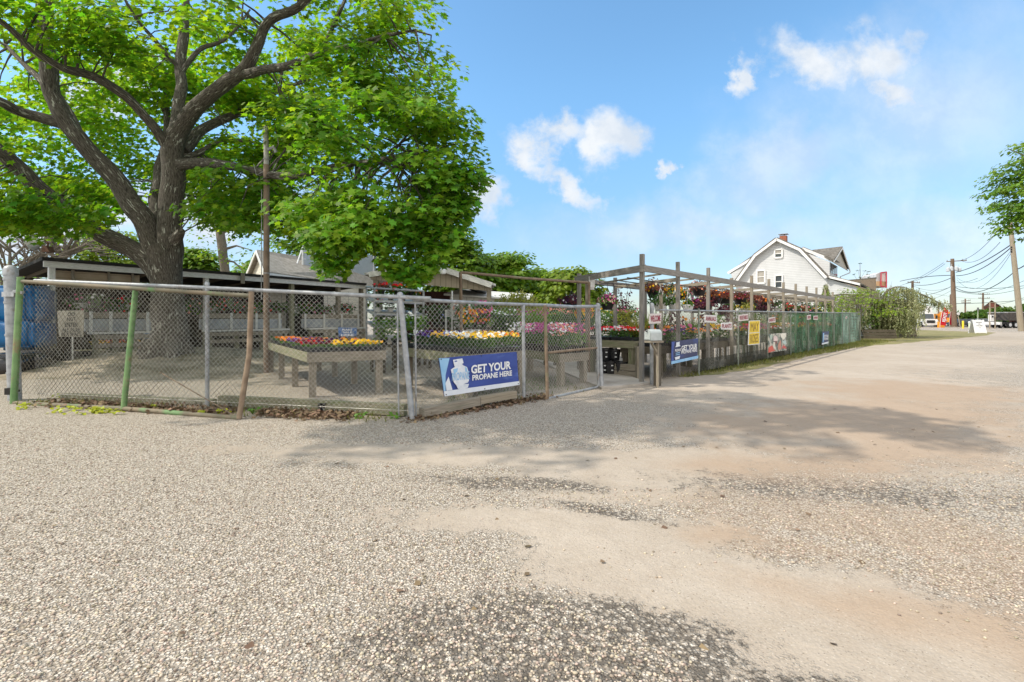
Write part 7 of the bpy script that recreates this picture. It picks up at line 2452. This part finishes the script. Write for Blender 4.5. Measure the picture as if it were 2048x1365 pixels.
# ------------------------------------------------------------------ the street side
def pole(px, base_y, top_y, Y, r, m, label, arms=(), lean=0.0, z0=0.0):
    b = V3(((px - 1024) / F * Y, Y, z0))
    o = empty("utility_pole", b, label, "utility pole", "utility poles along the street")
    t = b + np.array((lean, 0, topz(top_y, Y) - z0))
    mb = MB()
    mb.tube([b - (0, 0, .2), b * .5 + t * .5, t], [r * 1.15, r, r * 0.8], 10)
    ob("pole", mb, m, o, smooth=True)
    for ay, hw, tilt in arms:
        z = topz(ay, Y)
        mb = MB()
        c = b + np.array((0, -r - .06, z - z0))
        mb.bar(c - np.array((hw, 0, hw * tilt)), c + np.array((hw, 0, hw * tilt)), 0.12, 0.14)
        a_ = ob("crossarm", mb, bark3 if m is not pole_pale else m, o)
        mb = MB()
        for s in (-0.95, -0.6, 0.6, 0.95):
            q = c + np.array((hw * s, 0, hw * s * tilt + 0.07))
            mb.lathe(q, [(0.05, 0), (0.08, 0.08), (0.05, 0.16), (0.07, 0.22), (0.02, 0.26)], 7)
        ob("insulators", mb, mat("grey_porcelain", (0.25, 0.26, 0.27), (0.35, 0.36, 0.37), rough=0.4), a_)
    return o, t
p1, p1t = pole(1909, 655, 518, 85, 0.34, bark3, "dark brown utility pole with crossarm and transformers by the road", [(523, 1.75, 0.06)], -0.4)
mb = MB()
for dx, zy in ((-0.95, 539), (-0.35, 537), (0.45, 537), (1.0, 539)):
    q = V3(W(1907 + dx * 12, zy + 5, 84.3))
    mb.lathe(q, [(0.22, 0), (0.26, 0.05), (0.26, 0.6), (0.2, 0.7), (0.05, 0.78)], 10)
    mb.tube([q + (0, 0, .7), q + (-.2 * dx, 0, 1.2)], 0.03, 5)
ob("transformers", mb, mat("transformer_grey", (0.42, 0.45, 0.48), (0.55, 0.58, 0.6), rough=0.5), p1)
pole(1825, 655, 562, 105, 0.28, bark3, "distant brown pole with a pale crossarm above the cedar", [(566, 1.3, -0.03)])
pole(1930.5, 650, 598, 150, 0.22, bark3, "small distant pole with two crossarms behind the white board sign", [(602, 1.4, 0.08), (606, 1.4, 0)])
pole(1966, 650, 586, 130, 0.24, bark3, "distant dark pole with two crossarms beside the brown roofed house", [(589, 1.5, 0.0), (597, 1.5, 0)])
pole(1877, 655, 606, 130, 0.2, bark3, "thin far pole with crossarm just over the red feather flag", [(612, 1.3, 0)])
pR, pRt = pole(2043, 653, 440, 58, 0.26, pole_pale, "big pale wooden pole under the street tree", [], -1.4)
mb = MB()
for i in range(3):
    q = V3(W(2023, 497 + 4.5 * i, 57.4))
    mb.lathe(q, [(0.06, 0), (0.11, 0.05), (0.05, 0.12), (0.1, 0.17), (0.03, 0.22)], 7)
ob("insulators", mb, black_pl, pR)
lpst = empty("street_light", (W(1903, 655, 88)[0], 88, 0), "thin dark street light post beside the brown utility pole", "street light")
mb = MB()
mb.tube([(W(1902.5, 655, 88)[0], 88, 0), W(1902.5, 590, 88)], 0.22, 8)
ob("post", mb, bark3, lpst)
mb = MB()
mb.bar(W(1902, 590, 88), W(1908, 588, 87), 0.25, 0.16)
ob("lamp_arm", mb, bark3, lpst)

def wire(a, b, sag, lab, r=0.022):
    a, b = V3(a), V3(b)
    P = []
    for i in range(15):
        u = i / 14
        P.append(a * (1 - u) + b * u - np.array((0, 0, sag * 4 * u * (1 - u))))
    mb = MB()
    mb.tube(P, r, 5)
    ob("overhead_wire", mb, mat("black_cable", (0.03, 0.035, 0.04), rough=0.6) if "black_cable" not in bpy.data.materials else bpy.data.materials["black_cable"], None, label=lab, cat="overhead wire", group="overhead street wires")
WL = "thin black overhead wire strung between the utility poles"
for (a, b, sag, r) in (
        ((1887, 526, 85), (1800, 572, 110), 0.4, .03), ((1890, 528, 85), (1812, 568, 108), 0.5, .03), ((1905, 551, 85), (1800, 563, 108), -0.3, .06), ((1905, 555, 85), (1826, 570, 105), 0.6, .05),
        ((1922, 521, 85), (1990, 470, 62), 0.6, .03), ((1923, 522, 85), (2000, 485, 60), 1.1, .03), ((1912, 545, 85), (2026, 487, 58), 0.5, .06), ((1913, 552, 85), (2026, 492, 58), 0.9, .055),
        ((1914, 556, 85), (2026, 496, 58), 2.2, .02), ((1914, 560, 85), (2026, 500, 58), 2.9, .02), ((1913, 566, 85), (1955, 557, 75), 0.2, .03),
        ((1910, 575, 85), (2030, 543, 58), 1.6, .05), ((1908, 573, 85), (2048, 572, 70), 0.4, .035), ((1912, 582, 85), (2048, 576, 70), 0.8, .03), ((1902, 577, 86), (2048, 562, 62), 1.2, .025),
        ((1905, 572, 85), (1830, 592, 100), 0.5, .04), ((1905, 580, 85), (1846, 603, 95), 0.3, .02), ((1830, 606, 104), (2048, 600, 125), 0.5, .06), ((1966, 612, 125), (2048, 596, 100), 0.4, .04),
        ((2036, 482, 58), (2048, 478, 55), 0.02, .06), ((2037, 538, 58), (2048, 532, 55), 0.02, .06), ((1826, 572, 105), (1900, 575, 95), 0.8, .025), ((1840, 582, 100), (1990, 598, 120), 0.6, .02)):
    wire(W(*a), W(*b), sag, WL, r)

# wheels, vehicles
tyre = mat("tyre_rubber", (0.012, 0.012, 0.012), (0.025, 0.025, 0.025), rough=0.85)
chrome = mat("bright_rim", (0.5, 0.5, 0.52), (0.65, 0.65, 0.67), rough=0.3, metal=0.8)
lens_m = mat("lamp_lens", (0.75, 0.75, 0.7), rough=0.15)
def wheel(parent, c, r, axis, w=0.28):
    c, axis = V3(c), unit(axis)
    mb = MB()
    mb.tube([c - axis * w / 2, c - axis * w * .42, c + axis * w * .42, c + axis * w / 2], [r * .86, r, r, r * .86], 16)
    o = ob("wheel", mb, tyre, parent)
    mb = MB()
    mb.tube([c - axis * (w / 2 + .015), c + axis * (w / 2 + .015)], r * 0.55, 12)
    ob("rim", mb, chrome, o)

class Veh:
    """A frame with x across, y to the rear, z up, placed at a point with a heading."""
    def __init__(s, name, pos, head, label, cat):
        s.p = V3(pos)
        s.c, s.s = math.cos(head), math.sin(head)
        s.o = empty(name, s.p, label, cat)
    def P(s, x, y, z):
        return s.p + np.array((x * s.c - y * s.s, x * s.s + y * s.c, z))
    def box(s, name, x0, x1, y0, y1, z0, z1, m, parent=None, taper=None):
        mb = MB()
        t = taper or (0, 0, 0)
        b = [s.P(x0, y0, z0), s.P(x1, y0, z0), s.P(x1, y1, z0), s.P(x0, y1, z0)]
        u = [s.P(x0 + t[0], y0 + t[1], z1), s.P(x1 - t[0], y0 + t[1], z1), s.P(x1 - t[0], y1 - t[2], z1), s.P(x0 + t[0], y1 - t[2], z1)]
        mb.hexa(b + u)
        return ob(name, mb, m, parent or s.o)
    def wheels(s, xs, ys, r, w=0.28):
        for y in ys:
            for x in xs:
                wheel(s.o, s.P(x, y, r), r, s.P(1, 0, 0) - s.P(0, 0, 0), w)
paint_w = mat("white_truck_paint", (0.62, 0.60, 0.58), (0.70, 0.69, 0.67), rough=0.35)
wind = mat("windscreen_glass", (0.02, 0.03, 0.035), (0.05, 0.06, 0.07), rough=0.08, spec=0.9)
dark_m = mat("dark_underbody", (0.015, 0.015, 0.016), (0.03, 0.03, 0.03), rough=0.8)
x0_, Y0_ = W(1859, 655, 84)[0], 84
v = Veh("box_truck", (x0_, Y0_, 0), -0.35, "white box truck facing us beside the weeping cedar", "truck")
v.box("cargo_box", -1.35, 1.35, 2.6, 9.0, 1.0, 3.75, paint_w)
v.box("cab", -1.15, 1.15, 0.9, 2.55, 0.75, 2.5, paint_w, taper=(0.12, 0.35, 0))
v.box("bonnet", -1.05, 1.05, -0.5, 0.9, 0.7, 1.45, paint_w, taper=(0.08, 0.15, 0))
v.box("windscreen", -0.98, 0.98, 0.96, 1.0, 1.55, 2.35, wind, taper=(0.08, 0.15, -0.18))
v.box("grille", -0.55, 0.55, -0.56, -0.48, 0.75, 1.25, dark_m)
v.box("bumper", -1.15, 1.15, -0.72, -0.5, 0.42, 0.72, paint_w)
for sx in (-0.85, 0.85):
    v.box("headlight", sx - .17, sx + .17, -0.53, -0.45, 0.9, 1.15, lens_m)
    v.box("mirror", sx * 1.62 - .1, sx * 1.62 + .1, 0.9, 1.05, 1.5, 2.1, dark_m)
v.box("chassis", -1.0, 1.0, 0, 8.8, 0.5, 0.95, dark_m)
v.wheels((-1.0, 1.0), (0.3, 6.6), 0.5)
org = mat("orange_machine_paint", (0.72, 0.24, 0.015), (0.80, 0.32, 0.03), rough=0.4)
v = Veh("orange_truck", (W(1899, 655, 102)[0], 102, 0), -0.5, "orange truck half hidden behind the brown utility pole", "truck")
v.box("cab", -1.2, 1.2, 0.6, 2.3, 1.0, 3.0, org, taper=(0.1, 0.25, 0))
v.box("windscreen", -1.0, 1.0, 0.62, 0.68, 1.75, 2.6, wind, taper=(0.05, 0.12, -0.12))
v.box("bonnet", -1.05, 1.05, -0.8, 0.6, 0.75, 1.6, org, taper=(0.06, 0.12, 0))
v.box("bumper", -1.25, 1.25, -1.0, -0.8, 0.4, 0.75, mat("dark_bumper", (0.03, 0.05, 0.09), (0.05, 0.07, 0.12), rough=0.4))
for sx in (-0.8, 0.8):
    v.box("headlight", sx - .2, sx + .2, -0.84, -0.78, 1.0, 1.25, lens_m)
v.box("dump_body", -1.25, 1.25, 2.5, 6.5, 1.2, 2.6, org, taper=(-0.1, 0, 0))
v.box("chassis", -1.0, 1.0, -0.5, 6.5, 0.5, 1.0, dark_m)
v.wheels((-1.0, 1.0), (0.0, 5.0), 0.5)
v = Veh("dump_truck", (W(1996, 655, 78)[0], 78, 0), math.radians(-78), "black and rust-red dump truck trailer standing across behind the big pale pole", "truck")
rr_p = mat("rust_red_paint", (0.30, 0.075, 0.045), (0.40, 0.12, 0.07), rough=0.5)
v.box("tipper_body", -1.2, 1.2, 0.2, 4.2, 1.2, 2.45, mat("black_tipper_steel", (0.05, 0.045, 0.04), (0.10, 0.085, 0.075), scale=3, rough=0.7, bands=(0, 0.6, 0.5)), taper=(-0.15, -0.3, 0))
v.box("top_rim", -1.42, 1.42, -0.12, 4.25, 2.45, 2.58, mat("grey_rim", (0.3, 0.3, 0.3), rough=0.6))
v.box("cab", -1.2, 1.2, 4.6, 6.6, 0.9, 2.7, dark_m, taper=(0.1, 0, 0.3))
v.box("side_window", -1.22, -1.18, 4.9, 6.0, 1.8, 2.4, wind)
v.box("bonnet", -1.05, 1.05, 6.6, 8.4, 0.8, 1.75, rr_p, taper=(0.08, 0, 0.2))
v.box("mudguard", -1.25, 1.25, 4.3, 6.6, 0.75, 1.2, rr_p)
v.box("chassis", -0.9, 0.9, -1.0, 8, 0.6, 1.0, dark_m)
v.box("tailboard", -1.1, 1.1, -1.3, -0.9, 0.55, 1.0, paint_w)
v.wheels((-1.0, 1.0), (0.8, 2.0, 3.2, 7.2), 0.52)
def car(px, Y, head, c, label):
    m_ = mat("car_paint", c, tuple(x * 1.2 for x in c), rough=0.25, spec=0.6)
    v = Veh("parked_car", (W(px, 655, Y)[0], Y, 0), head, label, "car")
    v.box("body", -0.88, 0.88, -2.2, 2.2, 0.28, 0.85, m_, taper=(0.05, 0.05, 0.05))
    v.box("cabin", -0.80, 0.80, -1.1, 1.6, 0.85, 1.45, wind, taper=(0.15, 0.55, 0.4))
    v.box("roof", -0.66, 0.66, -0.5, 1.15, 1.44, 1.49, m_, taper=(0.02, 0.05, 0.05))
    for sx in (-0.62, 0.62):
        v.box("headlight", sx - .18, sx + .18, -2.22, -2.15, 0.55, 0.72, lens_m)
    v.wheels((-0.82, 0.82), (-1.35, 1.35), 0.32, 0.2)
car(1928, 92, math.radians(80), (0.03, 0.035, 0.04), "dark car in the parked row behind the yellow bollard")
car(1945, 95, math.radians(85), (0.05, 0.05, 0.06), "black car in the parked row behind the white board sign")
car(1971, 90, math.radians(70), (0.30, 0.31, 0.33), "grey car between the board sign and the dump truck")
car(2046, 84, math.radians(70), (0.05, 0.05, 0.05), "dark van-like car beside the big pale pole at the edge")

# feather flags
def flag(px, y0, y1, Y, w, c, label, body, lean=0.12):
    b = V3(((px - 1024) / F * Y, Y, 0))
    o = empty("feather_flag", b, label, "flag")
    zt_ = topz(y0, Y)
    pts_l, pts_r = [], []
    for i in range(13):
        u = i / 12
        z = 0.5 + (zt_ - 0.5) * u
        x = lean * (z ** 1.5)
        pts_l.append(b + np.array((x, 0, z)))
        ww = w * (1 - max(0, (u - 0.75) / 0.25) ** 2 * 0.75)
        pts_r.append(b + np.array((x + ww, 0.04 * math.sin(u * 6), z - 0.15 * (1 - u))))
    mb = MB()
    for i in range(12):
        q = [pts_l[i], pts_r[i], pts_r[i + 1], pts_l[i + 1]]
        mb.face(q)
        mb.face([p + np.array((0, 0.02, 0)) for p in q[::-1]])
    ob("cloth", mb, mat("flag_cloth", c, tuple(x * 1.3 for x in c), rough=0.7, transl=(0.35, (1.2, 1.2, 1.2))), o)
    mb = MB()
    mb.tube([b] + [p + np.array((-0.03, 0, 0)) for p in pts_l], 0.025, 6)
    ob("pole", mb, white_pl, o)
    if body:
        c_ = (pts_l[5] + pts_r[6]) / 2 + np.array((0, -0.06, 0))
        letters("lettering", body, c_, unit(pts_l[8] - pts_l[3]), 0.55 * (zt_ - 0.5), w * 0.6, white_ink, o, (0, -1, 0), 0.03, up=(-1, 0, 0.2))
flag(1880, 615, 655, 80, 0.95, (0.62, 0.015, 0.03), "tall red feather flag with white letters in front of the trucks", "READY", 0.09)
flag(1898.5, 624, 655, 86, 0.45, (0.55, 0.015, 0.04), "narrow plain red flag before the orange truck", None, 0.06)
mb = MB()
mb.box(V3(W(1882, 650, 82)) , (0.9, 0.4, 1.1))
ob("orange_barrier", mb, org, None, label="small orange barrier at the foot of the red feather flag", cat="barrier")

# bollards, board sign, posts
for px, yb1, yt1, Y, r, m_, lab in ((1926, 657, 642, 74, 0.13, mat("yellow_bollard_paint", (0.75, 0.52, 0.02), (0.82, 0.6, 0.04), rough=0.5), "bright yellow bollard between pole and white board sign"),
                                  (1938.5, 656, 643.5, 76, 0.11, mat("pale_green_paint", (0.5, 0.58, 0.36), (0.6, 0.66, 0.45), rough=0.5), "pale greenish bollard with a white cap behind the board sign")):
    b = V3(((px - 1024) / F * Y, Y, 0))
    hgt = topz(yt1, Y)
    mb = MB()
    mb.lathe(b, [(r, 0), (r, hgt - 0.08), (r * 0.8, hgt - 0.02), (r * 0.3, hgt)], 12)
    o = ob("bollard", mb, m_, None, label=lab, cat="bollard", smooth=True)
    if 'cap' in lab:
        mb = MB()
        mb.lathe(b + np.array((0, 0, hgt - 0.2)), [(r * 1.4, 0), (r * 1.5, 0.12), (r * 0.5, 0.24)], 12)
        ob("cap", mb, white_pl, o)
YA = 50.0
ag = V3(G(1955, 667))
ag = np.array((W(1955, 667, YA)[0], YA, 0))
zT = topz(640, YA)
o = empty("sandwich_board", ag, "white folding sandwich board standing on the gravel by the road", "sign")
for sgn, nm in ((-1, "front_panel"), (1, "back_panel")):
    mb = MB()
    w2 = 0.62
    mb.prism([ag + np.array((-w2, sgn * 0.35, 0.05)), ag + np.array((w2, sgn * 0.35, 0.05)), ag + np.array((w2 * .96, sgn * 0.04, zT)), ag + np.array((-w2 * .96, sgn * 0.04, zT))], (0, 0.03 * sgn, 0))
    ob(nm, mb, mat("bright_white_panel", (0.80, 0.80, 0.80), rough=0.4), o)
mb = MB()
for sx in (-0.35, 0.35):
    mb.box(ag + np.array((sx, 0, zT + 0.0)), (0.12, 0.16, 0.09))
ob("hinge", mb, black_pl, o)
mb = MB()
for sx in (-.55, .55):
    for sy in (-.36, .36):
        mb.box(ag + np.array((sx, sy, 0.03)), (0.1, 0.06, 0.06))
ob("foot", mb, white_pl, o)
fn = unit(np.array((0, -(zT - .05), 0.31)))
for body, v, wd, hh in (("GARDENING", 0.2, 0.62, 0.09), ("AND", 0.33, 0.28, 0.085), ("PALMS", 0.46, 0.62, 0.09), ("V", 0.62, 0.16, 0.09)):
    q = ag + np.array((0, -0.04 - 0.31 * v - 0.034, zT - (zT - .05) * v))
    letters("lettering", body, q, (1, 0, 0), wd, hh, black_ink, o, fn, 0.03, up=(0, 0.31, zT))
hf = empty("realty_sign", W(1986, 655, 72), "tall brown hanging sign between two wooden posts with a white box below", "sign")
for x in (1979.5, 1990):
    mb = MB()
    q = V3(W(x, 655, 72))
    mb.bar((q[0], q[1], 0), W(x, 605, 72), 0.14, 0.14)
    ob("post", mb, pole_pale, hf)
mb = MB()
mb.bar(W(1979.5, 605.5, 72), W(1990, 605.5, 72), 0.12, 0.1)
mb.bar(W(1979.5, 615.5, 72), W(1990, 615.5, 72), 0.10, 0.08)
ob("crossbar", mb, pole_pale, hf)
mb = MB()
mb.prism([V3(W(1980.5, 607, 72)), V3(W(1989, 607, 72)), V3(W(1989, 615, 72)), V3(W(1980.5, 615, 72))], (0, 0.06, 0))
ob("sign_panel", mb, mat("brown_sign_paint", (0.17, 0.05, 0.03), (0.24, 0.08, 0.05), rough=0.6), hf)
mb = MB()
mb.prism([V3(W(1981.5, 630, 71.8)), V3(W(1988, 630, 71.8)), V3(W(1988, 643, 71.8)), V3(W(1981.5, 643, 71.8))], (0, 0.4, 0))
wbx = ob("white_box", mb, paint_w, hf)
mb = MB()
mb.prism([V3(W(1984, 632, 71.75)), V3(W(1987, 632, 71.75)), V3(W(1987, 635.5, 71.75)), V3(W(1984, 635.5, 71.75))], (0, 0.03, 0))
ob("box_window", mb, dark_m, wbx)
ss = empty("street_sign", W(1955.5, 655, 74), "thin pale signpost with a small dark plate behind the sandwich board", "sign")
mb = MB()
q = V3(W(1955.5, 655, 74))
mb.tube([(q[0], q[1], 0), W(1956, 616, 74)], 0.05, 6)
ob("post", mb, mat("pale_green_post", (0.4, 0.45, 0.33), rough=0.7), ss)
mb = MB()
mb.prism([V3(W(1954.5, 615.5, 73.9)), V3(W(1958, 615.5, 73.9)), V3(W(1958, 622, 73.9)), V3(W(1954.5, 622, 73.9))], (0, 0.04, 0))
ob("plate", mb, mat("dark_plate", (0.08, 0.09, 0.09), (0.2, 0.2, 0.2), scale=8, rough=0.5), ss)
# a leaning white round sign by the pole
rs = empty("round_sign", W(1916, 655, 83), "round white sign on a leaning tan stick beside the brown pole", "sign")
mb = MB()
mb.bar((*W(1921, 655, 83)[:2], 0), W(1916, 632, 83.2), 0.12, 0.1)
ob("stick", mb, pole_pale, rs)
mb = MB()
q = V3(W(1917, 628, 83))
mb.tube([q, q + (0, 0.05, 0)], 0.26, 16)
ob("disc", mb, white_pl, rs)
# hedge line and houses beyond the road
for i, (a, b, top, Y, lab) in enumerate(((1918, 1950, 623, 112, "dark hedge across the road behind the yellow bollard"), (1950, 1985, 622, 114, "hedge across the road beside the dark pole"),
                                        (1984, 2022, 617, 110, "hedge rising towards the big pale pole"), (2018, 2070, 610, 108, "taller hedge at the edge behind the pale pole"),
                                        (1780, 1860, 632, 118, "low hedge seen through the trailing cedar"))):
    xa, xb = W(a, 640, Y)[0], W(b, 640, Y)[0]
    n_ = 1500
    hgt = topz(top, Y)
    X = rng.uniform(xa, xb, n_)
    Z = 0.2 + (hgt - 0.2) * rng.random(n_) ** 0.7 * (0.85 + 0.15 * np.sin(X * 1.3 + i))
    o = empty("hedge", ((xa + xb) / 2, Y, 0), lab, "hedge", "hedges beyond the road")
    leaf_ob("foliage", np.column_stack([X, Y + rng.normal(size=n_) * 0.9, Z]), rnd(rng, n_) + (0, -.3, .5), rnd(rng, n_), 0.7, TRI, lf_hedge, o)
    mb = MB()
    for k in range(8):
        x = xa + (xb - xa) * (k + .5) / 8
        mb.tube([(x, Y, 0), (x + .2, Y, hgt * .6)], 0.09, 5)
    ob("stems", mb, bark2, o)
bh = empty("brown_house", W(1984, 640, 130), "brown house with a steep dark roof over the hedge", "house")
q5 = [(1969, 640), (1969, 612), (1983, 601.5), (1999, 611), (2001, 622), (2001, 640)]
mb = MB()
mb.prism([V3(W(x, y, 130)) for x, y in q5], (11.5, 12, 0))
ob("wall", mb, mat("brown_shingle_wall", (0.10, 0.045, 0.028), (0.16, 0.075, 0.05), scale=2, rough=0.9), bh)
mb = MB()
mb.prism([V3(W(1967, 614.5, 129.6)), V3(W(1983, 600.6, 129.6)), V3(W(1983, 601.6, 129.6)), V3(W(1967, 616.5, 129.6))], (11.9, 12, 0))
mb.prism([V3(W(1983, 600.6, 129.6)), V3(W(2003, 613, 129.6)), V3(W(2002, 614, 129.6)), V3(W(1983, 601.6, 129.6))], (11.9, 12, 0))
ob("roof", mb, mat("dark_brown_roof", (0.09, 0.055, 0.042), (0.14, 0.09, 0.07), rough=0.9), bh)
# old timber planter under the cedar
for i, (xa, xb, y0, y1, Y) in enumerate(((1726, 1792, 653, 671, 36.5), (1778, 1832, 648, 664, 40))):
    o = empty("timber_planter", W((xa + xb) / 2, 660, Y), ("stacked timber planter bed at the foot of the cedar beside the fence end", "darker timber planter bed under the trailing cedar, farther along")[i], "planter", "timber planters under the cedar")
    o.location[2] = 0
    for k in range(3):
        mb = MB()
        a, b = V3(W(xa, 660, Y)), V3(W(xb, 660, Y))
        mb.bar((a[0], a[1], 0.12 + 0.23 * k), (b[0] - .05 * k, b[1], 0.12 + 0.23 * k), 0.22, 0.20)
        ob("timber", mb, wood_dark, o)
    mb = MB()
    a, b = V3(W(xa, 660, Y)), V3(W(xb, 660, Y))
    mb.prism([(a[0], Y + .12, 0.6), (b[0], Y + .12, 0.6), (b[0], Y + 2, 0.6), (a[0], Y + 2, 0.6)], (0, 0, 0.05))
    ob("soil", mb, soil, o)
